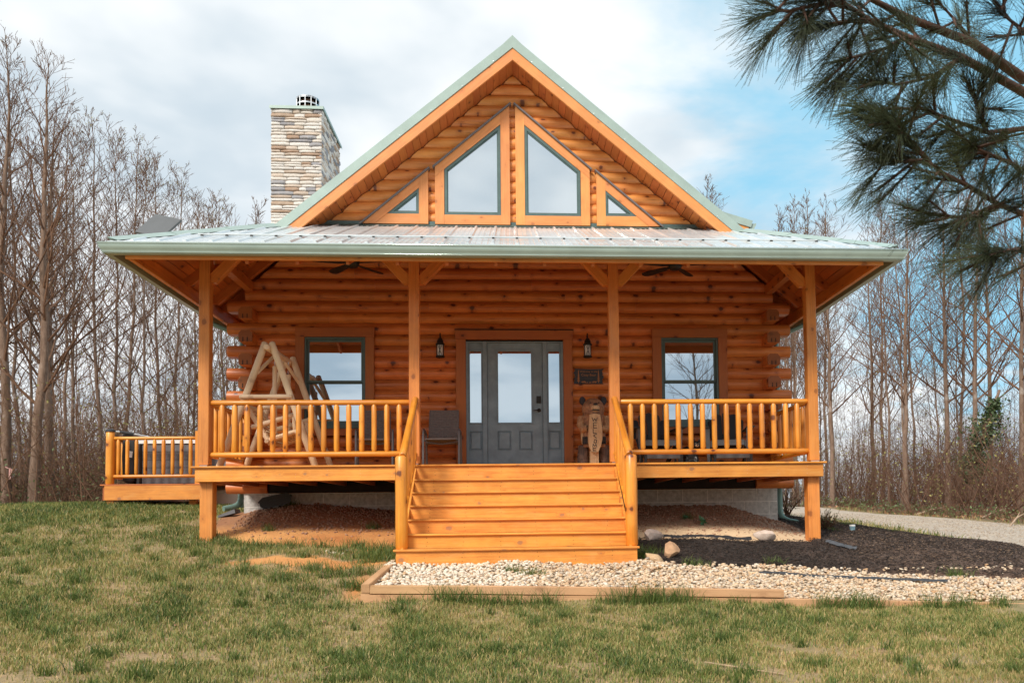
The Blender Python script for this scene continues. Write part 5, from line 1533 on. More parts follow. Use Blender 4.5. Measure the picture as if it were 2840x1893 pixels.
pebm = tone_mat('river_pebble', [(.72, .60, .46), (.64, .44, .25), (.78, .69, .57), (.50, .28, .13), (.70, .53, .35), (.36, .29, .23), (.72, .60, .45), (.60, .38, .20), (.66, .51, .36), (.28, .15, .08)], .6, .2, 60, .12)
tn = rg.random(len(pp)); tn = np.where((pp[:, 0] < .2) & (rg.random(len(pp)) < .6), rg.choice([0, .22], len(pp)), tn)
scatter('river_pebbles', np.column_stack([pp, hz]), rg.uniform(.014, .031, len(pp)), .6, pebm, 'cream and tan river pebbles between the steps and the timber edging', rg, tn, sink=.3)
# mulch chips
mc = sample(MULCH, 42000, .0); hz = gz(mc[:, 0], mc[:, 1])+.05+rg.uniform(-.012, .016, len(mc))
chipm = tone_mat('mulch_chip', [(.012, .009, .008), (.04, .026, .020), (.022, .015, .012), (.09, .058, .042), (.03, .02, .016), (.16, .105, .075), (.30, .20, .13)], .9, 0, 40, .1)
tn = rg.random(len(mc))**1.5*np.where(mc[:, 0]+vn(mc[:, 0], mc[:, 1], 1, 5) > 5.0, 1.0, .72)
scatter('mulch_chips', np.column_stack([mc, hz]), rg.uniform(.006, .018, len(mc)), .25, chipm, 'dark shredded bark chips of the mulch bed', rg, tn, jag=.3, sink=.2, ax=(1.5, .42))
# soil crumbs and clods below the deck
cl = np.concatenate([sample([(-4.1, 1.98), (-4.0, .2), (-1.5, .0), (-1.5, 1.98)], 3600), sample([(1.5, 1.98), (1.5, .3), (4.1, .3), (4.9, 1.98)], 4600)])
wgt = np.clip((cl[:, 1]-.2)/1.4, 0.06, 1); cl = cl[rg.random(len(cl)) < wgt]
hz = gz(cl[:, 0], cl[:, 1])
lm = tone_mat('soil_clod', [(.24, .11, .065), (.34, .18, .11), (.44, .26, .17), (.28, .145, .09), (.55, .40, .29)], .95, .5, 60, .2)
tn = np.where(cl[:, 0] > 0, rg.random(len(cl)), rg.random(len(cl))*.6)
scatter('soil_clods', np.column_stack([cl, hz]), rg.uniform(.005, .022, len(cl))*rg.uniform(.6, 1.3, len(cl)), .75, lm, 'crumbled soil heaped against the block foundation', rg, tn, jag=.25)
# a few pale stones by the steps' left side
st_ = np.array([(-2.24+rg.normal(0, .09), -.75+rg.normal(0, .06)) for _ in range(16)]); 
scatter('pale_stones', np.column_stack([st_, gz(st_[:, 0], st_[:, 1])]), rg.uniform(.015, .03, 16), .7, pebm, 'few pale stones on the bare soil left of the steps', rg, np.full(16, .0))
gr = sample([(5.2, 13.2), (9.1, 12.0), (9.2, 6.2), (7.7, .96), (6.9, -1.6), (12, -2), (14.8, 4), (14.8, 12), (12, 18), (6, 18)], 9000); hz = gz(gr[:, 0], gr[:, 1])+.02
scatter('driveway_stones', np.column_stack([gr, hz]), rg.uniform(.012, .026, len(gr)), .6, tone_mat('drive_stone', [(.36, .29, .22), (.50, .42, .33), (.28, .21, .16), (.55, .49, .40)], .9, 0, 20, .05), 'loose stones on the gravel driveway', rg)

# ---- landscape timbers
def timber(x0, x1, y0, y1, z0, z1, label, s=.088):
    o = board('landscape_timber', (x0, y0, z0-s/2), (x1, y1, z1-s/2), s, s, M['treated'], None, c=.006)
    return tag(o, label, 'timber', 'landscape timbers edging the pebble bed')
ty = -2.475
timber(-1.562, -.456, ty, ty, -1.407, -1.430, 'short weathered timber at the left end of the front edging, topmost')
timber(-.450, 2.83, ty, ty, -1.430, -1.529, 'long weathered timber in the middle of the front edging, lying on another')
timber(-1.608, -1.50, -2.52, -1.46, -1.393, -1.235, 'short timber running back to the steps at the left side of the pebble bed')
timber(-1.66, 1.1, ty+.012, ty+.006, -1.497, -1.565, 'lower timber half sunk in grass under the left half of the front edging')
timber(1.105, 4.1, ty+.012, ty+.012, -1.566, -1.672, 'lower timber partly uncovered at the step down in the front edging')
timber(4.105, 7.4, ty, ty, -1.672, -1.80, 'low timber of the edging nearest the right border of the picture')
timber(-1.612, -1.545, -2.5, -1.5, -1.485, -1.33, 'lower timber under the left side edging')

# ---- rocks
def rock(loc, size, rz, label, cols, seed, tilt=0):
    V, F = ico2(); rr_ = random.Random(seed); v = []
    offs = [Vector((rr_.uniform(-1, 1), rr_.uniform(-1, 1), rr_.uniform(-1, 1))).normalized() for _ in range(7)]
    for p_ in V:
        q_ = Vector(p_); r_ = 1.0
        for o_ in offs:
            d_ = q_.dot(o_)
            if d_ > .60: q_ -= o_*(d_-.60)*.92
        q_ *= 1+rr_.uniform(-.05, .05); v.append((q_.x*size[0], q_.y*size[1], q_.z*size[2]))
    m, nt, p = new_mat('rock'); co = N(nt, 'ShaderNodeTexCoord').outputs['Object']
    f_ = noise(nt, co, 7, 5, .65, .4); g_ = noise(nt, co, 40, 4, .7)
    cc = mixc(nt, maprange(nt, f_, .38, .62), cols[0], cols[1]); cc = mixc(nt, maprange(nt, g_, .5, .75, 0, .6), cc, cols[2])
    nt.links.new(cc, p.inputs['Base Color']); p.inputs['Roughness'].default_value = .85
    bp = N(nt, 'ShaderNodeBump'); bp.inputs['Strength'].default_value = .8; bp.inputs['Distance'].default_value = .01
    nt.links.new(math_n(nt, 'ADD', f_, math_n(nt, 'MULTIPLY', g_, .4)), bp.inputs['Height']); nt.links.new(bp.outputs[0], p.inputs['Normal'])
    me = mesh_from(v, [tuple(f) for f in F], 'rock', m, 28)
    o = mobj('rock', me, None, Matrix.Translation(loc) @ Matrix.Rotation(rz, 4, 'Z') @ Matrix.Rotation(tilt, 4, 'Y'))
    return tag(o, label, 'rock', 'landscaping rocks')
G_ = lambda x, y, dz=0: (x, y, float(gz(np.array([x]), np.array([y]))[0])+dz)
rock(G_(1.82, -.06, .10), (.165, .11, .105), .1, 'angular pinkish grey rock beside the right newel post', ((.54, .42, .35), (.40, .30, .25), (.64, .56, .50)), 1)
rock(G_(1.86, -1.2, .12), (.135, .11, .115), .5, 'round tan rock leaning on a flat stone right of the lowest step', ((.48, .29, .16), (.36, .21, .12), (.26, .15, .09)), 2, -.5)
rock(G_(1.64, -1.34, .03), (.16, .10, .07), -.4, 'flat yellowish stone propping the round rock right of the lowest step', ((.58, .40, .23), (.46, .30, .17), (.35, .22, .12)), 3, .45)
rock(G_(3.38, -.06, .09), (.18, .11, .092), 0, 'pale rounded rock at the back edge of the mulch under the deck', ((.62, .49, .41), (.48, .36, .29), (.70, .62, .55)), 4)
rock(G_(4.98, 2.55, .02), (.22, .17, .14), .3, 'rust brown rock just right of the right pier post', ((.27, .12, .07), (.17, .08, .05), (.36, .19, .12)), 5, .3)
rock(G_(5.41, 1.62, .01), (.145, .10, .06), 0, 'flat orange stone beside the driveway edge', ((.56, .29, .15), (.46, .22, .11), (.36, .18, .10)), 6)
rock(G_(4.62, .75, .01), (.05, .04, .03), 0, 'small cream stone at the foot of the right pier post', ((.7, .5, .32), (.6, .42, .27), (.5, .34, .2)), 7)
rock(G_(5.0, -1.35, .02), (.045, .03, .022), 0, 'small brick red stone at the edge of the pebbles', ((.5, .2, .1), (.42, .17, .09), (.35, .15, .09)), 8)
# ---- landscape fabric
def strip(name, pts, w, label, mat, lift=.02, crump=.02):
    rr_ = random.Random(8); v = []; f = []
    pts = [Vector((*p_, 0)) for p_ in pts]; n_ = 40; P_ = []
    for i in range(n_+1):
        t = i/n_*(len(pts)-1); a = min(int(t), len(pts)-2); P_.append(pts[a].lerp(pts[a+1], t-a))
    for i, p_ in enumerate(P_):
        d_ = (P_[min(i+1, n_)]-P_[max(i-1, 0)]).normalized(); nn = Vector((-d_.y, d_.x, 0))
        for j in range(5):
            q_ = p_+nn*w*(j/4-.5)*(1+.3*rr_.random()); z_ = G_(q_.x, q_.y)[2]+lift+rr_.uniform(0, crump)+.02*math.sin(math.pi*j/4)
            v.append((q_.x, q_.y, z_))
    for i in range(n_):
        for j in range(4): a = i*5+j; f.append((a, a+5, a+6, a+1))
    c_ = Vector(v[len(v)//2]); me = mesh_from([(Vector(a)-c_) for a in v], f, name, mat, 60)
    return tag(mobj(name, me, None, Matrix.Translation(c_)), label, 'landscape fabric')
fab = plain('weed_fabric', (.035, .037, .042), .45, 0, .1, 30)
fab2 = plain('grey_fabric', (.075, .08, .09), .95, 0, .1, 20)
strip('weed_fabric', [(1.96, .10), (2.4, .04), (3.2, -.02)], .10, 'black weed fabric edge showing between two rocks under the deck', fab, .05, .02)
strip('weed_fabric', [(4.24, -.10), (4.36, -.24), (4.55, -.36)], .11, 'grey torn weed fabric corner in front of the right pier post', fab2, .06, .015)
strip('weed_fabric', [(2.6, -1.62), (3.6, -1.66), (4.6, -1.78), (5.0, -1.86)], .03, 'black fabric edge snaking through the right part of the pebbles', fab, .05, .01)
# drain tray, black drain box
t = thing('downspout_box', G_(-3.72, 1.72), 'black plastic catch box tilted on the soil heap under the left of the porch', 'drain box')
Mb = Matrix.Translation(Vector(G_(-3.70, 1.78, .14))) @ Matrix.Rotation(rad(14), 4, 'Z') @ Matrix.Rotation(rad(-13), 4, 'Y')
b = MB(); pr = [(-.22, -.06), (-.18, -.10), (.2, -.10), (.24, -.05), (.24, .03), (.2, .07), (-.16, .07), (-.22, .03)]
b.prismM(pr, -.12, .12, Mb); b.build('box_body', M['black'], t, 30)
b = MB(); b.prismM([(-.24, .0), (.26, .0), (.26, .02), (-.24, .02)], -.14, .14, Mb); b.build('rim', M['black'], t)
t = thing('splash_tray', G_(-4.42, 1.80), 'small grey open drain tray at the edge of the grass below the left downspout', 'drain tray')
Mb = Matrix.Translation(Vector(G_(-4.40, 1.83, .045))) @ Matrix.Rotation(rad(-12), 4, 'Z') @ Matrix.Rotation(rad(-14), 4, 'Y')
b = MB(); 
for a in ([(-.15, -.03), (.15, -.03), (.15, -.02), (-.15, -.02)],): b.prismM(a, -.08, .08, Mb)
b.prismM([(-.15, -.02), (.15, -.02), (.15, .03), (-.15, .0)], -.08, -.07, Mb); b.prismM([(-.15, -.02), (.15, -.02), (.15, .03), (-.15, .0)], .07, .08, Mb); b.prismM([(.14, -.02), (.15, -.02), (.15, .03), (.14, .03)], -.07, .07, Mb)
b.build('tray', plain('grey_tray', (.12, .12, .13), .6), t)
cupz = G_(5.22, 1.42)
t = thing('paint_can', cupz, 'small crushed blue and white can lying in the mulch near the driveway', 'can')
b = MB(); b.lathe([(.036, 0), (.046, .10)], (cupz[0], cupz[1], cupz[2]+.02), 9); b.build('can_body', plain('can_blue', (.25, .42, .50), .4, 0, .15, 14), t, 40)
b = MB(); b.lathe([(.048, .10), (.046, .125)], (cupz[0], cupz[1], cupz[2]+.02), 9); b.build('can_rim', M['white'], t, 40)
sk = pole('fallen_stick', G_(1.42, -4.86, .025), G_(1.95, -5.2, .012), .006, plain('stick_bark', (.36, .25, .15), .8), None, wob=.15, n=6)
tag(sk, 'pale broken stick lying on the lawn in the foreground', 'stick')

# ---- grass
def grass(name, P_, hgt, wid, rng, tone, label, lean=.5):
    """P_: Nx3 roots; one blade = bent strip of 3 triangles"""
    n = len(P_); a = rng.uniform(0, 2*math.pi, n); la = rng.uniform(0, 2*math.pi, n)
    dx, dy = np.cos(a)*wid/2, np.sin(a)*wid/2
    L = rng.uniform(.2, 1., n)*lean; lx, ly = np.cos(la)*L*hgt, np.sin(la)*L*hgt
    zt = hgt*np.sqrt(np.clip(1-(L*.8)**2, .2, 1))
    B = P_
    v0 = B+np.stack([-dx, -dy, np.zeros(n)-.006], 1); v1 = B+np.stack([dx, dy, np.zeros(n)-.006], 1)
    m0 = B+np.stack([lx*.35-dx*.8, ly*.35-dy*.8, zt*.6], 1); m1 = B+np.stack([lx*.35+dx*.8, ly*.35+dy*.8, zt*.6], 1)
    tp = B+np.stack([lx, ly, zt], 1)
    V = np.stack([v0, v1, m1, m0, tp], 1).reshape(-1, 3)
    b_ = np.arange(n)*5
    F = np.stack([np.stack([b_, b_+1, b_+2], 1), np.stack([b_, b_+2, b_+3], 1), np.stack([b_+3, b_+2, b_+4], 1)], 1).reshape(-1, 3)
    o_ = P_.mean(0); me = bpy.data.meshes.new(name); fast_mesh(me, V-o_, F)
    at = me.attributes.new('tone', 'FLOAT', 'FACE'); at.data.foreach_set('value', np.repeat(np.clip(tone, 0, 1), 3).astype(np.float32))
    me.materials.append(M['grass'])
    return tag(mobj(name, me, None, Matrix.Translation(o_)), label, kind='stuff')
# last year's leaves blown over the lawn and the beds
n_ = 420; lx = rg.uniform(-7, 6.5, n_); ly = rg.uniform(-6.6, 1.5, n_); ok_ = ~((np.abs(lx) < 1.5) & (ly > -1.5)); lx, ly = lx[ok_], ly[ok_]
scatter('fallen_leaves', np.column_stack([lx, ly, gz(lx, ly)+.035]), rg.uniform(.010, .024, len(lx)), .12, tone_mat('brown_leaf', [(.20, .10, .05), (.34, .19, .10), (.14, .07, .04), (.45, .30, .17)], .8, 0, 30, .1), 'brown leaves blown over the lawn and the beds', rg, jag=.3, sink=.0)
m, nt, p = new_mat('grass_blade'); at = N(nt, 'ShaderNodeAttribute', attribute_name='tone').outputs['Fac']
r_ = N(nt, 'ShaderNodeValToRGB'); cs = [(.050, .095, .022), (.12, .175, .040), (.24, .265, .072), (.38, .32, .115), (.58, .41, .19)]
while len(r_.color_ramp.elements) < len(cs): r_.color_ramp.elements.new(.5)
for i, c_ in enumerate(cs): r_.color_ramp.elements[i].position = i/(len(cs)-1); r_.color_ramp.elements[i].color = (*c_, 1)
nt.links.new(at, r_.inputs[0]); nt.links.new(r_.outputs[0], p.inputs['Base Color']); p.inputs['Roughness'].default_value = .5; p.inputs['Specular IOR Level'].default_value = .35
tr = N(nt, 'ShaderNodeBsdfTranslucent'); nt.links.new(r_.outputs[0], tr.inputs[0]); mx = N(nt, 'ShaderNodeMixShader'); mx.inputs[0].default_value = .25
nt.links.new(p.outputs[0], mx.inputs[1]); nt.links.new(tr.outputs[0], mx.inputs[2]); nt.links.new(mx.outputs[0], nt.nodes['Material Output'].inputs[0])
M['grass'] = m
gr_ = np.random.default_rng(99)
def lawn_density(x, y):
    bare, bare2, leafz, n1, n2 = zones(x, y)
    d_ = (1-np.clip(bare*1.5, 0, 1))*(1-np.clip(bare2*2, 0, 1))*(1-leafz)
    d_ *= (sdf(x, y, MULCH) > .02)*(sdf(x, y, PEB) > .05)*(sdf(x, y, DRIVE) > .05)
    d_ *= ~((np.abs(x) < 4.15) & (y > 1.6))
    d_ *= ~((x > -1.46) & (x < 1.43) & (y > -1.5) & (y < 2))
    d_ *= ~((x > -1.68) & (x < 7.4) & (y > -2.53) & (y < -1.4))
    d_ *= ~((x > 1.4) & (x < 9) & (y > -2.5) & (y < 3))
    return d_
def lawn(name, x0, x1, y0, y1, per_m2, h, w, label, patchy=1.0):
    n = int((x1-x0)*(y1-y0)*per_m2)
    x = gr_.uniform(x0, x1, n); y = gr_.uniform(y0, y1, n)
    cl_ = .5*fbm(x, y, 5.5, 41, 3)+.5*fbm(x, y, 1.6, 43, 2); tuft = vn(x, y, 9, 55); big_ = fbm(x, y, .55, 61, 2)
    # fewer blades outside the picture's cone keeps the mesh small
    d_ = y+11.54; inview = np.abs(x+.1) < .68*d_+.5
    dens = lawn_density(x, y)*np.clip((cl_-.40)*3.4*patchy+.66, .10, 1)*np.clip(.6+tuft, 0, 1)*np.where(inview, 1, .15)
    k_ = gr_.random(n) < dens; x, y, cl_, big_, tuft = x[k_], y[k_], cl_[k_], big_[k_], tuft[k_]
    hh = h*(.55+.65*np.clip((cl_-.35)*2.2, 0, 1))*gr_.uniform(.6, 1.3, len(x))*(1+.25*tuft)
    tone = .63-.9*np.clip((cl_-.40)*1.6, 0, .5)-.35*(big_-.5)+gr_.normal(0, .24, len(x))
    tone = np.where(gr_.random(len(x)) < .14, .75+.25*gr_.random(len(x)), tone)
    # lusher and greener towards the rise on the left
    tone = tone-.12*np.clip((y+2)/4, 0, 1)*np.clip((-x-3)/2, 0, 1)
    P_ = np.stack([x, y, gz(x, y)], 1)
    return grass(name, P_, hh, w*gr_.uniform(.7, 1.3, len(x)), gr_, tone, label, .85)
lawn('lawn_grass', -5.2, 5.2, -7.2, -2.53, 4600, .060, .0072, 'thin patchy lawn in the foreground')
lawn('lawn_grass', -12.5, -1.45, -2.53, 1.6, 2400, .066, .0075, 'lawn rising towards the left side of the cabin')
lawn('lawn_grass', -13.5, -4.2, 1.6, 8.8, 1500, .08, .010, 'lush lawn on the rise below the side deck')
lawn('verge_grass', 6.5, 30, 3, 24, 55, .16, .02, 'grass along the far edge of the driveway')
# long tufts along the timbers and the steps
tufts = [(-.76, -2.60, 1.1), (-.55, -2.62, .9), (-.3, -2.66, .9), (-.05, -2.62, .7), (.25, -2.66, 1.0), (1.0, -2.66, .9), (1.25, -2.62, 1.5), (1.45, -2.6, 1.3), (1.7, -2.62, 1.0), (2.3, -2.62, .6), (2.75, -2.66, .5), (3.3, -2.6, .9), (3.58, -2.6, 1.35), (3.75, -2.62, .9), (4.45, -2.62, .9), (4.75, -2.62, .9), (5.2, -2.62, .7), (5.6, -2.62, .6), (-1.2, -2.66, .6), (-1.72, -2.2, .7),
         (-1.62, -1.1, 1.5), (-1.60, -.85, 1.7), (-1.75, -1.25, 1.1), (-1.7, -.65, 1.4), (1.55, -.98, 1.2), (1.56, -1.15, .8), (.13, -1.91, .9), (-.07, -1.78, .6), (2.1, -1.42, .8), (3.13, -1.22, .7), (5.28, -1.6, .9), (-1.3, -2.0, .4), (-2.1, -.42, 1.0), (-2.5, -.45, .9), (-2.9, -.40, 1.0), (-3.3, -.35, .9), (-3.7, -.2, 1.1), (-1.9, -1.0, .8), (-2.3, -1.55, 1.0), (-2.0, -1.75, 1.1), (-2.6, -1.0, .6), (-1.75, -1.7, .9), (-1.85, -2.1, 1.0), (-3.1, -1.7, 1.0), (-3.6, -1.5, .9), (-2.6, -1.95, 1.1), (-2.25, -2.3, 1.0), (-1.2, -3.0, .9), (-3.4, -.75, .8), (-4.3, -.3, .9), (-3.9, -.8, .9), (4.9, 2.1, .7), (5.6, 2.6, .8), (6.2, 2.2, .5), (9.0, 2.6, .8), (2.55, 1.05, .5), (4.8, 1.2, .6)]
for _ in range(130):
    x = gr_.uniform(-4.5, 5); y = gr_.uniform(-6.4, -2.8)
    tufts.append((x, y, gr_.uniform(.25, .6)))
for _ in range(60):
    tufts.append((gr_.uniform(-9, -1.8), gr_.uniform(-2.8, 3 if _ % 2 else -.3), gr_.uniform(.3, .6)))
tufts = [t_ for t_ in tufts if lawn_density(np.array([t_[0]]), np.array([t_[1]]))[0] > .1 or t_[2] > .62 or t_[1] > -2.7]
P_ = []; hh = []; tt = []
for (x, y, s) in tufts:
    n = int(150*s); P_.append(np.stack([gr_.normal(x, .10*s, n), gr_.normal(y, .035*s, n)], 1)); hh.append(gr_.uniform(.06, .20, n)*(.55+.4*s)*(1.3 if s > .62 and y < -2.55 else 1)); tt.append(gr_.normal(.22, .13, n))
P_ = np.concatenate(P_); 
ok = ~((P_[:, 0] > -1.46) & (P_[:, 0] < 1.43) & (P_[:, 1] > -1.5)) & ~((P_[:, 1] > -2.53) & (P_[:, 1] < -2.43) & (P_[:, 0] > -1.6))
hh = np.concatenate(hh)[ok]; tt = np.concatenate(tt)[ok]; P_ = P_[ok]
grass('grass_tufts', np.column_stack([P_, gz(P_[:, 0], P_[:, 1])]), hh, gr_.uniform(.004, .008, len(hh)), gr_, tt, 'long dark green grass tufts along the timber edging and the steps', .9)

# ================================================================== TREES
PB = {'A': [(2.14, -8.27, 1.141), (1.906, -8.446, 0.966), (1.652, -8.534, 1.056), (1.371, -8.616, 1.091), (1.182, -8.704, 1.107), (1.053, -8.746, 1.11)], 'A2': [(1.652, -8.534, 1.056), (1.564, -8.58, 1.111), (1.452, -8.626, 1.177)], 'B': [(2.082, -8.354, 0.876), (1.845, -8.538, 0.867), (1.557, -8.622, 0.948), (1.31, -8.706, 0.969), (1.16, -8.748, 1.0), (1.039, -8.792, 1.041), (0.934, -8.834, 1.037)], 'B2': [(1.31, -8.706, 0.969), (1.223, -8.747, 0.904), (1.113, -8.787, 0.853), (1.018, -8.829, 0.808)], 'B3': [(1.557, -8.622, 0.948), (1.399, -8.706, 0.825), (1.26, -8.744, 0.776), (1.137, -8.785, 0.765)], 'C': [(2.017, -8.442, 0.73), (1.783, -8.625, 0.685), (1.592, -8.709, 0.629), (1.398, -8.797, 0.636), (1.287, -8.84, 0.645), (1.13, -8.878, 0.623)], 'C2': [(1.592, -8.709, 0.629), (1.539, -8.758, 0.683), (1.493, -8.807, 0.716)], 'D': [(1.95, -8.521, 0.368), (1.72, -8.704, 0.339), (1.6, -8.747, 0.358), (1.472, -8.79, 0.403), (1.359, -8.834, 0.429), (1.301, -8.861, 0.451), (1.213, -8.875, 0.447), (1.132, -8.89, 0.454)], 'D2': [(1.301, -8.861, 0.451), (1.238, -8.88, 0.507), (1.165, -8.917, 0.55), (1.127, -8.935, 0.565)], 'D3': [(1.6, -8.747, 0.358), (1.508, -8.789, 0.315), (1.413, -8.83, 0.28), (1.29, -8.872, 0.276)], 'E': [(1.77, -8.798, 0.143), (1.598, -8.887, 0.158), (1.507, -8.93, 0.137), (1.431, -8.973, 0.099)], 'F': [(1.841, -8.743, 0.962), (1.665, -8.829, 0.927), (1.597, -8.875, 0.93), (1.519, -8.92, 0.939)], 'G': [(1.888, -8.624, 0.516), (1.721, -8.711, 0.491), (1.639, -8.757, 0.504), (1.535, -8.8, 0.515), (1.446, -8.844, 0.52)], 'H': [(1.16, -8.748, 1.0), (1.051, -8.789, 0.966), (0.976, -8.832, 0.932)], 'I': [(1.039, -8.792, 1.041), (0.933, -8.832, 0.994), (0.831, -8.873, 0.947), (0.776, -8.889, 0.936)]}
LT = [(-12.6, 10.5, 12.2, 0.117, -0.1, 'a'), (-11.71, 10.2, 11.6, 0.134, 0.15, 'b'), (-12.01, 11.5, 11.0, 0.073, -0.12, 'c'), (-12.9, 12, 10.1, 0.055, -0.08, 'c'), (-14.12, 14, 12.4, 0.076, -0.34, 'c'), (-12.63, 14, 11.3, 0.087, -0.12, 'c'), (-13.38, 16, 12.1, 0.076, 0.03, 'd'), (-14.95, 18, 14.2, 0.075, -0.1, 'c'), (-14.43, 19, 14.7, 0.078, -0.08, 'd'), (-15.37, 22, 16.2, 0.099, -0.34, 'd'), (-14.08, 20, 14.5, 0.08, 0.01, 'c'), (-15.37, 24, 16.6, 0.098, -0.05, 'd'), (-12.85, 19, 12.9, 0.065, -0.02, 'c'), (-15.26, 26, 16.6, 0.095, -0.02, 'd'), (-13.17, 22, 13.0, 0.064, 0.01, 'c'), (-14.96, 28, 17.2, 0.092, 0.01, 'd'), (-13.03, 24, 13.9, 0.068, 0.03, 'c'), (-17.8, 20, 16.2, 0.094, -0.41, 'd'), (-13.36, 11, 11.7, 0.105, -0.41, 'a'), (-15.62, 14, 12.9, 0.097, -0.16, 'd'), (-15.58, 13, 12.9, 0.104, -0.37, 'a'), (-18.8, 24, 17.9, 0.105, -0.43, 'd'), (-14.71, 30, 16.8, 0.088, -0.13, 'd'), (-15.2, 34, 19.0, 0.087, -0.31, 'd'), (-13.37, 30, 15.2, 0.079, 0.08, 'c')]
RT = [(14.79, 27, 14.2, 0.106, 0.24, 'e'), (16.56, 25, 12.3, 0.085, 0.14, 'f'), (15.69, 21.5, 13.2, 0.147, 0.06, 'e'), (15.69, 22.0, 12.7, 0.085, 0.13, 'f'), (19.22, 27, 14.4, 0.098, 0.39, 'f'), (18.75, 24, 14.6, 0.098, 0.19, 'e'), (20.23, 26, 16.4, 0.111, 0.68, 'f'), (19.33, 23, 14.6, 0.124, 0.44, 'e'), (19.05, 20, 14.1, 0.094, 0.41, 'f'), (20.12, 21, 14.8, 0.09, 0.74, 'e'), (17.45, 30, 14.5, 0.088, 0.24, 'f'), (19.75, 34, 15.9, 0.087, 0.68, 'e'), (19.03, 36, 17.5, 0.091, 0.59, 'f'), (21.22, 32, 15.8, 0.092, 0.42, 'e'), (23.95, 35, 17.8, 0.099, 0.61, 'f'), (24.19, 30, 16.6, 0.106, 0.53, 'e'), (20.22, 20, 14.8, 0.12, 0.75, 'e'), (19.75, 18, 15.0, 0.125, 0.77, 'f'), (12.6, 26, 10.3, 0.095, 0.18, 'e'), (14.9, 34, 12.6, 0.087, 0.31, 'f'), (15.1, 32, 13.8, 0.083, 0.36, 'f'), (18.92, 40, 19.1, 0.098, 0.48, 'e')]
BT = [(-18.07, 42, 24.5, 0.113, -0.15, 'g'), (-16.82, 46, 27.1, 0.098, -0.11, 'g'), (-19.97, 44, 24.9, 0.082, -0.28, 'g'), (11.91, 40, 22.0, 0.087, 0.3, 'g'), (13.32, 43, 23.4, 0.081, 0.32, 'g'), (18.27, 45, 24.0, 0.096, 0.39, 'g'), (19.05, 44, 23.7, 0.094, 0.41, 'g'), (20.5, 46, 25.5, 0.11, 0.58, 'g'), (21.14, 45, 23.5, 0.084, 0.68, 'g'), (27.27, 50, 28.9, 0.117, 0.73, 'g')]
def seg_mesh(name, P0, P1, R0, R1, mats, n=3, leaves=None, tube=None):
    P0 = np.asarray(P0, float); P1 = np.asarray(P1, float); R0 = np.asarray(R0)[:, None]; R1 = np.asarray(R1)[:, None]
    d_ = P1-P0; L = np.linalg.norm(d_, axis=1, keepdims=True)+1e-9; d_ = d_/L
    ref = np.where(np.abs(d_[:, 2:3]) < .9, np.array([[0, 0, 1.]]), np.array([[1., 0, 0]]))
    a = np.cross(d_, ref); a /= np.linalg.norm(a, axis=1, keepdims=True)+1e-9; b = np.cross(d_, a)
    ring = []
    for (P, R_) in ((P0, R0), (P1, R1)):
        for k in range(n):
            t = 2*math.pi*k/n; ring.append(P+R_*(math.cos(t)*a+math.sin(t)*b))
    V = np.stack(ring, 1).reshape(-1, 3); m_ = len(P0); base = np.arange(m_)*2*n
    F = []
    for k in range(n):
        k2 = (k+1) % n
        F.append(np.stack([base+k, base+k2, base+n+k2], 1)); F.append(np.stack([base+k, base+n+k2, base+n+k], 1))
    F = np.concatenate(F); mi = np.zeros(len(F), np.int32)
    if leaves is not None and len(leaves[0]):
        c_, s_, rg_ = leaves; q_ = len(c_)
        u = rg_.normal(size=(q_, 3)); u /= np.linalg.norm(u, axis=1, keepdims=True); w = np.cross(u, rg_.normal(size=(q_, 3))); w /= np.linalg.norm(w, axis=1, keepdims=True)
        s_ = s_[:, None]; LV = np.stack([c_-u*s_, c_+w*s_*.55, c_+u*s_, c_-w*s_*.55], 1).reshape(-1, 3); lb = len(V)+np.arange(q_)*4
        V = np.concatenate([V, LV]); F = np.concatenate([F, np.stack([lb, lb+1, lb+2], 1), np.stack([lb, lb+2, lb+3], 1)]); mi = np.concatenate([mi, np.ones(2*q_, np.int32)])
    if tube is not None:      # continuous trunk with more sides
        pts, rs, ns = tube; b0 = len(V); tv = []; tf = []
        for i, (p_, r_) in enumerate(zip(pts, rs)):
            for k in range(ns): t = 2*math.pi*k/ns; tv.append((p_[0]+r_*math.cos(t), p_[1]+r_*math.sin(t), p_[2]))
        for i in range(len(pts)-1):
            for k in range(ns):
                q_ = b0+i*ns; k2 = (k+1) % ns; tf += [(q_+k, q_+k2, q_+ns+k2), (q_+k, q_+ns+k2, q_+ns+k)]
        V = np.concatenate([V, np.array(tv)]); F = np.concatenate([F, np.array(tf)]); mi = np.concatenate([mi, np.full(len(tf), 2, np.int32)])
    me = bpy.data.meshes.new(name); fast_mesh(me, V, F); me.polygons.foreach_set('material_index', mi)
    for m_ in mats: me.materials.append(m_)
    me.polygons.foreach_set('use_smooth', [True]*len(me.polygons))
    return me
def bark_mat(name, c1, c2, sc=6, pale=None):
    m, nt, p = new_mat(name); co = N(nt, 'ShaderNodeTexCoord').outputs['Object']
    mp = N(nt, 'ShaderNodeMapping'); nt.links.new(co, mp.inputs[0]); mp.inputs['Scale'].default_value = (1, 1, .25)
    f_ = noise(nt, mp.outputs[0], sc*3, 4, .65)
    cc = mixc(nt, maprange(nt, f_, .35, .65), c1, c2)
    if pale: cc = mixc(nt, maprange(nt, noise(nt, co, 2.2, 3, .6), .60, .70, 0, .8), cc, pale)
    nt.links.new(cc, p.inputs['Base Color']); p.inputs['Roughness'].default_value = .9
    bp = N(nt, 'ShaderNodeBump'); bp.inputs['Strength'].default_value = .6; bp.inputs['Distance'].default_value = .02; nt.links.new(f_, bp.inputs['Height']); nt.links.new(bp.outputs[0], p.inputs['Normal'])
    return m
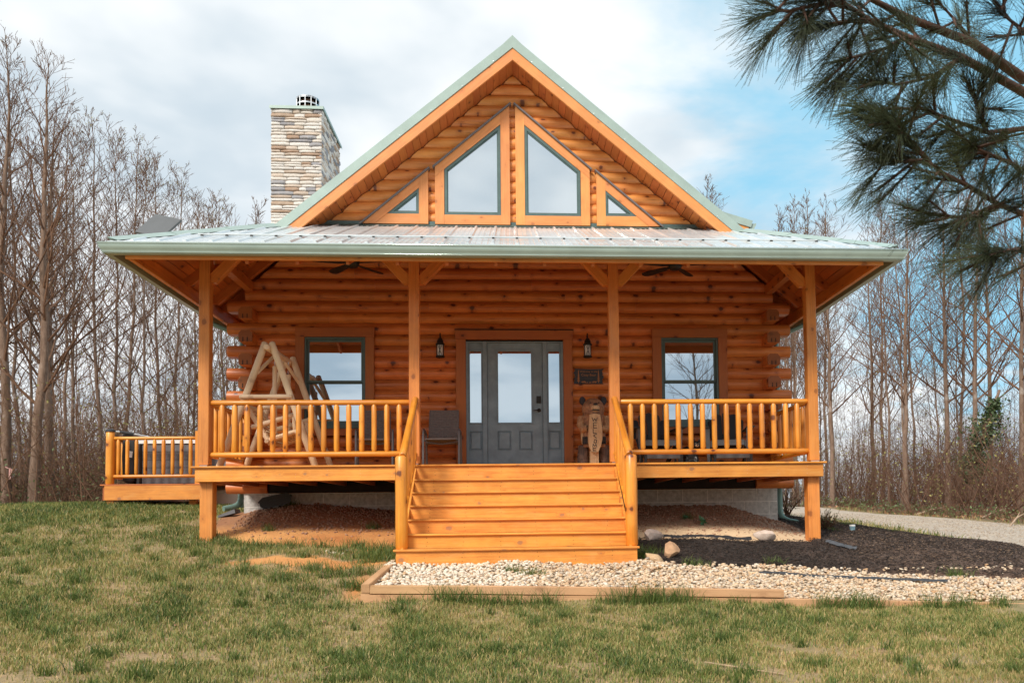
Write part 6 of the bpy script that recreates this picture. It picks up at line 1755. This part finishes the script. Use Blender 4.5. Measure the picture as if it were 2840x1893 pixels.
BK = bark_mat('grey_bark', (.26, .175, .125), (.155, .095, .065), 6, (.40, .33, .28)); TW = bark_mat('twig_bark', (.20, .105, .058), (.115, .058, .034))
BD = plain('bud_leaf', (.27, .245, .075), .7, 0, .15, 3); BB = plain('brown_bud', (.22, .12, .07), .8); IV = plain('ivy_leaf', (.055, .085, .030), .5, 0, .2, 4)
def gen_tree(seed, H, r0, nb, t0=.22, up=.85, spread=.30, lean=(0, 0), leafn=0, fork=0, leafs=.035, twig=1.0, wig=.065):
    rg_ = np.random.default_rng(seed); nseg = 14
    pts = []; x = y = 0.
    for i in range(nseg+1):
        t = i/nseg; pts.append((x+lean[0]*t, y+lean[1]*t, H*t)); x += rg_.normal(0, wig*.55); y += rg_.normal(0, wig*.55)
    rs = [r0*(1.25 if i == 0 else 1)*(1-i/nseg)**.85+.006 for i in range(nseg+1)]
    P0, P1, R0, R1, lv = [], [], [], [], []
    def tp(t):
        k = min(int(t*nseg), nseg-1); f_ = t*nseg-k; a, b = pts[k], pts[k+1]
        return np.array([a[j]+(b[j]-a[j])*f_ for j in range(3)]), rs[k]+(rs[k+1]-rs[k])*f_
    def limb(p, dr, L, r, lev):
        ns = 5 if lev == 0 else (3 if lev == 1 else 2)
        cur = p.copy(); d_ = dr/np.linalg.norm(dr); out = []
        for i in range(ns):
            nx_ = cur+d_*L/ns; rr0 = r*(1-i/ns*.8); rr1 = r*(1-(i+1)/ns*.8)
            P0.append(cur); P1.append(nx_); R0.append(max(rr0, .0055)); R1.append(max(rr1, .0045)); out.append((cur, d_.copy(), rr0))
            cur = nx_; d_ = d_+np.array([rg_.normal(0, .13), rg_.normal(0, .13), rg_.normal(.10, .07)*(1 if lev < 2 else .5)]); d_ /= np.linalg.norm(d_)
        if leafn and lev >= 1 and rg_.random() < leafn: lv.append(cur)
        if lev == 2: return
        kids = (int(6*twig) if lev == 0 else int(3*twig))
        for k in range(kids):
            q_, dd, rr_ = out[min(ns-1, int(rg_.uniform(.15, 1)*ns))]; f_ = rg_.random()
            base = q_+dd*L/ns*f_; side = rg_.normal(size=3); side -= dd*side.dot(dd); side /= np.linalg.norm(side)+1e-9
            nd = dd*.75+side*.65+np.array([0, 0, .25])
            limb(base, nd, L*(rg_.uniform(.3, .55) if lev == 0 else rg_.uniform(.35, .6)), rr_*.5, lev+1)
    az_ = rg_.uniform(0, 6.28)
    for i in range(nb):
        t = t0+(1-t0)*((i+rg_.random())/nb)**.9; t = min(t, .985); p_, r_ = tp(t); az_ += 2.4+rg_.normal(0, .4)
        el = up*rg_.uniform(.7, 1.2)+.35*t
        L = H*spread*(1-t)**.75*rg_.uniform(.6, 1.15)+.35
        limb(p_, np.array([math.cos(az_)*math.cos(el), math.sin(az_)*math.cos(el), math.sin(el)]), L, min(r_*.5, .045), 0)
    lvp = np.array(lv) if lv else np.zeros((0, 3))
    if len(lvp): lvp = lvp[rg_.random(len(lvp)) < .6]; lvp = np.repeat(lvp, 2, 0)+rg_.normal(0, .03, (len(lvp)*2, 3))
    leaves = (lvp, rg_.uniform(.5, 1.2, len(lvp))*leafs*.62, rg_)
    return P0, P1, R0, R1, leaves, (pts, rs, 7)
PROTO = {}
spec = {'a': dict(H=12, r0=.125, nb=30, t0=.28, spread=.33, up=.85, leafn=.25, leafs=.022), 'b': dict(H=12, r0=.14, nb=30, t0=.22, spread=.36, up=.7, leafn=.3, leafs=.025, lean=(.9, 0)),
        'c': dict(H=12, r0=.058, nb=30, t0=.30, spread=.30, up=.75, leafn=.45, leafs=.03), 'd': dict(H=12, r0=.062, nb=32, t0=.35, spread=.32, up=.7, leafn=.6, leafs=.035),
        'e': dict(H=12, r0=.10, nb=28, t0=.28, spread=.33, up=.62, leafn=.25, leafs=.025), 'f': dict(H=12, r0=.060, nb=28, t0=.25, spread=.30, up=.65, leafn=.4, leafs=.03),
        'g': dict(H=12, r0=.06, nb=26, t0=.42, spread=.24, up=1.05, leafn=.2, leafs=.03), 'c2': dict(H=12, r0=.052, nb=26, t0=.35, spread=.32, up=.6, leafn=.7, leafs=.035), 'f2': dict(H=12, r0=.055, nb=24, t0=.35, spread=.34, up=.65, leafn=.5, leafs=.03)}
for i, (k_, s_) in enumerate(spec.items()):
    P0, P1, R0, R1, lv, tb_ = gen_tree(100+i, **s_)
    if k_ in 'abe':
        PROTO[k_] = (seg_mesh('branches', P0, P1, R0, R1, [TW, BD, BK], 3, lv), seg_mesh('trunk', [(0, 0, 0)], [(0, 0, .01)], [.01], [.01], [TW, BD, BK], 3, None, tb_))
    PROTO[k_+'_all'] = seg_mesh('bare_tree', P0, P1, R0, R1, [TW, BD, BK], 3, lv, tb_)
trr = random.Random(50)
def put_tree(kind, x, y, H, label, group=None, hero=False, rz=None, cat='tree', dx=0):
    z = float(gh(np.array([x]), np.array([y]))[0])-.1; s = H/12
    rz = trr.uniform(0, 6.28) if rz is None else rz
    tilt = math.atan2(dx, H)
    Mx = Matrix.Translation((x, y, z)) @ Matrix.Rotation(tilt, 4, 'Y') @ Matrix.Rotation(rz, 4, 'Z') @ Matrix.Scale(s, 4)
    if hero:
        t = bpy.data.objects.new('bare_tree', None); link(t, None, Mx); WM[t.name] = Mx; tag(t, label, cat, group)
        br_m, tr_m = PROTO[kind]
        for nm, me_ in (('trunk', tr_m), ('branches', br_m)):
            o = bpy.data.objects.new(nm, me_); COL.objects.link(o); o.parent = t; WM[o.name] = Mx
        return t
    o = bpy.data.objects.new('bare_tree', PROTO[kind+'_all']); link(o, None, Mx)
    return tag(o, label, cat, group)
GL = 'slender bare tree deep in the brown wood left of the cabin'; GR = 'slender bare tree in the wood beyond the gravel driveway'; GB = 'bare treetop showing above the roof from behind the cabin'
def vis_h(x, y, v):
    """height of a tree whose tip stands at elevation slope v above the eye"""
    return v*(y+11.5)-.7-g1(x, y)
def band(side, u_, y):
    if side < 0:
        a = 'behind the big left trunks' if u_ < -.52 else ('above the lawn left of the side deck' if u_ < -.475 else ('behind the hot tub' if u_ < -.36 else 'seen between left post and log ends'))
    else:
        a = 'seen between log ends and right post' if u_ < .36 else ('just right of the right post' if u_ < .43 else ('behind the pale-barked driveway tree' if u_ < .50 else 'at the right, below the pine needles'))
    return a
hl = {0: 'tall straight grey-barked tree at the far left border, its top fork high in the sky', 1: 'tall grey tree at the left whose trunk leans right above a split base', 2: 'thinner grey trunk standing just right of the leaning split-base tree'}
LT = [t_ for i_, t_ in enumerate(LT) if i_ not in (6, 9, 14, 17, 21, 22)]
for i, (x, y, H, r, dx, k_) in enumerate(LT):
    if i in hl: put_tree({'c': 'a'}.get(k_, k_), x, y, H, hl[i], 'trees of the left wood', True, rz=0 if k_ == 'b' else None, dx=dx-(.9*H/12 if k_ == 'b' else 0))
    else: put_tree(k_ if i % 3 else k_.replace('c', 'c2') if k_ == 'c' else k_, x, y, H, ('thin bare tree near the wood edge ' if y < 16 else 'thin bare tree farther back ' if y < 23 else 'faint thin tree deep in the wood ')+band(-1, x/(y+11.5), y), 'slender trees in the left wood', dx=dx)
hr = {0: 'bare tree rising alone beside the right porch post beyond the driveway', 2: 'pale-barked tree on the far edge of the driveway, its foot in low greenery', 6: 'sturdy bare tree beyond the driveway at the right, half hidden by pine needles'}
RT = [t_ for i_, t_ in enumerate(RT) if i_ not in (4, 8, 10, 12, 14, 17)]
for i, (x, y, H, r, dx, k_) in enumerate(RT):
    if i in hr: put_tree('e', x, y, H, hr[i], 'trees of the right wood', True, dx=dx)
    else: put_tree(k_ if i % 3 else 'f2', x, y, H, ('thin bare tree near the driveway ' if y < 24 else 'thin bare tree farther back ' if y < 31 else 'faint thin tree deep in the wood ')+band(1, x/(y+11.5), y), 'slender trees in the right wood', dx=dx)
for (x, y, H, r, dx, k_) in BT: put_tree('g', x, y, H, ('fan-shaped bare treetop above the roof between dish and chimney' if -18.5 < x < -17 else 'bare treetop close to the left side of the chimney' if x > -17 and x < 0 else 'small bare treetop just right of the satellite dish' if x < 0 else 'bare twigs showing over the right slope of the main roof' if x < 15 else 'bare treetop above the right end of the porch roof'), 'treetops behind the roof', dx=dx)
for i in range(9):
    y = trr.uniform(17, 44); u_ = trr.uniform(-.68, -.30); x = u_*(y+11.5)
    vt = np.interp(u_, [-.68, -.60, -.52, -.46, -.40, -.30], [.47, .43, .38, .33, .27, .22])*trr.uniform(.8, 1.0)
    put_tree(trr.choice(['c', 'd', 'c2']), x, y, vis_h(x, y, vt), ('budding' if i % 2 else 'leafless')+' slender tree '+band(-1, u_, y), 'slender trees in the left wood')
for i in range(6):
    y = trr.uniform(24, 50); u_ = trr.uniform(.33, .70); x = u_*(y+11.5)
    put_tree(trr.choice(['f', 'f2', 'c2']), x, y, vis_h(x, y, trr.uniform(.22, .34)), ('budding' if i % 2 else 'leafless')+' slender tree '+band(1, u_, y), 'slender trees in the right wood')
put_tree('e', 10.2, -30, 13.5, 'bare tree across the yard mirrored in the right front window', None, True)
# ---- far wood and thickets: masses nobody could count
def thicket(name, n, xr, yr, hr_, label, seed, rad_=.02, nbr=14, leaf=.3, lsize=.05, spreadx=None, blen=.22, inside=None, mats=None, zoff=0, lean_=.09):
    rg_ = np.random.default_rng(seed)
    x = rg_.uniform(*xr, n); y = rg_.uniform(*yr, n)
    if inside is not None: k_ = inside(x, y); x, y = x[k_], y[k_]; n = len(x)
    z = gh(x, y)-.05+zoff; H = rg_.uniform(*hr_, n); ln = rg_.normal(0, lean_, (n, 2))*H[:, None]
    B = np.stack([x, y, z], 1); T_ = B+np.column_stack([ln, H]); P0, P1, R0, R1 = [], [], [], []
    Mid = (B+T_)/2+rg_.normal(0, lean_*.5, (n, 3))*H[:, None]
    r_ = rad_*H/5*rg_.uniform(.6, 1.5, n)
    P0 += [B, Mid]; P1 += [Mid, T_]; R0 += [r_, r_*.65]; R1 += [r_*.65, r_*.15]
    lvs = []
    for j in range(nbr):
        t = rg_.uniform(.2, .97, n)[:, None]; base = np.where(t < .5, B+(Mid-B)*t*2, Mid+(T_-Mid)*(t*2-1))
        a = rg_.uniform(0, 6.28, n); el = rg_.uniform(.2, 1.1, n); L = (H*blen*(1.05-t[:, 0])*rg_.uniform(.6, 1.6, n)+.25)[:, None]
        d_ = np.stack([np.cos(a)*np.cos(el), np.sin(a)*np.cos(el), np.sin(el)], 1); e1 = base+d_*L*.55; d2 = d_+rg_.normal(0, .25, (n, 3))+[0, 0, .2]; e2 = e1+d2*L*.5
        rr_ = np.maximum(r_*.35*(1.1-t[:, 0]), .006)
        P0 += [base, e1, e1]; P1 += [e1, e2, e1+(d_+rg_.normal(0, .5, (n, 3)))*L*.4]; R0 += [rr_, rr_*.7, rr_*.6]; R1 += [rr_*.7, rr_*.3, rr_*.25]
        k_ = rg_.random(n) < leaf; lvs.append(e2[k_]); k_ = rg_.random(n) < leaf; lvs.append(e1[k_])
    lv = np.concatenate(lvs); me_ = seg_mesh(name, np.concatenate(P0), np.concatenate(P1), np.concatenate(R0), np.concatenate(R1), mats or [TW, BD, BK], 3, (lv, rg_.uniform(.5, 1.3, len(lv))*lsize, rg_))
    return tag(mobj(name, me_), label, kind='stuff')
DK = bark_mat('undergrowth_bark', (.19, .095, .055), (.10, .05, .03))
cone = lambda lo, hi: (lambda x, y: (x/(y+11.5) > lo) & (x/(y+11.5) < hi))
thicket('far_wood', 2000, (-44, -6), (20, 50), (4, 10), 'mass of thin leafless trees filling the wood left of the cabin', 1, .013, 24, .35, .05, inside=cone(-.85, -.29))
thicket('far_wood', 1300, (10, 50), (24, 58), (3, 8.5), 'mass of thin leafless trees beyond the driveway', 2, .012, 24, .25, .05, inside=lambda x, y: cone(.30, .85)(x, y) & (x > 15.5))
thicket('undergrowth', 1500, (-26, -7.5), (9.4, 22), (.8, 4.2), 'brown undergrowth at the foot of the left wood', 3, .022, 9, .35, .035, blen=.3, inside=cone(-.85, -.27), lean_=.25)
thicket('undergrowth', 5200, (14.0, 44), (4, 46), (.5, 3.6), 'tangled brown undergrowth along the far side of the driveway', 4, .028, 9, .30, .045, blen=.38, inside=lambda x, y: cone(.33, .85)(x, y) & (sdf(x, y, DRIVE) > .9), mats=[DK, BD, BK], lean_=.30)
GLF = plain('ground_leaf', (.10, .135, .045), .6, 0, .2, 2)
thicket('ground_cover', 2600, (13.8, 30), (2, 40), (.08, .35), 'low green weeds along the far edge of the driveway', 5, .02, 5, .9, .05, blen=.5, inside=lambda x, y: cone(.33, .85)(x, y) & (sdf(x, y, DRIVE) > .15) & (sdf(x, y, DRIVE) < 2.4), mats=[TW, GLF, BK])
thicket('ground_cover', 900, (-22, -8), (9, 16), (.3, 1.6), 'scattered green sprigs in the left wood', 6, .02, 6, .8, .04, blen=.4, inside=cone(-.85, -.40), mats=[TW, GLF, BK])
# fallen pale branches on the bank
rb = np.random.default_rng(31)
for i, (x, y) in enumerate([(13.9, 11.5), (14.6, 9.6), (15.6, 12.8), (16.2, 10.6), (15.2, 15.2), (14.6, 18.5), (17.4, 13.5), (15.9, 8.2)]):
    a = rb.uniform(-.9, .9); L = rb.uniform(.8, 2.0); z = g1(x, y); el = rb.uniform(.1, 1.0)
    b = MB(); p0 = Vector((x, y, z+.02)); p1 = p0+Vector((math.cos(a)*L*.5, math.sin(a)*.3, math.sin(el)*L*.4)); p2 = p1+Vector((math.cos(a+.3)*L*.5, 0, math.sin(el*.5)*L*.4))
    b.tube([p0, p1, p2], [.028, .022, .010], 6); b.tube([p1, p1+Vector((.25, .1, .35))*L*.5], [.014, .006], 5)
    tag(b.build('fallen_branch', plain('bleached_wood', (.42, .30, .21), .85, 0, .1, 12), None, 60), ('long' if L > 1.4 else 'short')+' bleached fallen branch leaning in the undergrowth beyond the driveway', 'branch', 'fallen branches beyond the driveway')
# leaf litter
rl = np.random.default_rng(4); n = 9000; x = rl.uniform(13.5, 36, n); y = rl.uniform(3, 42, n); k_ = (sdf(x, y, DRIVE) > .3) & cone(.33, .85)(x, y); x, y = x[k_], y[k_]
lp = np.stack([x, y, gh(x, y)+.03], 1)
me_ = seg_mesh('leaf_litter', lp[:1], lp[:1]+[0, 0, .01], [.001], [.001], [TW, plain('dead_leaf', (.30, .16, .08), .8, 0, .25, 1)], 3, (lp, rl.uniform(.04, .09, len(lp)), rl)); tag(mobj('leaf_litter', me_), 'brown fallen leaves on the bank beyond the driveway', kind='stuff')
# ---- ivy-clad leaning trunk
t = thing('ivy_tree', (18.2, 21.0, g1(18.2, 21.0)), 'leaning trunk wrapped in dark green ivy beyond the driveway at the right', 'tree')
z0_ = g1(18.2, 21.0); pts = [(18.2, 21, z0_), (18.1, 21, z0_+1.2), (18.35, 21, z0_+2.2), (18.9, 21, z0_+3.4), (19.5, 21.1, z0_+4.8)]
b = MB(); b.tube(pts, [.14, .12, .11, .10, .05], 8); b.build('trunk', BK, t, 60)
ri = np.random.default_rng(3); cc_ = []
for i in range(3400):
    s_ = ri.uniform(.9, 3.7); k_ = int(s_ if s_ < 4 else 3); f_ = s_-int(s_); a, b_ = np.array(pts[min(int(s_), 3)]), np.array(pts[min(int(s_)+1, 4)])
    w_ = .34+.16*math.sin(s_*5); w_ = w_*(1.0 if s_ > 1.6 else .7)
    cc_.append(a+(b_-a)*f_+ri.normal(0, w_*.62, 3)*[1.15, 1, .7])
cc_ = np.array(cc_); o_ = np.array(WM[t.name].translation)
me_ = seg_mesh('ivy', cc_[:1]-o_, cc_[:1]-o_+[0, 0, .01], [.001], [.001], [TW, IV], 3, (cc_-o_, ri.uniform(.04, .10, len(cc_)), ri)); tag(mobj('ivy', me_, t, WM[t.name]), kind='stuff')
# ---- small twiggy shrub by the right downspout
def shrub(x, y, h, label):
    rs_ = np.random.default_rng(8); z = g1(x, y); P0, P1, R0, R1, lv = [], [], [], [], []
    for i in range(26):
        a = rs_.uniform(0, 6.28); d_ = np.array([math.cos(a)*.5, math.sin(a)*.5, 1.]); p_ = np.array([0., 0, 0]); L = h*rs_.uniform(.6, 1)
        for j in range(4):
            q_ = p_+d_*L/4/np.linalg.norm(d_); P0.append(p_); P1.append(q_); R0.append(.009-.0018*j); R1.append(.0075-.0018*j)
            if j: 
                for m_ in range(3):
                    e_ = q_+(d_+rs_.normal(0, .7, 3))*.085; P0.append(q_); P1.append(e_); R0.append(.0035); R1.append(.002); lv.append(e_)
            p_ = q_; d_ = d_+rs_.normal(0, .2, 3)
    lv = np.array(lv); me_ = seg_mesh('shrub', P0, P1, R0, R1, [TW, GLF], 4, (lv, rs_.uniform(.008, .02, len(lv)), rs_))
    return tag(mobj('shrub', me_, None, Matrix.Translation((x, y, z))), label, 'shrub')
shrub(5.05, 4.0, .75, 'small twiggy shrub with opening buds behind the right pier post')
shrub(4.78, 1.35, .22, 'tiny leafless shrub in the mulch next to the crushed can')
# weeds on the soil under the right side of the deck
def weed(x, y, s_, label):
    rs_ = np.random.default_rng(int(x*100)); z = float(gz(np.array([x]), np.array([y]))[0]); P0, P1, lv = [], [], []
    for i in range(7): a = rs_.uniform(0, 6.28); e_ = np.array([math.cos(a)*.6, math.sin(a)*.6, 1.2])*s_*rs_.uniform(.5, 1); P0.append((0, 0, 0)); P1.append(e_); lv += [e_, e_*.7+rs_.normal(0, .01, 3), e_*.5+rs_.normal(0, .012, 3)]
    lv = np.array(lv); me_ = seg_mesh('weed', P0, P1, [.003]*7, [.0015]*7, [GLF, plain('weed_leaf', (.05, .16, .07), .5)], 3, (lv, rs_.uniform(.3, .5, len(lv))*s_, rs_))
    return tag(mobj('weed', me_, None, Matrix.Translation((x, y, z))), label, 'weed')
weed(2.72, .78, .10, 'green weed growing on the soil under the right side of the deck'); weed(2.50, 1.0, .06, 'smaller weed left of the green one under the deck')
# ribbon on the leftmost trunk
b = MB(); b.add([(-12.42, 10.3, .62), (-12.34, 10.3, .60), (-12.38, 10.32, .35), (-12.44, 10.32, .33)], [(0, 1, 2, 3)]); b.add([(-12.55, 10.3, .68), (-12.42, 10.3, .62), (-12.42, 10.3, .60), (-12.55, 10.3, .65)], [(0, 1, 2, 3)])
tag(b.build('marker_ribbon', plain('pink_ribbon', (.75, .42, .38), .5), None), 'pink marker ribbon tied to the leftmost trunk', 'ribbon')

# ---- the pine in the foreground, trunk just outside the picture
NB = plain('pine_twig', (.085, .042, .028), .85, 0, .15, 20); ND = plain('pine_needle', (.048, .060, .024), .45, 0, .25, 3); ND2 = plain('pine_needle_brown', (.13, .06, .03), .6)
TX, TY = 3.15, -8.15
pn = thing('pine_tree', (TX, TY, g1(TX, TY)), 'long-needled pine whose dark branches hang into the upper right corner', 'pine tree')
b = MB(); b.tube([(TX, TY, g1(TX, TY)-.1), (TX+.03, TY, -.5), (TX-.02, TY+.02, 1.2), (TX+.02, TY, 3.0), (TX, TY, 5.5)], [.16, .14, .125, .10, .05], 12); b.build('trunk', BK, pn, 60)
rp = np.random.default_rng(12); NP0, NP1 = [], []; shoots = []
for k_, pts in PB.items():
    P_ = [np.array(p_) for p_ in pts]
    main = len(k_) == 1 and k_ not in 'HI'
    if main: P_ = [np.array((TX-.05, TY, P_[0][2]+.25))]+P_
    n = len(P_); r0_ = {'A': .028, 'B': .022}.get(k_, .013 if main else .009)
    rs_ = [r0_*(1-.8*i/(n-1)) for i in range(n)]
    b = MB(); b.tube([tuple(p_) for p_ in P_], rs_, 7); b.build('branch', NB, pn, 60)
    heavy = {'A': 10, 'A2': 7, 'B': 26, 'B2': 14, 'B3': 16, 'C': 24, 'C2': 10, 'D': 30, 'D2': 12, 'D3': 12, 'E': 16, 'F': 12, 'G': 20, 'H': 8, 'I': 12}[k_]
    st0 = {'A': .45, 'B': .35}.get(k_, .25 if main else 0)
    for j in range(int(heavy*.85)):
        t = st0+(1-st0)*(j+rp.random())/(heavy*.85); s_ = t*(n-1); i = min(int(s_), n-2); p_ = P_[i]+(P_[i+1]-P_[i])*(s_-i); d_ = P_[i+1]-P_[i]; d_ /= np.linalg.norm(d_)
        side = rp.normal(size=3)*[.8, .8, .9]+[-.15, 0, -.12]; sd_ = d_*rp.uniform(.5, 1.0)+side*.65; sd_ /= np.linalg.norm(sd_)
        L = rp.uniform(.05, .20)*(1 if main else .8); e_ = p_+sd_*L; e_[2] -= .02; shoots.append((p_, e_, sd_, 1.0))
    shoots.append((P_[-2], P_[-1], (P_[-1]-P_[-2])/np.linalg.norm(P_[-1]-P_[-2]), 1.6))
b = MB()
SP0 = [s[0] for s in shoots]; SP1 = [s[1] for s in shoots]
o_ = np.array(WM[pn.name].translation)
me_ = seg_mesh('shoots', np.array(SP0)-o_, np.array(SP1)-o_, [.0055]*len(SP0), [.004]*len(SP0), [NB], 4); tag(mobj('shoots', me_, pn, WM[pn.name]), kind='stuff')
for p_, e_, d_, q_ in shoots:
    nn = int(66*q_)
    t = rp.uniform(.35, 1.0, nn)[:, None]; base = p_+(e_-p_)*t
    side = rp.normal(size=(nn, 3)); side -= (side@d_)[:, None]*d_; side /= np.linalg.norm(side, axis=1, keepdims=True)
    an = rp.uniform(.10, .80, nn)[:, None]; nd = d_*np.cos(an)+side*np.sin(an); nd[:, 2] -= .10
    L = rp.uniform(.085, .15, nn)[:, None]; mid = base+nd*L*.55; tip = base+nd*L; tip[:, 2] -= .012*rp.random(nn)
    NP0.append(base); NP1.append(mid); NP0.append(mid); NP1.append(tip)
NP0 = np.concatenate(NP0)-o_; NP1 = np.concatenate(NP1)-o_
me_ = seg_mesh('needles', NP0, NP1, np.full(len(NP0), .00075), np.full(len(NP0), .0006), [ND], 3); tag(mobj('needles', me_, pn, WM[pn.name]), kind='stuff')
for (x, y, z) in ((1.79, -8.72, .60), (1.60, -8.9, .25)):
    b = MB(); b.lathe([(.004, -.03), (.010, -.01), (.008, .02), (.002, .045)], (x, y, z), 8); b.build('candle', ND2, pn, 40)
